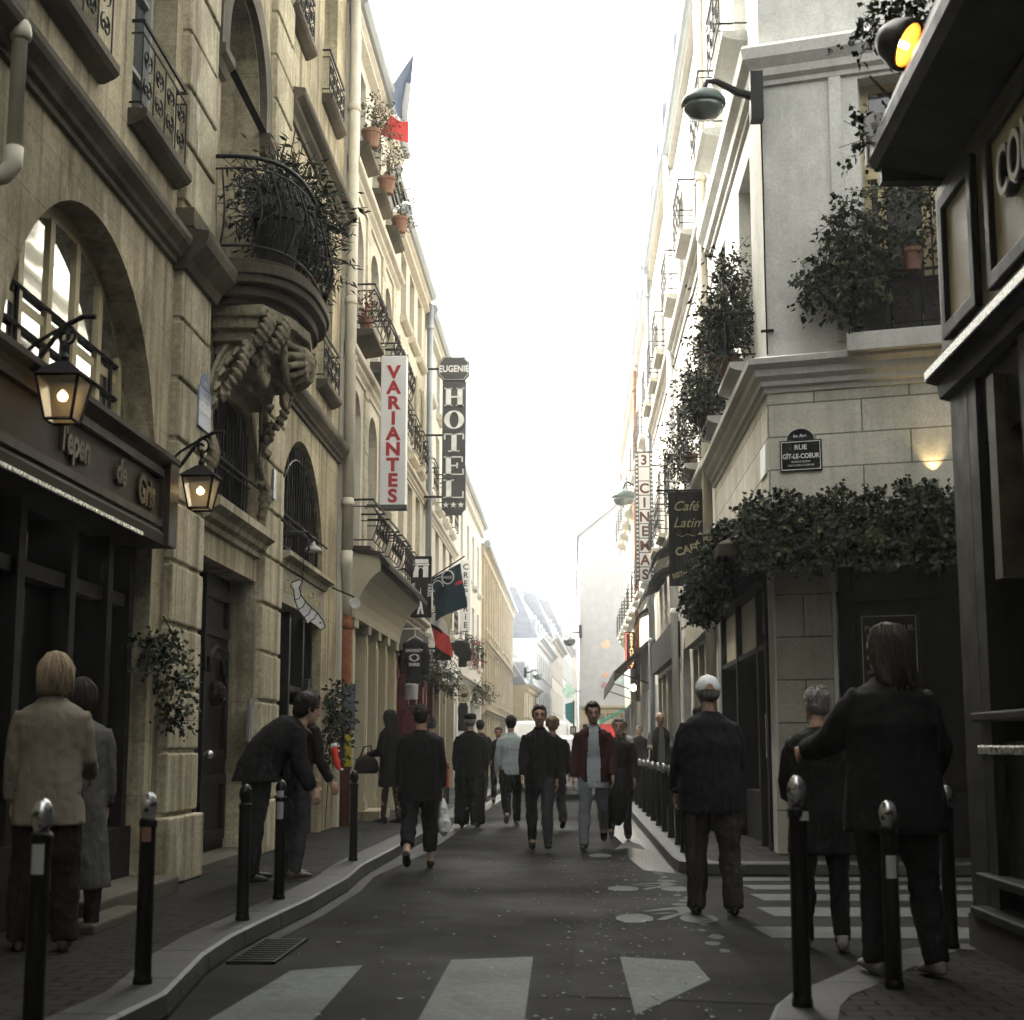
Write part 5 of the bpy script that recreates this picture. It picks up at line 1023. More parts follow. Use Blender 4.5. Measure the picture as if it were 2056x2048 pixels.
for k, (y0, y1) in enumerate(((58.5, 62.5),)):
    t = thing('green_awning', 'pale green awning by the far red awning', 'awning', RX(60, 2.2, .4)); q = MB(RX); q.profile([(.02, 2.75), (1.1, 2.25), (1.12, 2.25), (1.12, 2.1), (1.1, 2.1), (.02, 2.68)], y0, y1); q.build('fabric', mat('mint_awning_cloth', (.16, .50, .36), .7), t)
BF = blade(66.0); t = thing('pharmacy_cross', 'pale green pharmacy cross beside the far gable', 'sign', BF(-.15, 3.2, 0)); q = MB(BF); q.box(-.42, .12, 3.45, 3.75, 0, .1); q.box(-.3, .0, 3.3, 3.9, .003, .097); q.build('cross', mat('mint_sign_paint', (.55, .78, .68), .5), t); q = MB(BF); q.box(.1, .34, 3.58, 3.62, .03, .06); q.build('bracket', m_iron, t)
t = thing('teal_sign', 'small teal pennant sign below the pharmacy cross', 'sign', BF(-.1, 2.2, 0)); q = MB(BF); q.prism([(-.32, 3.05), (.05, 3.15), (.05, 2.25), (-.05, 2.2), (-.3, 2.45)], 0, .05); q.build('panel', mat('teal_sign_paint', (.03, .16, .17), .5), t); q = MB(BF); q.tube([(.05, .0, .02), (.05, 3.2, .02)], .035, 6); q.build('post', m_iron, t)

# ------------------------------------------------------------ flags and hung goods of the souvenir shop
def sheetcloth(nm, mats, parent, corner, du, dv, nu, nv, wave, cols=None, thick=.004):
    """rippled cloth from corner along du, dv; cols(i,j)->material slot"""
    q = MB(); P = []; nrm = Vector(du).cross(Vector(dv)).normalized()
    for j in range(nv + 1):
        for i in range(nu + 1):
            a, b = i / nu, j / nv; P.append(Vector(corner) + Vector(du) * a + Vector(dv) * b + nrm * wave(a, b))
    F = []; M = []
    for j in range(nv):
        for i in range(nu): F.append((j * (nu + 1) + i, j * (nu + 1) + i + 1, (j + 1) * (nu + 1) + i + 1, (j + 1) * (nu + 1) + i)); M.append(cols((i + .5) / nu, (j + .5) / nv) if cols else 0)
    q.add(P, F); q.m = M; return q.build(nm, mats, parent, smooth=True, norm=False)
f_blue = cloth('faded_blue_cloth', (.13, .16, .22)); f_white = cloth('white_flag_cloth', (.62, .62, .61)); f_red = cloth('red_flag_cloth', (.50, .055, .05)); f_black = cloth('black_flag_cloth', (.015, .015, .015)); f_teal = cloth('dark_teal_flag_cloth', (.022, .05, .065))
t = thing('flag', 'large French tricolour hanging from an upper window on the left', 'flag', (-3.1, 27.0, 11.4))
q = MB(); q.tube([(-3.3, 25.4, 11.9), (-2.70, 25.0, 13.28)], .018, 6); q.build('pole', m_white, t)
q = MB(); Z = lambda x, z, y=26.2: (-3.3 + (x + 3.3) * .9 - .03, y - 1.2, 12.0 + (z - 12.0) * .85)
FL = [[Z(-2.60, 13.48), Z(-2.60, 13.48), Z(-2.61, 13.46)], [Z(-2.86, 12.9, 26.0), Z(-2.76, 12.85, 26.25), Z(-2.66, 12.8)], [Z(-3.02, 12.55, 25.9), Z(-2.84, 12.4, 26.3), Z(-2.68, 12.45)], [Z(-2.93, 12.1, 26.1), Z(-2.84, 12.05, 26.3), Z(-2.72, 12.1)], [Z(-3.02, 12.02, 26.0), Z(-2.86, 11.98, 26.2), Z(-2.70, 11.98)], [Z(-3.28, 11.72, 26.2), Z(-2.95, 11.5, 26.0), Z(-2.70, 11.52)]]
P = [p for r in FL for p in r]; q.add(P, [(i * 3 + j, i * 3 + j + 1, i * 3 + j + 4, i * 3 + j + 3) for i in range(5) for j in range(2)]); q.m = [0, 0, 0, 1, 0, 1, 1, 1, 2, 2]; q.build('cloth', [f_blue, f_white, f_red], t, smooth=True, norm=False)
t = thing('flag', 'small black and white striped flag below the tricolour', 'flag', (-3.1, 25.6, 10.6))
sheetcloth('cloth', [f_white, f_black], t, (-3.32, 25.6, 11.28), (.30, -.1, .12), (.17, .1, -.62), 16, 18, lambda a, b: .02 * math.sin(a * 8), lambda a, b: 0 if (b < .42 and a > .55) else int((b if False else a) * 9) % 2)
q = MB(); q.tube([(-3.34, 25.6, 11.2), (-3.0, 25.5, 11.42)], .01, 5); q.build('pole', m_iron, t)
t = thing('flag', 'dark teal football flag with round crest on a slanted pole', 'flag', (-2.9, 29.8, 3.9))
q = MB(); q.tube([(-3.3, 30.2, 4.25), (-2.1, 29.6, 4.93)], .014, 6); q.build('pole', m_iron, t)
def crest(a, b):
    if .80 < a < .90 and abs(b - .42) < .045: return 2
    if a > .86 and abs(b - .42) < .045: return 2
    return 0
sheetcloth('cloth', [f_teal, f_white, f_red], t, (-2.80, 29.9, 4.52), (.62, -.25, .28), (.10, .0, -.85), 28, 24, lambda a, b: .07 * math.sin(a * 5 + b * 3) * (.3 + b), crest)
q = MB()
FC = Face((-2.80, 29.9, 4.52), (.62, -.25, 0), (-.25, -.93, 0))
def ringt(cu, cv, r, mt, w=.014): qq = MB(); qq.tube([(cu + r * math.cos(a), cv + r * math.sin(a), .13) for a in [i * math.pi / 10 for i in range(20)]], w, 5, closed=True); return qq
o = MB(FC); o.tube([(.42 + .13 * math.cos(a), .0 + .13 * math.sin(a), .1) for a in [i * math.pi / 10 for i in range(20)]], .012, 5, closed=True); o.tube([(.2 + .12 * math.cos(a), -.18 + .12 * math.sin(a), .1) for a in [i * math.pi / 10 for i in range(14)]], .01, 5); o.text('PARIS', .42, -.03, .08, .1, .002); o.tube([(.1, -.05, .1), (.2, .0, .1), (.3, .02, .1)], .008, 4); o.build('crest', f_white, t)
t = thing('flag', 'limp grey and red flag hanging under the teal football flag', 'flag', (-2.7, 30.4, 3.0))
sheetcloth('cloth', [f_white, f_char if False else f_black, f_red], t, (-2.87, 30.4, 3.95), (.36, .1, -.25), (.12, 0, -.72), 14, 16, lambda a, b: .05 * math.sin(a * 7 + b * 5), lambda a, b: 0 if b < .35 else (1 if b < .5 and a < .6 else 2)); q = MB(); q.tube([(-3.3, 30.4, 3.8), (-2.4, 30.3, 3.95)], .012, 5); q.build('pole', m_iron, t)
BF = blade(31.2); t = thing('shop_sign', 'beige and dark brown round-topped blade sign behind the limp red flag', 'sign', BF(-2.65, 2.9, 0)); q = MB(BF); q.prism([(-2.8, 3.3), (-2.5, 3.3)] + arc(-2.65, 4.0, .15, .3, 0, math.pi, 10), -.06, 0); q.build('panel', m_beige, t); q = MB(BF); q.box(-2.82, -2.48, 2.98, 3.3, -.065, .006); q.build('lower_panel', m_wood, t); q = MB(BF); q.box(-3.3, -2.8, 3.2, 3.24, -.04, 0); q.build('bracket', m_iron, t)
# garments
def garment(label, y, x, z, w, h, m, sleeves=True, printed=False, name='hung_shirt'):
    BF = blade(y); t = thing(name, label, 'shirt', BF(x, z - h, 0), 'clothes hung outside the souvenir shop'); q = MB()
    st = [(BF(x, z - h * k, 0), Vector((w * .5 * a, 0, 0)), Vector((0, .07 * b, 0))) for k, a, b in ((0, .3, .5), (.06, .62, .9), (.14, .78, 1), (.4, .76, 1.1), (.8, .74, 1.1), (1, .76, 1))]; q.loft(st, 14)
    if sleeves:
        for s in (-1, 1): q.tube([BF(x + s * w * .33, z - h * .1, 0), BF(x + s * w * .46, z - h * .4, .03), BF(x + s * w * .44, z - h * .78, .04)], [.085, .075, .06], 9)
    o = q.build('garment', m, t); remesh(o, .02, 3, .5, .012, .12)
    q = MB(BF); q.tube([(x - w * .3, z - .03, 0), (x, z + .06, 0), (x + w * .3, z - .03, 0)], .012, 5); q.tube([(x, z + .06, 0), (x, z + .16, 0), (x + .03, z + .19, 0)], .008, 5); q.tube([(-3.3, z + .19, 0), (x + .1, z + .19, 0)], .012, 5); q.build('hanger', m_white if printed else m_iron, t)
    if printed:
        q = MB(BF); q.text('UNIVERSITY', x, z - h * .3, .075, .105, .002, .002, sx=.8); q.text('PARIS', x, z - h * .62, .08, .105, .002, .003); q.tube([(x + .07 * math.cos(a), z - h * .43 + .06 * math.sin(a), .105) for a in [i * math.pi / 8 for i in range(16)]], .01, 5, closed=True); q.tube([(x + .1 * math.cos(a), z - h * .43 + .06 * math.sin(a), .103) for a in [.6 + i * math.pi / 8 for i in range(16)]], .006, 4); q.build('print', m_letw, t)
garment('black hooded sweatshirt with white university print hung on the left', 28.4, -2.94, 3.22, .48, .82, f_black, True, True)
garment('small pale grey top hanging below the printed black sweatshirt', 28.8, -3.05, 2.42, .36, .32, f_white, False)
garment('dark jacket with red edge hanging in the souvenir doorway', 28.9, -3.02, 2.0, .42, .7, cloth('wine_cloth', (.10, .02, .02)))
garment('black shirts hung beside the crepe sign, upper', 40.0, -2.95, 4.0, .5, .7, f_black)
garment('black scarf-like garment hanging under the crepe sign', 41.2, -2.95, 2.4, .36, .75, f_black, False)
# door, red sock and posters near the beige shop
t = thing('red_stocking', 'bright red stocking with white cuff hanging by the rusty pipe', 'stocking', (-2.95, 20.2, 1.0)); c = Vector((-3.10, 20.0, -.25))
q = MB(); q.loft([(c + Vector((-0.018, 0, 1.476)), (0.038, 0, 0), (0, 0.028, 0)), (c + Vector((-0.006, 0, 1.380)), (0.043, 0, 0), (0, 0.031, 0)), (c + Vector((0.018, 0, 1.260)), (0.046, 0, 0), (0, 0.031, 0)), (c + Vector((0.042, 0, 1.200)), (0.037, 0, 0), (0, 0.028, 0)), (c + Vector((0.060, 0, 1.170)), (0.019, 0, 0), (0, 0.019, 0))], 12); q.build('sock', mat('bright_red_felt', (.62, .035, .015), .9), t, smooth=True)
q = MB(); q.loft([(c + Vector((-0.021, 0, 1.464)), (0.043, 0, .01), (0, 0.032, 0)), (c + Vector((-0.027, 0, 1.518)), (0.042, 0, .01), (0, 0.032, 0))], 12); q.ball(c + Vector((0.084, 0, 1.182)), .026, .02, .017); q.build('cuff', m_white, t, smooth=True)
q = MB(LEFT); q.tube([(20.0, 1.40, .0), (20.0, 1.42, .18)], .01, 4); q.build('hook', m_iron, t)
q = MB(blade(21.5)); q.box(-3.22, -3.06, 1.45, 2.1, .0, .02); tag(q.build('poster', mat('blue_grey_poster', (.10, .12, .15), .6, 0, .5, 8, .05)), 'blue grey pasted poster on the pipe above the yellow strip', 'poster')
q = MB(blade(21.5)); q.box(-3.2, -3.1, .95, 1.4, .0, .02); tag(q.build('poster', mat('yellow_poster', (.42, .36, .03), .6, 0, .3, 8, .05)), 'narrow yellow sticker strip below the blue grey poster', 'poster')

# ------------------------------------------------------------ bollards
def make_bollard(label):
    t = thing('bollard', label, 'bollard', (0, 0, .12), 'black round-headed bollards along the kerbs')
    q = MB(); q.lathe([(.046, -.02), (.046, .02), (.040, .04), (.038, .72), (.043, .73), (.043, .755), (.034, .765)], (0, 0, .12), 16); q.build('post', m_black, t, smooth=False)
    q = MB(); q.lathe([(.032, .76), (.029, .775), (.034, .785), (.041, .81), (.042, .832), (.036, .858), (.024, .878), (.010, .888), (.001, .889)], (0, 0, .12), 18); q.build('ball_head', m_knob, t, smooth=True); return t
def knob():
    m, nt, b = nodes('worn_chromed_bollard_head'); tc = N(nt, 'ShaderNodeTexCoord').outputs['Object']; n = tn(nt, tc, 28, 5)
    nt.links.new(mixc(nt, ramp(nt, n, .5, .58), (.60, .60, .59), (.02, .02, .02)), b.inputs['Base Color']); nt.links.new(ramp(nt, n, .5, .58, .9, 0), b.inputs['Metallic']); b.inputs['Roughness'].default_value = .3; return m
m_knob = knob(); m_knobd = mat('black_bollard_head', (.012, .012, .012), .25)
b0 = make_bollard('x'); spots = [(-2.03, 5.85, 1.02, 'nearest left bollard with stickered post at the picture edge'), (-2.03, 7.33, 1, 'left bollard with worn silver head in front of the stone step'), (-2.13, 9.98, .97, 'left bollard with dark head by the wooden door'), (-2.16, 11.36, .97, 'left bollard standing in front of the bending man'), (-2.16, 15.17, .98, 'left bollard with black head before the beige shop'), (-2.15, 23.2, .95, 'left bollard beside the white carrier bag'), (-2.13, 25.3, .95, 'left bollard just behind the white carrier bag'), (-2.12, 28.2, .95, 'small left bollard by the man in the flat cap'), (-2.12, 33, .95, 'farthest small left bollard beyond the flat cap'),
         (.98, 6.82, 1.1, 'tall near right bollard at the rounded kerb'), (1.48, 7.35, .96, 'near right bollard with silver band against the standing woman'), (2.09, 8.78, 1, 'right bollard near the dark shop corner'), (1.17, 16.45, 1, 'first bollard after the right corner, with a stickered post')]
for i in range(12): spots.append((1.20 + .004 * i, 17.75 + 1.36 * i + .02 * i * i, 1, None))
nn = ['second', 'third', 'fourth', 'fifth', 'sixth', 'seventh', 'eighth', 'ninth', 'tenth', 'eleventh', 'twelfth', 'thirteenth']; k = 0
for i, (x, y, s, lb) in enumerate(spots):
    o = b0 if i == 0 else copy_tree(b0); o.location = (x, y, .12); o.scale = (1, 1, s); o.rotation_euler = (0, 0, i * 1.3)
    if lb is None: lb = nn[k] + ' bollard of the right kerb row counted from the corner'; k += 1
    o['label'] = lb
    if i in (2, 3, 4): 
        for c in o.children:
            if c.name.startswith('ball_head'): c.data = c.data.copy(); c.data.materials[0] = m_knobd
for (x, y, z0, z1, m, lb) in ((-2.03, 5.85, .78, .92, m_frame, 'torn pale sticker on the nearest left bollard'), (-2.03, 7.33, .82, .93, m_terra, 'torn sticker below the silver head of the second left bollard'), (1.48, 7.35, .62, .75, m_frame, 'pale sticker on the near right bollard post'), (-2.16, 11.36, .72, .98, m_frame, 'long pale sticker on the bollard before the bending man'), (1.17, 16.45, .66, .98, m_beiged, 'spotted sticker on the first bollard after the right corner'), (1.0, 6.82, .98, 1.03, m_frame, 'pale sticker band on the tall near right bollard')):
    q = MB(); n = 8; a0 = -2.2; P = [(x + .0395 * math.cos(a0 + 1.3 * i / n), y + .0395 * math.sin(a0 + 1.3 * i / n), z + .06 * math.sin(i * 2.1) * (z == z0) * .3) for z in (z0 * .8 + .12, z1 * .8 + .12) for i in range(n + 1)]
    q.add(P, [(i, i + 1, n + 2 + i, n + 1 + i) for i in range(n)]); tag(q.build('sticker', m), lb, 'sticker')

t = MB(FRT); t.tube([(.01, 8.5, .02), (.015, 7.4, .025), (.01, 6.3, .02), (.015, 5.47, .03)], .009, 5); t.box(-.05, .09, 5.72, 5.75, .012, .03); tag(t.build('cable', m_black), 'thin black cable clipped down the corner below the oval street lamp', 'cable')
# ------------------------------------------------------------ people
def skinm(name, c):
    m, nt, b = nodes(name); tc = N(nt, 'ShaderNodeTexCoord').outputs['Object']; nt.links.new(mixc(nt, ramp(nt, tn(nt, tc, 25, 4), .3, .7), dk(c, .85), dk(c, 1.1)), b.inputs['Base Color'])
    b.inputs['Roughness'].default_value = .5; b.inputs['Subsurface Weight'].default_value = .08; b.inputs['Subsurface Radius'].default_value = (.01, .004, .002); return m
def hairm(name, c):
    m, nt, b = nodes(name); tc = N(nt, 'ShaderNodeTexCoord').outputs['Object']; n = tn(nt, scaled(nt, tc, (90, 90, 7)), 1, 4)
    nt.links.new(mixc(nt, ramp(nt, n, .3, .7), dk(c, .45), dk(c, 1.35)), b.inputs['Base Color']); b.inputs['Roughness'].default_value = .6; b.inputs['Specular IOR Level'].default_value = .25; bump(nt, b, n, .6, .01); return m
sk = skinm('fair_skin', (.42, .26, .18)); sk2 = skinm('tanned_skin', (.38, .225, .15)); m_eye = mat('dark_eye', (.02, .014, .012), .3, bmp=0); m_stub = mat('stubble_skin', (.25, .155, .115), .7, bmp=0)
h_blk = hairm('black_hair', (.012, .010, .009)); h_brn = hairm('brown_hair', (.020, .012, .007)); h_bln = hairm('blond_hair', (.28, .21, .125)); h_gry = hairm('grey_hair', (.20, .195, .185)); h_dbl = hairm('dark_blond_hair', (.16, .11, .055))
c_blk = cloth('black_wool', (.0045, .0045, .0045)); c_char = cloth('charcoal_cloth', (.009, .009, .0095)); c_navy = cloth('dark_navy_cloth', (.0055, .006, .009)); c_brown = cloth('dark_brown_cloth', (.011, .008, .006)); c_grey = cloth('warm_grey_tweed', (.19, .165, .122)); c_lgrey = cloth('pale_grey_wool', (.085, .082, .077))
c_jean = cloth('washed_blue_denim', (.145, .16, .172), fold=.9); c_djean = cloth('dark_denim', (.026, .029, .033), fold=.8); c_burg = cloth('burgundy_cloth', (.045, .012, .011), fold=.8); c_shirt = cloth('pale_blue_shirt_cloth', (.40, .45, .47), fold=.9, weave=150); c_wht = cloth('white_shirt_cloth', (.60, .60, .58)); c_khaki = cloth('olive_khaki_cloth', (.036, .030, .022), fold=.8); c_shoe = mat('dark_leather_shoe', (.014, .011, .009), .45); c_tan = mat('tan_leather_shoe', (.07, .045, .03), .5); c_pale = mat('pale_canvas_shoe', (.17, .16, .15), .7); c_capw = cloth('washed_white_cap_cloth', (.62, .64, .64), weave=120)
def person(label, x, y, face, height=1.74, z=0, lean=4, head=(0, 0), legs=((18, 8, 3), (-14, 18, 3)), arms=((-12, 8, 14), (14, 8, 14)), top=c_blk, hem=.80, flare=.0, ease=.03, pants=c_char, pw=1.0, shoes=c_shoe, hair=('short', h_blk), skin=sk, open_front=None, voxel=.0085, girth=1.0, stub=False, bare_ankle=False, cap=None, collar=None, vest=None, wide=1.0, pants_hem=.035):
    t = thing('person', label, 'person', (0, 0, 0)); s = height / 1.85; V = Vector; parts = []
    D = lambda a: V((0, math.sin(rad(a)), math.cos(rad(a)))); B = lambda a: V((0, math.cos(rad(a)), -math.sin(rad(a)))); X = V((1, 0, 0))
    hip = V((0, 0, .93)); a1, a2, a3 = lean * .45, lean * .85, lean
    wst = hip + D(a1) * .19; chs = wst + D(a2) * .22; nk = chs + D(a3) * .16; ah = a3 * .5 + head[0]; hc = nk + D(a3 * .7) * .048 + D(ah) * .115 + B(ah) * .015
    leg, arm = [], []
    for i, (sx, (th, kn, ab)) in enumerate(((-1, legs[0]), (1, legs[1]))):
        h = hip + V((sx * .095 * wide, 0, -.03)); d1 = V((sx * math.sin(rad(ab)), math.sin(rad(th)), -math.cos(rad(th)))); k = h + d1.normalized() * .43; d2 = V((sx * math.sin(rad(ab * .4)), math.sin(rad(th - kn)), -math.cos(rad(th - kn)))).normalized(); an = k + d2 * .41; leg.append((h, k, an, th - kn))
    for i, (sx, (sp, ab, el)) in enumerate(((-1, arms[0]), (1, arms[1]))):
        sh = chs + D(a3) * .055 + X * sx * .178; A = lean * .6 + sp; d1 = V((sx * math.sin(rad(ab)), math.sin(rad(A)), -math.cos(rad(A)))).normalized(); e = sh + d1 * .285; d2 = V((sx * math.sin(rad(ab)) * .4, math.sin(rad(A + el)), -math.cos(rad(A + el)))).normalized(); w = e + d2 * .25; arm.append((sh, e, w, d2, sx))
    g = girth; R = Matrix.Rotation(rad(head[1]), 3, 'Z'); Hd, Hb, Hx = R @ D(ah) * 1.08, R @ B(ah) * 1.08, R @ X * 1.08
    HP = lambda a, b, c: hc + Hx * a + Hb * b + Hd * c
    def torso(q, e, lo=None, shoulders=True):
        st = []
        if lo is not None:
            n = 4
            for i in range(n):
                k = i / n; zz = lo + (hip.z - .03 - lo) * k; fl = 1 + flare * (1 - k); st.append((V((0, .0, zz)), X * (.165 * g * fl + e), V((0, .12 * g * fl + e, 0))))
        st += [(hip + D(a1) * -.02, X * (.165 * g + e), B(a1) * (.115 * g + e)), (hip + D(a1) * .09, X * (.155 * g + e), B(a1) * (.11 * g + e)), (wst, X * (.148 * g + e), B(a1) * (.105 * g + e)), (wst + D(a2) * .12, X * (.165 * g + e), B(a2) * (.115 * g + e)), (chs, X * (.180 + .02 * (g - 1) + e), B(a2) * (.118 + e)), (chs + D(a3) * .065, X * (.172 + e), B(a3) * (.105 + e)), (chs + D(a3) * .105, X * (.130 + e * .9), B(a3) * (.085 + e)), (chs + D(a3) * .14, X * (.078 + e * .7), B(a3) * (.068 + e * .6)), (nk + D(a3) * .01, X * (.055 + e * .5), B(a3) * (.058 + e * .5))]
        q.loft(st, 20)
    def limb(q, pts, rs, n=12, sub=6):
        P, Q = [], []
        for i in range(len(pts) - 1):
            for j in range(sub): k = j / sub; P.append(pts[i].lerp(pts[i + 1], k)); Q.append(rs[i] + (rs[i + 1] - rs[i]) * k)
        P.append(pts[-1]); Q.append(rs[-1]); q.tube(P, Q, n)
    def legs_(q, e, w=1.0, end=0):
        for h, k, an, sh in leg:
            e2 = an + (k - an).normalized() * (end - .07); limb(q, [h + V((0, 0, .05)), h.lerp(k, .45), k, k.lerp(an, .4), e2], [.088 * g + e, .078 * g + e * w, .056 + e * 1.1 * w, .054 + e * 1.2 * w, .038 + e * 1.35 * w])
    def arms_(q, e, end=1.0):
        for sh, el, w, d2, sx in arm: limb(q, [sh - X * sx * .03, sh.lerp(el, .3), el, el.lerp(w, .35), el.lerp(w, end)], [.058 + e, .05 + e, .042 + e, .041 + e * .9, .03 + e * .85])
    # body with head, hands and five fingers each
    q = MB(); torso(q, -.008); legs_(q, -.004); arms_(q, -.003)
    q.loft([(HP(0, b0, c), Hx * a, Hb * b) for c, a, b, b0 in ((-.118, .018, .018, .050), (-.108, .036, .036, .042), (-.085, .052, .056, .030), (-.05, .064, .076, .014), (-.01, .071, .090, .003), (.035, .076, .097, -.003), (.075, .068, .088, -.008), (.102, .045, .06, -.010), (.115, .008, .01, -.01))], 20)
    q.loft([(nk - D(a3) * .06, X * .062, B(a3) * .06), (nk + D(a3) * .03, X * .054, B(a3) * .056), (HP(0, -.012, -.06), Hx * .05, Hb * .052)], 14)
    q.loft([(HP(0, .088, .022), Hx * .008, Hb * .01), (HP(0, .098, -.01), Hx * .012, Hb * .014), (HP(0, .106, -.032), Hx * .017, Hb * .017), (HP(0, .092, -.044), Hx * .012, Hb * .01)], 8); q.tube([HP(-.04, .082, .03), HP(0, .096, .026), HP(.04, .082, .03)], .009, 6); q.tube([HP(-.022, .085, -.066), HP(0, .093, -.066), HP(.022, .085, -.066)], .008, 6); q.tube([HP(0, .07, -.1), HP(0, .082, -.095)], .02, 8)
    for sx in (-1, 1): q.loft([(HP(sx * .074, -.012, -.03), Hx * .006, Hb * .012), (HP(sx * .082, -.014, -.005), Hx * .009, Hb * .02), (HP(sx * .084, -.018, .018), Hx * .008, Hb * .018), (HP(sx * .078, -.014, .03), Hx * .004, Hb * .008)], 8)
    for sh, el, w, d2, sx in arm:
        sd = d2.cross(X).normalized(); fw = sd if sd.y > 0 else -sd; cr = X * sx
        q.loft([(w - d2 * .01, fw * .026, cr * .02), (w + d2 * .03, fw * .036, cr * .017), (w + d2 * .075, fw * .043, cr * .015), (w + d2 * .09, fw * .040, cr * .012)], 10)
        for fi, (o, L) in enumerate(((.033, .066), (.011, .076), (-.012, .070), (-.034, .054))):
            b = w + d2 * .07 + fw * o * .85; p1 = w + d2 * (.085 + L * .45) + fw * o * 1.08 - cr * .006; p2 = w + d2 * (.085 + L * .8) + fw * o * 1.12 - cr * .024; p3 = w + d2 * (.085 + L) + fw * o * 1.1 - cr * .040; q.tube([b, p1, p2, p3], [.0105, .0095, .0085, .0065], 7)
        q.tube([w + d2 * .02 + fw * .022, w + d2 * .05 + fw * .052 - cr * .01, w + d2 * .085 + fw * .058 - cr * .022], [.014, .012, .009], 7)
    for h, k, an, sh in leg: q.loft([(an + V((0, -.05, -.035)), X * .028, V((0, 0, .03))), (an + V((0, .03, -.045)), X * .034, V((0, 0, .026))), (an + V((0, .13, -.06)), X * .036, V((0, 0, .016)))], 10)
    body = q.build('body', [skin, m_eye, m_stub], base=V((0, 0, 0))); remesh(body, voxel, 4, .45); me = body.data
    inv = Matrix((Hx, Hb, Hd)) * (1 / 1.08 ** 2)
    for p in me.polygons:
        c = inv @ (V(p.center) - hc)
        if c.y > .045 and abs(c.z) < .12:
            ax = abs(abs(c.x) - .031)
            if (ax / .013) ** 2 + ((c.z - .006) / .0065) ** 2 < 1 or (ax < .02 and abs(c.z - .031 + .1 * max(0, ax - .01)) < .006) or (abs(c.x) < .022 and abs(c.z + .066) < .0035): p.material_index = 1
            elif stub and c.z < -.036 and abs(c.z + .066) > .008: p.material_index = 2
    parts.append(body)
    # clothes
    q = MB(); legs_(q, .014 * pw, pw, pants_hem); q.loft([(V((0, 0, .80)), X * .13 * wide, V((0, .10, 0))), (hip, X * (.155 * g), V((0, .105 * g, 0))), (wst - D(a1) * .05, X * (.15 * g + .006), B(a1) * (.098 * g))], 16)
    o = q.build('trousers', pants, base=V((0, 0, 0))); remesh(o, .014, 3, .5, .015, .09); parts.append(o)
    if open_front:
        q = MB(); torso(q, .021, hem - .07); o = q.build('shirt', open_front, base=V((0, 0, 0))); remesh(o, .015, 3, .5, .006, .09); parts.append(o)
    if vest:
        q = MB(); torso(q, .012, hem); arms_(q, .012, .95); o = q.build('sweater', vest, base=V((0, 0, 0))); remesh(o, .015, 3, .5, .006, .09); parts.append(o)
    q = MB(); torso(q, ease, hem)
    if not vest: arms_(q, ease * .62, .97)
    o = q.build('coat' if hem < .7 else 'jacket', top, base=V((0, 0, 0))); remesh(o, .014, 4, .5, .011, .12)
    if open_front or vest:
        bm = bmesh.new(); bm.from_mesh(o.data); w = .085 if open_front else .07
        bmesh.ops.delete(bm, geom=[f for f in bm.faces if abs(f.calc_center_median().x + .01) < w * (1 - .35 * max(0, (f.calc_center_median().z - 1.1) / .4)) and f.normal.y > .15 and f.calc_center_median().y > 0], context='FACES'); bm.to_mesh(o.data); bm.free(); sm = o.modifiers.new('thickness', 'SOLIDIFY'); sm.thickness = .012; sm.offset = -1
    parts.append(o)
    if open_front or collar:
        q = MB(); m = collar or open_front
        for sx in (-1, 1): q.add([nk + V((sx * .062, -.02, .03)), nk + V((sx * .012, .085, -.035)), nk + V((sx * .06, .10, -.075)), nk + V((sx * .09, .02, -.02))], [(0, 1, 2, 3)])
        q.loft([(nk + D(a3) * -.03, X * .078, B(a3) * .076), (nk + D(a3) * .025, X * .066, B(a3) * .066)], 16); o = q.build('collar', m, base=V((0, 0, 0)), smooth=False); parts.append(o)
    if open_front:
        q = MB()
        for i in range(6): q.ball(V((-.01, .135 * g - .012 + .0 * i, .92 + .085 * i)), .006)
        parts.append(q.build('buttons', m_black, base=V((0, 0, 0))))
    for h, k, an, sh in leg:
        q = MB(); tp = rad(min(35, max(-8, -sh - 10))); f = V((0, math.cos(tp), -math.sin(tp))); u = V((0, math.sin(tp), math.cos(tp))); A = lambda fy, uz: an + f * fy + u * uz
        q.loft([(A(-.075, -.05), X * .02, u * .03), (A(-.06, -.045), X * .036, u * .042), (A(0, -.04), X * .042, u * .052), (A(.07, -.055), X * .047, u * .036), (A(.14, -.066), X * .046, u * .026), (A(.185, -.075), X * .022, u * .014)], 14)
        q.loft([(an + V((0, -.01, -.05)), X * .042, V((0, .055, 0))), (an + V((0, -.012, .02 if not bare_ankle else -.02)), X * .046, V((0, .05, 0)))], 12); o = q.build('shoe', shoes, base=V((0, 0, 0))); remesh(o, .010, 3, .4); parts.append(o)
    # hair or cap
    st, hm = hair; q = MB()
    bb = lambda c, a, b, cc: q.loft([(HP(c[0], c[1], c[2] - cc * math.cos(math.pi * i / 9)), Hx * max(a * math.sin(math.pi * i / 9), .001), Hb * max(b * math.sin(math.pi * i / 9), .001)) for i in range(10)], 18)
    if st != 'bald':
        if not cap: bb((0, -.020, .032), .087, .100, .100)
        else: bb((0, -.03, -.01), .082, .085, .07)
        if st == 'short' and not cap: bb((0, -.045, -.005), .078, .062, .075); bb((0, .03, .092), .06, .06, .036)
        if st == 'bob': q.loft([(HP(0, -.02, .08), Hx * .085, Hb * .09), (HP(0, -.022, .02), Hx * .100, Hb * .098), (HP(0, -.03, -.04), Hx * .104, Hb * .092), (HP(0, -.045, -.10), Hx * .092, Hb * .07), (HP(0, -.05, -.125), Hx * .07, Hb * .045)], 18)
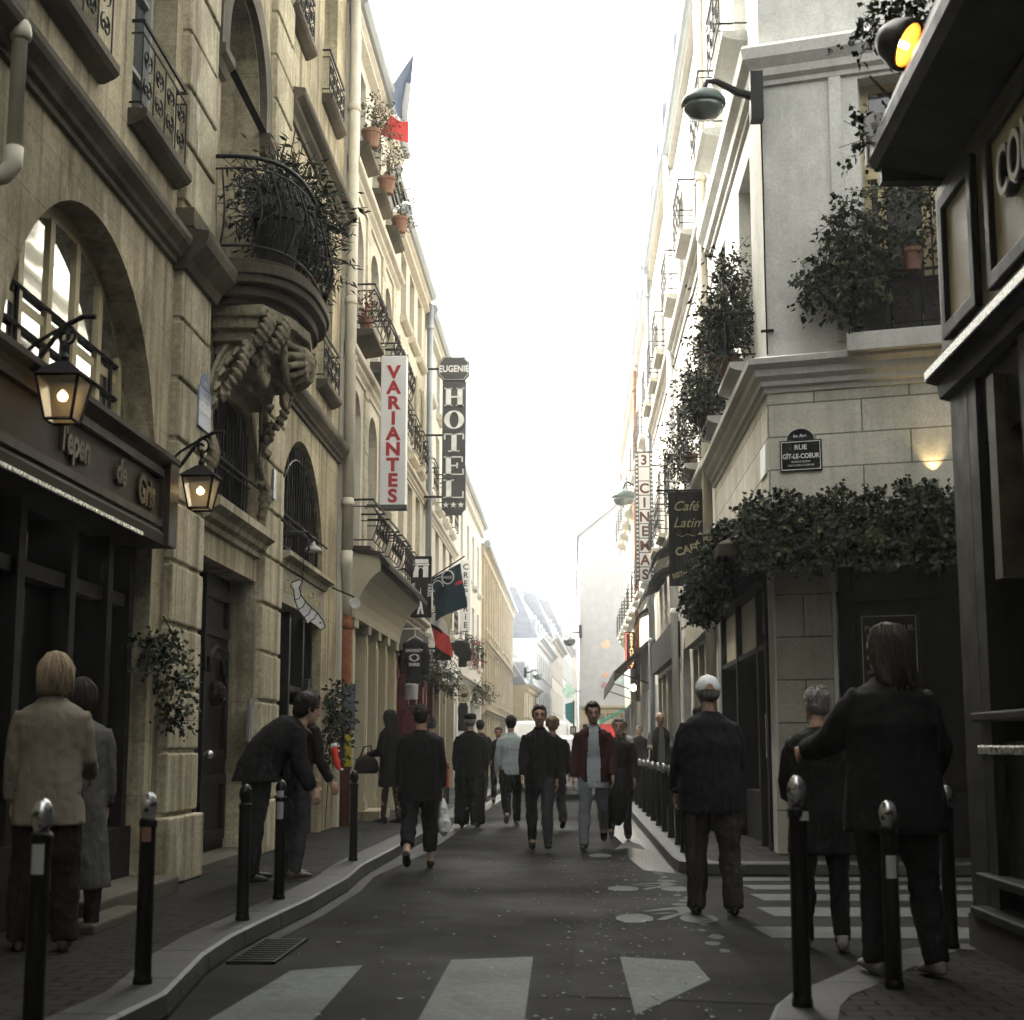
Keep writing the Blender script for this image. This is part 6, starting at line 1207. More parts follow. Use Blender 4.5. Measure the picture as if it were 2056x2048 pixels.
        if st == 'long': q.loft([(HP(0, -.02, .08), Hx * .085, Hb * .09), (HP(0, -.024, .0), Hx * .108, Hb * .1), (HP(0, -.04, -.1), Hx * .125, Hb * .085), (HP(0, -.065, -.18), Hx * .13, Hb * .065), (HP(0, -.08, -.25), Hx * .10, Hb * .045), (HP(0, -.085, -.28), Hx * .05, Hb * .02)], 18)
        if st == 'tousled': bb((0, -.02, .05), .10, .11, .098); bb((0, -.05, 0), .092, .075, .09)
        if st in ('bob', 'long', 'tousled') and not cap:
            L = {'bob': .24, 'long': .38, 'tousled': .15}[st]; sr = random.Random(len(label)); q2 = MB()
            for k in range(150):
                a = sr.uniform(.35, 2 * math.pi - .35) - math.pi / 2 + math.pi; ca, sa = math.cos(a), math.sin(a); pts = []; ln = L * sr.uniform(.72, 1.12); f = sr.uniform(.97, 1.10)
                for j in range(7):
                    k2 = j / 6; dwn = ln * k2; rr = math.sin(min(1.0, k2 * (3.2 if L > .3 else 2.0)) * 1.5); zz = .135 - dwn if k2 > .25 else .135 - dwn * .5
                    pts.append(HP(.098 * rr * ca * f, -.022 - (.05 * k2 if L > .2 else 0) + .102 * rr * sa * f * (1 - .25 * k2), zz))
                q2.tube(pts, [.002, .004, .005, .005, .004, .003, .0015], 4)
            parts.append(q2.build('hair_strands', hm, base=V((0, 0, 0)), smooth=True))
        if st == 'short' and not cap:
            sr = random.Random(len(label) + 3); q2 = MB()
            for k in range(170):
                a = sr.uniform(0, 2 * math.pi); e = sr.uniform(.0, 1.35); fr_ = math.sin(a); n_ = (math.cos(a) * math.cos(e), fr_ * math.cos(e), math.sin(e))
                if fr_ * math.cos(e) > .55 and e < .75: continue
                p0 = (n_[0] * .083, -.02 + n_[1] * .096, .03 + n_[2] * .098); l_ = sr.uniform(.010, .022)
                q2.tube([HP(*p0), HP(p0[0] + n_[0] * l_ * .7, p0[1] + n_[1] * l_ * .7 - .004, p0[2] + n_[2] * l_ * .6 - .002), HP(p0[0] + n_[0] * l_ * .8 + sr.uniform(-.008, .008), p0[1] + n_[1] * l_ * .8 - .016, p0[2] + n_[2] * l_ * .7 - .008)], [.005, .004, .001], 4)
            parts.append(q2.build('hair_strands', hm, base=V((0, 0, 0)), smooth=True))
        o = q.build('hair', hm, base=V((0, 0, 0))); remesh(o, .011, 2, .4, .010 if st != 'short' else .006, .035); parts.append(o)
    if cap:
        q = MB(); kind, cm = cap
        if kind == 'ball':
            q.loft([(HP(0, -.012, .02 + .105 * math.sin(a)), Hx * max(.001, .094 * math.cos(a)), Hb * max(.001, .110 * math.cos(a))) for a in [i * math.pi / 14 for i in range(8)]], 20); q.loft([(HP(0, -.012, .0), Hx * .09, Hb * .106), (HP(0, -.012, .03), Hx * .095, Hb * .111)], 20); q.loft([(HP(0, .07, .03), Hx * .085, Hd * .01), (HP(0, .13, .02), Hx * .08, Hd * .008), (HP(0, .17, .008), Hx * .05, Hd * .006)], 12)
            q.ball(HP(0, -.012, .127), .009)
        else:
            q.loft([(HP(0, -.01, .03), Hx * .09, Hb * .108), (HP(0, -.005, .065), Hx * .098, Hb * .118), (HP(0, .0, .1), Hx * .094, Hb * .112), (HP(0, .0, .122), Hx * .06, Hb * .07)], 20); q.loft([(HP(0, .07, .04), Hx * .07, Hd * .01), (HP(0, .14, .035), Hx * .05, Hd * .008)], 12)
        o = q.build('cap', cm, base=V((0, 0, 0))); remesh(o, .009, 3, .5, .003, .03); parts.append(o)
        if kind == 'ball':
            q = MB(); q.prism([(0, 0)] , 0, 0) if False else None; q.loft([(HP(0, -.121, .012), Hx * .034, Hd * .002), (HP(0, -.1235, .03), Hx * .026, Hd * .022)], 12); q.v = [p for p in q.v]; parts.append(q.build('cap_opening', skin, base=V((0, 0, 0))))
    lo = min(v.co.z for o in parts if o.name.startswith('shoe') for v in o.data.vertices)
    for o in parts: o.parent = t; o.location = (0, 0, -lo)
    t.location = (x, y, z); t.rotation_euler = (0, 0, rad(face)); t.scale = (s, s, s)
    J = {'hand': [t.matrix_basis @ (w + d2 * .1 + V((0, 0, -lo))) for sh, el, w, d2, sx in arm], 'neck': t.matrix_basis @ (nk + V((0, 0, -lo)))}
    return t, J
P_ = .12
WA = ((20, 6, 3), (-16, 22, 3)); WB = ((-16, 22, 3), (20, 6, 3)); ST = ((3, 2, 4), (-3, 2, 4))
person('person in black open jacket and dark jeans walking towards the camera mid-street', -.40, 18.5, 180 + 2, 1.76, legs=((24, 8, 0), (-16, 16, 0)), arms=((-12, 6, 16), (12, 6, 18)), top=c_blk, hem=.80, open_front=c_char, pants=c_djean, hair=('short', h_brn), stub=True, skin=sk2, head=(-2, 0), voxel=.0075)
person('person in burgundy jacket over pale untucked shirt and washed jeans walking forward', .25, 18.7, 180 - 3, 1.82, legs=((-20, 34, 1), (18, 3, 2)), arms=((4, 10, 20), (-4, 10, 18)), top=c_burg, hem=.82, open_front=c_shirt, pants=c_jean, hair=('short', h_blk), stub=True, skin=sk2, head=(5, 6), voxel=.0075, ease=.036)
_, J = person('person in dark jacket and white baseball cap walking away on the crossing', 1.02, 11.5, 2, 1.78, legs=((2, 4, 3), (-4, 4, 5)), arms=((-6, 12, 30), (18, 12, 34)), top=c_navy, hem=.74, ease=.045, pants=c_khaki, pw=1.35, girth=1.22, hair=('short', h_gry), cap=('ball', c_capw), lean=6)
person('person with blond bob in pale grey tweed coat on the left pavement', -2.92, 8.5, 14, 1.65, z=P_, legs=ST, arms=((2, 7, 10), (8, 7, 60)), top=c_grey, hem=.72, flare=.1, ease=.045, pants=c_brown, pw=1.5, shoes=c_tan, hair=('bob', h_bln), lean=3, head=(-4, 10))
person('person in long pale wool coat half hidden beyond the blond person', -3.02, 9.3, 20, 1.54, z=P_, legs=ST, arms=((0, 6, 8), (0, 6, 8)), top=c_lgrey, hem=.28, flare=.35, ease=.045, pants=c_brown, hair=('bob', h_brn), voxel=.012)
person('person in black coat and patterned scarf bending forward at the shop window', -2.62, 12.7, -62, 1.74, z=P_, legs=((2, 3, 3), (-6, 2, 4)), arms=((-34, 6, 18), (-30, 6, 22)), top=c_blk, hem=.84, flare=.25, ease=.06, pants=c_char, pw=1.3, hair=('tousled', h_blk), lean=58, head=(-18, 0), collar=cloth('checked_scarf', (.16, .10, .07), pat=((.4, .36, .3), 60)), girth=1.1)
person('person in brown jacket and dark trousers standing close beside the bending person', -2.36, 13.1, -50, 1.62, z=P_, legs=((3, 3, 3), (-3, 4, 3)), arms=((6, 6, 20), (2, 6, 20)), top=c_brown, hem=.74, pants=cloth('grey_trouser_cloth', (.04, .04, .044)), pw=1.15, shoes=c_tan, hair=('bob', h_blk), lean=14, head=(6, 0))
_, Jb = person('person with long dark hair and black skirt coat beside the beige shopfront', -2.66, 22.4, 64, 1.66, z=P_, legs=((5, 2, 1), (-6, 3, 1)), arms=((6, 8, 70), (14, 6, 20)), top=c_blk, hem=.56, flare=.12, ease=.045, pants=cloth('sheer_black_stocking', (.035, .024, .02)), pw=.25, hair=('long', h_blk), pants_hem=.05)
_, Jc = person('person in black top and cropped trousers walking away carrying a white bag', -1.56, 15.7, 2, 1.68, legs=((-20, 20, 2), (10, 4, 2)), arms=((4, 8, 20), (-4, 10, 16)), top=c_blk, hem=.72, flare=.1, ease=.055, pants=c_char, pw=1.45, girth=1.12, hair=('short', h_brn), bare_ankle=True, pants_hem=.17)
person('person in black jacket and flat cap walking away in wide trousers', -1.58, 23.6, 3, 1.76, legs=((4, 5, 3), (-6, 9, 3)), arms=((2, 8, 14), (-6, 8, 14)), top=c_blk, hem=.76, ease=.05, pants=c_blk, pw=2.1, hair=('short', h_gry), cap=('flat', c_char), girth=1.1)
person('person in pale blue shirt and dark trousers walking away beyond the others', -.98, 24.4, 8, 1.74, legs=((-16, 24, 1), (6, 3, 1)), arms=((-8, 9, 16), (8, 9, 24)), top=c_shirt, hem=.80, ease=.028, pants=c_blk, pw=1.15, shoes=c_pale, hair=('short', h_blk), girth=1.1)
person('person with dark blond hair in a black jacket hidden behind the walking man', -.30, 23.2, 8, 1.70, legs=((10, 6, 2), (-16, 20, 2)), arms=((-4, 8, 14), (-6, 16, 20)), top=c_blk, hem=.70, flare=.15, ease=.045, pants=c_char, pw=1.2, hair=('tousled', h_dbl))
_, Jd = person('person in black coat following the burgundy jacket man on the right', .62, 20.8, 178, 1.66, legs=WA, arms=((4, 8, 20), (2, 8, 20)), top=c_brown, hem=.62, ease=.045, pants=c_blk, hair=('short', h_gry), voxel=.011)
person('person in white jacket and sunglasses far down the right pavement', 1.22, 37.0, 180, 1.74, z=P_, legs=WB, top=c_wht, hem=.78, open_front=c_blk, pants=c_char, hair=('short', h_blk), voxel=.012)
person('bald person with beard in grey sweater and dark vest on the right pavement', 1.60, 28.2, 184, 1.76, z=P_, legs=ST, arms=((10, 8, 75), (10, 8, 75)), top=c_blk, hem=.80, vest=cloth('grey_knit', (.13, .125, .12)), pants=c_char, hair=('bald', h_gry), stub=True, girth=1.15, voxel=.011)
person('person in dark suit with white collar walking away along the right pavement', 1.72, 20.9, 4, 1.70, z=P_, legs=WA, arms=((-10, 8, 12), (12, 8, 12)), top=c_blk, hem=.78, pants=c_blk, hair=('short', h_blk), collar=c_wht, voxel=.011)
person('person with loose brown hair in a black coat in the right foreground', 1.60, 7.75, 14, 1.74, z=P_, legs=((5, 6, 3), (-4, 8, 4)), arms=((30, 24, 46), (6, 24, 40)), top=c_blk, hem=.70, flare=.12, ease=.06, pants=c_char, pw=1.3, shoes=c_pale, hair=('long', h_brn), collar=c_wht, girth=1.25, head=(4, 22))
person('grey haired person in dark coat behind the woman at right', 1.52, 9.6, -10, 1.62, legs=((4, 4, 3), (-6, 8, 3)), arms=((10, 8, 50), (10, 8, 60)), top=c_blk, hem=.62, flare=.1, ease=.05, pants=c_blk, shoes=c_pale, hair=('short', h_gry), lean=8, head=(6, 25))
person('person with pale cap peering from the dark shop side at the right edge', 3.05, 10.9, 165, 1.92, legs=ST, top=c_blk, hem=.75, pants=c_blk, hair=('short', h_gry), cap=('ball', c_capw), skin=sk2, voxel=.011)
person('person with black hair on the left pavement before the red shopfront', -2.5, 27.2, 10, 1.66, z=P_, legs=WB, top=c_char, hem=.76, pants=c_blk, hair=('short', h_blk), voxel=.012)
person('person in dark top facing the camera beyond the flat cap', -1.62, 33.5, 180, 1.70, legs=WA, top=c_navy, hem=.78, pants=c_blk, hair=('short', h_brn), skin=sk2, voxel=.013)
person('person mostly hidden behind the flat cap man, dark hair', -1.9, 31.5, 0, 1.70, z=P_, legs=WA, top=c_char, hem=.78, pants=c_blk, hair=('short', h_blk), voxel=.013)
person('person with grey hair far right beside the black awning', 1.75, 40.5, 180, 1.68, z=P_, legs=ST, top=c_brown, hem=.7, pants=c_char, hair=('short', h_gry), voxel=.014)
# things the people hold
t = thing('handbag', 'black handbag hanging from the arm beside the beige shop', 'handbag', (-2.98, 22.3, .75)); q = MB(); c = Vector(Jb['hand'][0]); c = Vector((-3.0, 22.3, 1.0))
q.loft([(c + Vector((0, 0, -.16)), (.15, 0, 0), (0, .06, 0)), (c + Vector((0, 0, -.1)), (.185, 0, .0), (0, .075, 0)), (c + Vector((0, 0, .02)), (.16, 0, 0), (0, .06, 0)), (c + Vector((0, 0, .1)), (.10, 0, 0), (0, .03, 0))], 14); q.build('body', m_black, t, smooth=True); q = MB(); q.tube([c + Vector((-.09, 0, .08)), c + Vector((-.04, 0, .22)), c + Vector((.06, 0, .24)), c + Vector((.1, 0, .08))], .012, 6); q.build('handle', m_black, t)
t = thing('carrier_bag', 'crumpled white plastic carrier bag held low by the person walking away', 'bag', (-1.30, 15.7, .3)); c = Vector(Jc['hand'][1]); q = MB()
q.loft([(c + Vector((0, 0, -.02)), (.015, 0, 0), (0, .02, 0)), (c + Vector((.005, 0, -.12)), (.045, 0, 0), (0, .05, 0)), (c + Vector((.01, 0, -.26)), (.075, 0, 0), (0, .09, 0)), (c + Vector((.015, 0, -.36)), (.06, 0, 0), (0, .08, 0)), (c + Vector((.02, 0, -.4)), (.02, 0, 0), (0, .03, 0))], 14); o = q.build('bag', mat('white_plastic_film', (.58, .58, .56), .4), t); remesh(o, .012, 2, .4, .016, .06)
t = thing('jacket_bundle', 'long dark coat carried over the arm of the burgundy jacket man', 'coat', (.55, 19.0, .3)); c = Vector(Jd['hand'][0]); q = MB(); c = Vector((.56, 18.85, .84))
q.loft([(c + Vector((0, 0, .12)), (.06, 0, 0), (0, .05, 0)), (c + Vector((.0, 0, -.05)), (.085, 0, 0), (0, .06, 0)), (c + Vector((.01, 0, -.3)), (.095, 0, 0), (0, .06, 0)), (c + Vector((.0, 0, -.5)), (.07, 0, 0), (0, .05, 0)), (c + Vector((-.02, 0, -.56)), (.03, 0, 0), (0, .03, 0))], 14); o = q.build('coat_folds', c_blk, t); remesh(o, .015, 2, .4, .012, .08)
# ------------------------------------------------------------ plants
def foliage(name, label, cat, base, blobs, n, leaf, mats, ratio=.45, stems=None, pot=None, group=None, droop=.3, seed=1, tw_=(2.5, 5)):
    """leaves scattered in ellipsoid blobs (center, radii), clumped along twigs; stems drawn as tubes"""
    r = np.random.default_rng(seed); t = thing(name, label, cat, base, group); V = []; F = []; M = []
    vol = np.array([b[1][0] * b[1][1] * b[1][2] for b in blobs]) ** .7; pr = vol / vol.sum()
    tw = MB()
    for k in range(n // 9):
        c, rr = blobs[r.choice(len(blobs), p=pr)]; d = r.normal(size=3); d /= np.linalg.norm(d); o = np.array(c) + d * np.array(rr) * r.uniform(.25, 1.0) ** .5
        di = d * .6 + r.normal(size=3) * .55 + np.array([0, 0, -droop * .4]); di /= np.linalg.norm(di); L = leaf * r.uniform(*tw_)
        if k % 3 == 0: tw.tube([Vector(o - di * L * .6), Vector(o + di * L)], leaf * .05, 3)
        mi = int(r.integers(len(mats)))
        for j in range(9):
            p = o + di * L * (j / 9) + r.normal(size=3) * leaf * .25; a = di * .6 + r.normal(size=3) * .7 + np.array([0, 0, -droop]); a /= np.linalg.norm(a); s = np.cross(a, r.normal(size=3)); s /= np.linalg.norm(s) + 1e-9; l = leaf * r.uniform(.6, 1.25); w = l * ratio * .5; nn = np.cross(a, s); b = len(V)
            V += [tuple(p), tuple(p + a * l * .45 + s * w + nn * w * .3), tuple(p + a * l), tuple(p + a * l * .45 - s * w + nn * w * .3)]; F += [(b, b + 1, b + 2), (b, b + 2, b + 3)]; M += [mi, mi]
    q = MB(); q.v = [Vector(v) for v in V]; q.f = F; q.m = M; q.build('foliage', list(mats), t, norm=False)
    if tw.v: q = tw; 
    if stems:
        for s in stems: tw.tube([Vector(p) for p in s], .008, 5)
    if tw.v: tw.build('stems', m_stem, t, norm=False)
    if pot: pot(t)
    return t
LV = lambda u, v, d: tuple(LEFT(u, v, d)); RV = lambda u, v, d: tuple(RX(u, v, d)); FV = lambda u, v, d: tuple(FRT(u, v, d))
def potm(c, r, h, m=None):
    def f(t):
        q = MB(); q.lathe([(r * .72, 0), (r * .95, h * .8), (r * 1.06, h * .82), (r * 1.06, h), (r * .92, h), (r * .9, h * .85), (.01, h * .84)], c, 14, (0, 0, 1), False); q.build('pot', m or m_terra, t)
    return f
LM = (m_leaf, m_leaf, m_leaf2, m_leaf, m_leaf4)
foliage('oleander', 'bushy narrow-leaved oleander spilling over the carved balcony', 'plant', LV(15.3, 5.72, .5), [(LV(15.1, 6.7, .40), (.24, .36, .32)), (LV(15.3, 6.45, .42), (.20, .28, .32)), (LV(14.8, 6.8, .38), (.22, .32, .22)), (LV(15.1, 6.2, .58), (.18, .3, .26))], 5600, .115, (m_leaf, m_leaf, m_leaf2), .2, [[LV(15.3, 5.72, .5), LV(15.35, 6.8, .6)], [LV(15.3, 5.75, .5), LV(15.7, 6.6, .55)]], potm(LV(15.3, 5.71, .5), .2, .36), seed=3)
foliage('balcony_plant', 'low leafy plant in a dark urn behind the balcony ironwork', 'plant', LV(14.0, 5.72, .5), [(LV(13.95, 6.5, .5), (.28, .4, .16)), (LV(14.5, 6.55, .65), (.25, .4, .14))], 900, .10, (m_leaf,), .35, [[LV(14.0, 6.0, .5), LV(14.0, 6.5, .5)]], potm(LV(14.0, 5.71, .52), .24, .62, m_wood), seed=4)
# ivy over the awning: one creeper wrapping the corner
bl = []
for i in range(26):
    u = -.1 + i * .2; bl.append((FV(u, 3.66 + .05 * math.sin(i * 1.7), .34 + .05 * math.sin(i)), (.2, .28, .2))); bl.append((FV(u, 3.42 + .06 * math.sin(i * 2.3), .62), (.2, .15, .26))); bl.append((FV(u, 3.2 + .08 * math.sin(i * 1.9), .66), (.18, .08, .16)))
for i in range(17):
    u = 16.3 + i * .2; dz = .02 * i; bl.append((RV(u, 3.58 - 1.2 * dz, .3), (.24, .18, .16))); bl.append((RV(u, 3.36 - 1.3 * dz + .06 * math.sin(i * 2.1), .52 + .04 * math.sin(i * 1.3)), (.17, .15, .2)))
for i in range(5): bl.append((RV(18.3 + i * .2, 3.26 - .05 * i, .54), (.2, .13, .26)))
foliage('ivy', 'thick dark ivy creeper covering the awning round the corner house', 'ivy', FV(0, 3.2, .5), bl, 34000, .062, (m_leaf, m_leaf, m_leaf2, m_leaf, m_leaf, m_leaf4), .8, None, None, droop=.6, seed=5, tw_=(1.2, 3.0))
# front window garden of the corner house
bl = [(FV(.78, 6.3, .2), (.2, .12, .24)), (FV(1.0, 6.75, .22), (.2, .12, .26)), (FV(.66, 6.1, .18), (.13, .09, .16)), (FV(1.15, 6.25, .26), (.24, .14, .34)), (FV(.98, 5.95, .22), (.2, .1, .2)), (FV(.5, 6.05, .14), (.10, .05, .06))]
foliage('ivy', 'trailing ivy hanging left of the open window on the corner house', 'ivy', FV(.9, 5.56, .2), bl, 2600, .075, LM, .8, [[FV(1.0, 6.2, .3), FV(.7, 6.3, .2), FV(.4, 6.08, .12)], [FV(1.0, 6.3, .3), FV(.7, 6.9, .25)]], None, droop=.5, seed=6)
bl = [(FV(1.3 + .3 * i, 6.62 + .1 * math.sin(i * 2), .3), (.2, .18, .3)) for i in range(6)] + [(FV(1.3 + .25 * i, 7.05, .28), (.22, .15, .12)) for i in range(6)]
foliage('window_plant', 'potted greenery crowding the sill of the open corner window', 'plant', FV(1.6, 5.58, .2), bl, 3000, .07, LM, .5, [[FV(1.2, 7.0, .3), FV(2.6, 7.15, .3)]], None, seed=7)
o = railing(FRT, 1.85, 5.56, 1.75, .62, .3, name='balcony_railing', parent=C1.root)
q = MB(FRT)
for i in range(5): q.box(1.08 + .31 * i, 1.36 + .31 * i, 5.58, 6.12, .02, .24)
o = tag(q.build('planter_box', mat('dark_planter', (.02, .018, .014), .7)), 'dark planter boxes behind the railing of the corner window', 'planter')
for i, u in enumerate((1.62, 2.02)):
    q = MB(FRT); q.lathe([(.075, 0), (.10, .18), (.115, .19), (.115, .23), (.1, .23), (.01, .2)], (u, 6.16, .34), 14); tag(q.build('flower_pot', m_terra), ['terracotta pot hung on the corner window rail, left one', 'terracotta pot hung on the corner window rail, right one'][i], 'flower pot')
for i, (u, v, rr, lb) in enumerate(((18.0, 6.55, (.17, .4, .42), 'tall airy shrub on the street side sill nearest the corner'), (20.9, 6.3, (.22, .5, .42), 'dense bush on the second street side sill of the corner house'))):
    foliage('window_plant', lb, 'plant', RV(u, 5.66, .25), [(RV(u, v + .0, .24), rr), (RV(u + .3, v - .25, .34), (.18, .28, .22)), (RV(u - .25, v - .3, .3), (.18, .26, .2)), (RV(u, v - .45, .32), (.15, .4, .16)), (RV(u - .1, v + .4, .2), (.08, .15, .22))], 3400, .085, LM, .4, [[RV(u, 5.7, .25), RV(u, v + .5, .28)]], potm(RV(u, 5.66, .24), .13, .24), seed=10 + i)
foliage('window_plant', 'pale leafy plant on the white house balconet above the café banner', 'plant', RV(24.6, 5.72, .25), [(RV(24.6, 6.3, .3), (.26, .5, .4)), (RV(24.3, 5.9, .4), (.2, .3, .3)), (RV(25.0, 5.7, .42), (.16, .3, .35))], 1800, .075, (m_leaf2, m_leaf), .4, [[RV(24.6, 5.75, .25), RV(24.6, 6.5, .28)]], potm(RV(24.6, 5.72, .2), .13, .24), seed=14)
foliage('hanging_plant', 'ivy trailing from a hanging basket between shop and stone pilaster', 'plant', LV(11.95, 1.4, .15), [(LV(11.9, 1.95, .14), (.12, .18, .10)), (LV(12.15, 1.72, .15), (.07, .1, .22)), (LV(12.2, 1.5, .14), (.05, .08, .16)), (LV(11.6, 1.95, .14), (.09, .13, .08))], 900, .05, LM, .75, [[LV(11.95, 2.25, .1), LV(11.95, 2.0, .25)]], None, droop=.7, seed=15)
foliage('wall_plant', 'ivy bush on the wall between the barred shop and the rusty pipe', 'plant', LV(20.5, 1.0, .1), [(LV(20.55, 1.75, .16), (.12, .25, .3)), (LV(20.6, 1.35, .16), (.1, .2, .25))], 1000, .06, LM, .75, [[LV(20.5, .15, .05), LV(20.55, 1.8, .12)]], None, droop=.6, seed=16)
foliage('hanging_plant', 'leafy shrub hanging out beside the souvenir shop sweatshirt', 'plant', (-3.0, 30.8, 2.5), [((-2.72, 30.8, 2.75), (.26, .4, .26)), ((-2.5, 30.8, 2.5), (.2, .3, .22)), ((-2.85, 30.8, 2.95), (.16, .3, .2))], 1500, .075, LM, .35, [[(-3.3, 30.8, 2.6), (-2.7, 30.8, 2.8)]], None, droop=.5, seed=17)
for i, (u, lb) in enumerate(((22.45, 'flowering pot plant on the upper window sill nearest the drain pipes'), (24.45, 'dry trailing pot plant on the next upper window sill'), (26.4, 'small pink flowering plant on the upper sill below the tricolour'))):
    foliage('window_plant', lb, 'plant', LV(u, 10.5, .25), [(LV(u, 11.0, .3), (.22, .3, .26)), (LV(u + .4, 10.85, .4), (.2, .3, .2)), (LV(u + .2, 11.3, .3), (.15, .25, .2))], 600, .07, (m_leaf2, m_leaf3), .35, [[LV(u, 10.6, .25), LV(u + .2, 11.35, .3)], [LV(u, 10.6, .25), LV(u + .5, 10.95, .4)]], potm(LV(u, 10.46, .26), .15, .28), seed=20 + i)
foliage('window_plant', 'red flowering plant in an iron balconet of the cream arched house', 'plant', LV(22.3, 7.5, .25), [(LV(22.3, 7.85, .28), (.2, .3, .14))], 400, .06, (m_leaf2, mat('dark_red_petal', (.12, .02, .015))), .5, None, potm(LV(22.3, 7.47, .25), .12, .22), seed=24)
foliage('window_plant', 'small flowers on a first floor sill of the white house', 'plant', tuple(LX(46, 3.9, .2)), [(tuple(LX(46, 4.15, .25)), (.25, .7, .25)), (tuple(LX(48, 4.05, .25)), (.2, .6, .2))], 700, .09, (m_leaf2, m_leaf, mat('pink_petal', (.40, .10, .12))), .5, None, potm(tuple(LX(46, 3.9, .2)), .15, .2), seed=25)
foliage('wall_plant', 'green shrub above the shop pillar at the white house end', 'plant', tuple(LX(50, 2.7, .2)), [(tuple(LX(50, 2.95, .3)), (.3, .9, .28))], 700, .09, LM, .5, [[tuple(LX(50, 2.5, .0)), tuple(LX(50, 3.0, .3))]], None, seed=26)
bl = [((2.22, 8.98, 5.35), (.1, .08, .14)), ((2.1, 9.05, 5.75), (.2, .06, .12))] + [((1.80, 9.05, 4.98), (.07, .05, .12)), ((2.0, 9.1, 5.62), (.14, .05, .1)), ((1.86, 9.1, 5.6), (.12, .05, .06))]
foliage('ivy', 'dark ivy sprawling over the near right canopy around the dome lamp', 'ivy', (2.0, 8.9, 4.9), bl, 700, .055, LM, .8, [[(2.1, 8.9, 5.0), (1.85, 8.9, 5.3)]], None, droop=.4, seed=27)

# ------------------------------------------------------------ vehicles
def vehicle(name, label, cat, x, y, prof, wid, glassz, m, plate, van):
    t = thing(name, label, cat, (x, y, 0)); FV_ = Face((x, y, 0), (0, 1, 0), (1, 0, 0)); hw = wid / 2
    q = MB(FV_); n = len(prof); st = []
    P = []
    for d, k in ((-hw, .93), (-hw * .96, .98), (-hw * .8, 1.0), (hw * .8, 1.0), (hw * .96, .98), (hw, .93)): P += [(u, .45 + (v - .45) * k if v > .45 else v, d) for u, v in prof]
    q.add(P, [(s * n + i, s * n + (i + 1) % n, (s + 1) * n + (i + 1) % n, (s + 1) * n + i) for s in range(5) for i in range(n)] + [tuple(q2) for q2 in [tuple(r_) for r_ in tessellate_polygon([[Vector((u, v, 0)) for u, v in prof]])]] + [tuple(5 * n + i for i in r_) for r_ in tessellate_polygon([[Vector((u, v, 0)) for u, v in prof]])])
    q.build('body', m, t, bevel=.03)
    (u0, v0), (u1, v1) = glassz; q = MB(); N_ = Vector((0, -(v1 - v0), (u1 - u0))).normalized() * .012
    q.add([Vector((x + s * hw * k, y + u, v)) + N_ for (u, v, k) in ((u0, v0, .86), (u1, v1, .76)) for s in (-1, 1)], [(0, 1, 3, 2)], True); q.build('windscreen', m_glass, t)
    fr = min(u for u, v in prof)
    for s in (-1, 1):
        q = MB(); q.ball((x + s * hw * .72, y + fr + .06, .78), .16, .07, .09); q.build('headlight', m_chrome, t, smooth=True); q = MB(); q.ball((x + s * (hw + .1), y + u1 + .1 if not van else y + u0 + .15, v0 + .12), .1, .05, .08); q.build('mirror', m_black, t, smooth=True)
        for yy in (.75, prof_len(prof) - .8):
            q = MB(); q.lathe([(.0, -.1), (.2, -.1), (.31, -.09), (.32, -.06), (.32, .06), (.31, .09), (.2, .1), (.0, .1)], (x + s * (hw - .12), y + fr + yy, .32), 18, (1, 0, 0), False); w = q.build('wheel', m_black, t, smooth=False)
            q = MB(); q.lathe([(.0, -.105), (.19, -.105), (.19, .105), (.0, .105)], (x + s * (hw - .12), y + fr + yy, .32), 14, (1, 0, 0), False); q.build('rim', m_chrome, w)
    q = MB(); q.box(x - .26, x + .26, y + fr - .03, y + fr - .01, .42, .53); q.build('number_plate', plate, t); q = MB(); q.box(x - hw * .6, x + hw * .6, y + fr - .02, y + fr + .02, .58, .72); q.build('grille', m_black, t)
    return t
def prof_len(p): return max(u for u, v in p) - min(u for u, v in p)
vehicle('delivery_van', 'white van parked down the street behind the walkers', 'van', -1.02, 42, [(0, .3), (.02, .85), (.25, 1.02), (.75, 1.15), (1.25, 1.88), (1.5, 1.95), (4.4, 1.95), (4.5, .3)], 1.75, ((.78, 1.17), (1.24, 1.84)), m_white, mat('yellow_plate', (.6, .42, .04)), True)
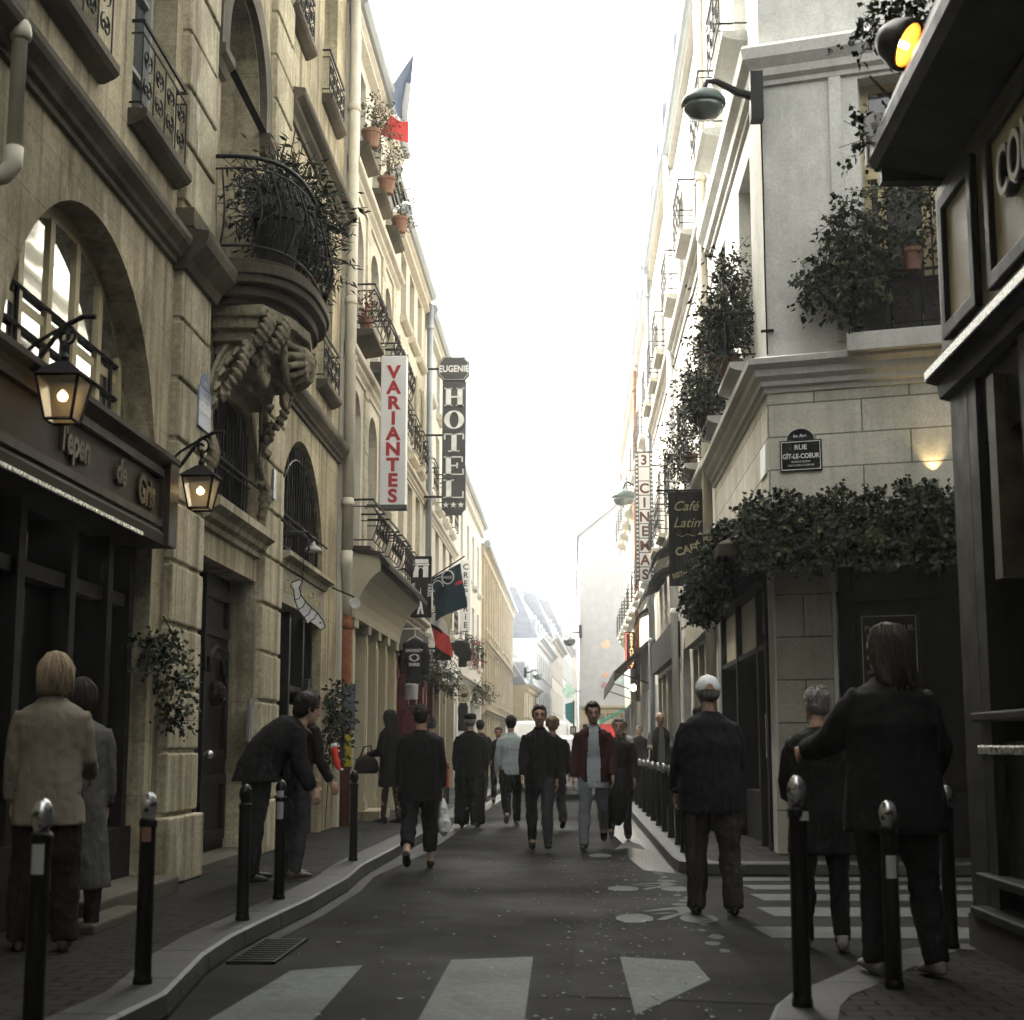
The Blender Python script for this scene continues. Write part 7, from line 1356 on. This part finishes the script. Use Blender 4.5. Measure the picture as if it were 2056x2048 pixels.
vehicle('white_car', 'white car waiting beyond the white van on the right', 'car', .12, 36.5, [(0, .3), (.02, .7), (.3, .86), (1.0, .98), (1.65, 1.42), (2.1, 1.5), (3.2, 1.46), (3.9, 1.0), (4.1, .9), (4.15, .3)], 1.6, ((1.0, .99), (1.64, 1.40)), m_white, m_white, False)
# small red stand on the left pavement, far hanging picture
t = thing('display_rack', 'low red display rack on thin legs in front of the souvenir shop', 'rack', (-2.6, 30, .12)); q = MB(); q.box(-2.75, -2.42, 29.8, 30.2, .45, .8); q.box(-2.75, -2.42, 29.8, 30.2, .84, .88); q.build('bin', m_redp, t)
for a in (-2.73, -2.44):
    for b in (29.83, 30.17): q = MB(); q.box(a - .015, a + .015, b - .015, b + .015, .12, .9); q.build('leg', m_iron, t)
BF = blade(60); t = thing('framed_sign', 'small dark framed sign hanging far down the street', 'sign', BF(.0, 1.7, 0)); q = MB(BF); q.ring(rect_poly(-.1, .14, 1.72, 2.02), rect_poly(-.06, .10, 1.76, 1.98), 0, .04); q.build('frame', m_black, t); q = MB(BF); q.box(-.07, .11, 1.75, 1.99, .005, .02); q.build('panel', m_beige, t); q = MB(BF); q.tube([(.02, 0, .02), (.02, 1.75, .02)], .02, 6); q.build('post', m_iron, t)
# ------------------------------------------------------------ the hazy air of the street
mb = MB(); mb.box(-16, 18, -36, 245, -1, 22)
m = bpy.data.materials.new('pale_haze'); m.use_nodes = True; nt = m.node_tree; nt.nodes.clear()
out = nt.nodes.new('ShaderNodeOutputMaterial'); pv = nt.nodes.new('ShaderNodeVolumePrincipled'); pv.inputs['Color'].default_value = (.95, .96, 1, 1); pv.inputs['Density'].default_value = .0011; pv.inputs['Anisotropy'].default_value = .35
nt.links.new(pv.outputs[0], out.inputs['Volume']); tag(mb.build('haze', m, base=Vector((0, 0, 0))), kind='stuff')
S.cycles.volume_bounces = 1; S.cycles.max_bounces = 8; S.cycles.diffuse_bounces = 2; S.cycles.use_denoising = True; S.cycles.sample_clamp_indirect = 8
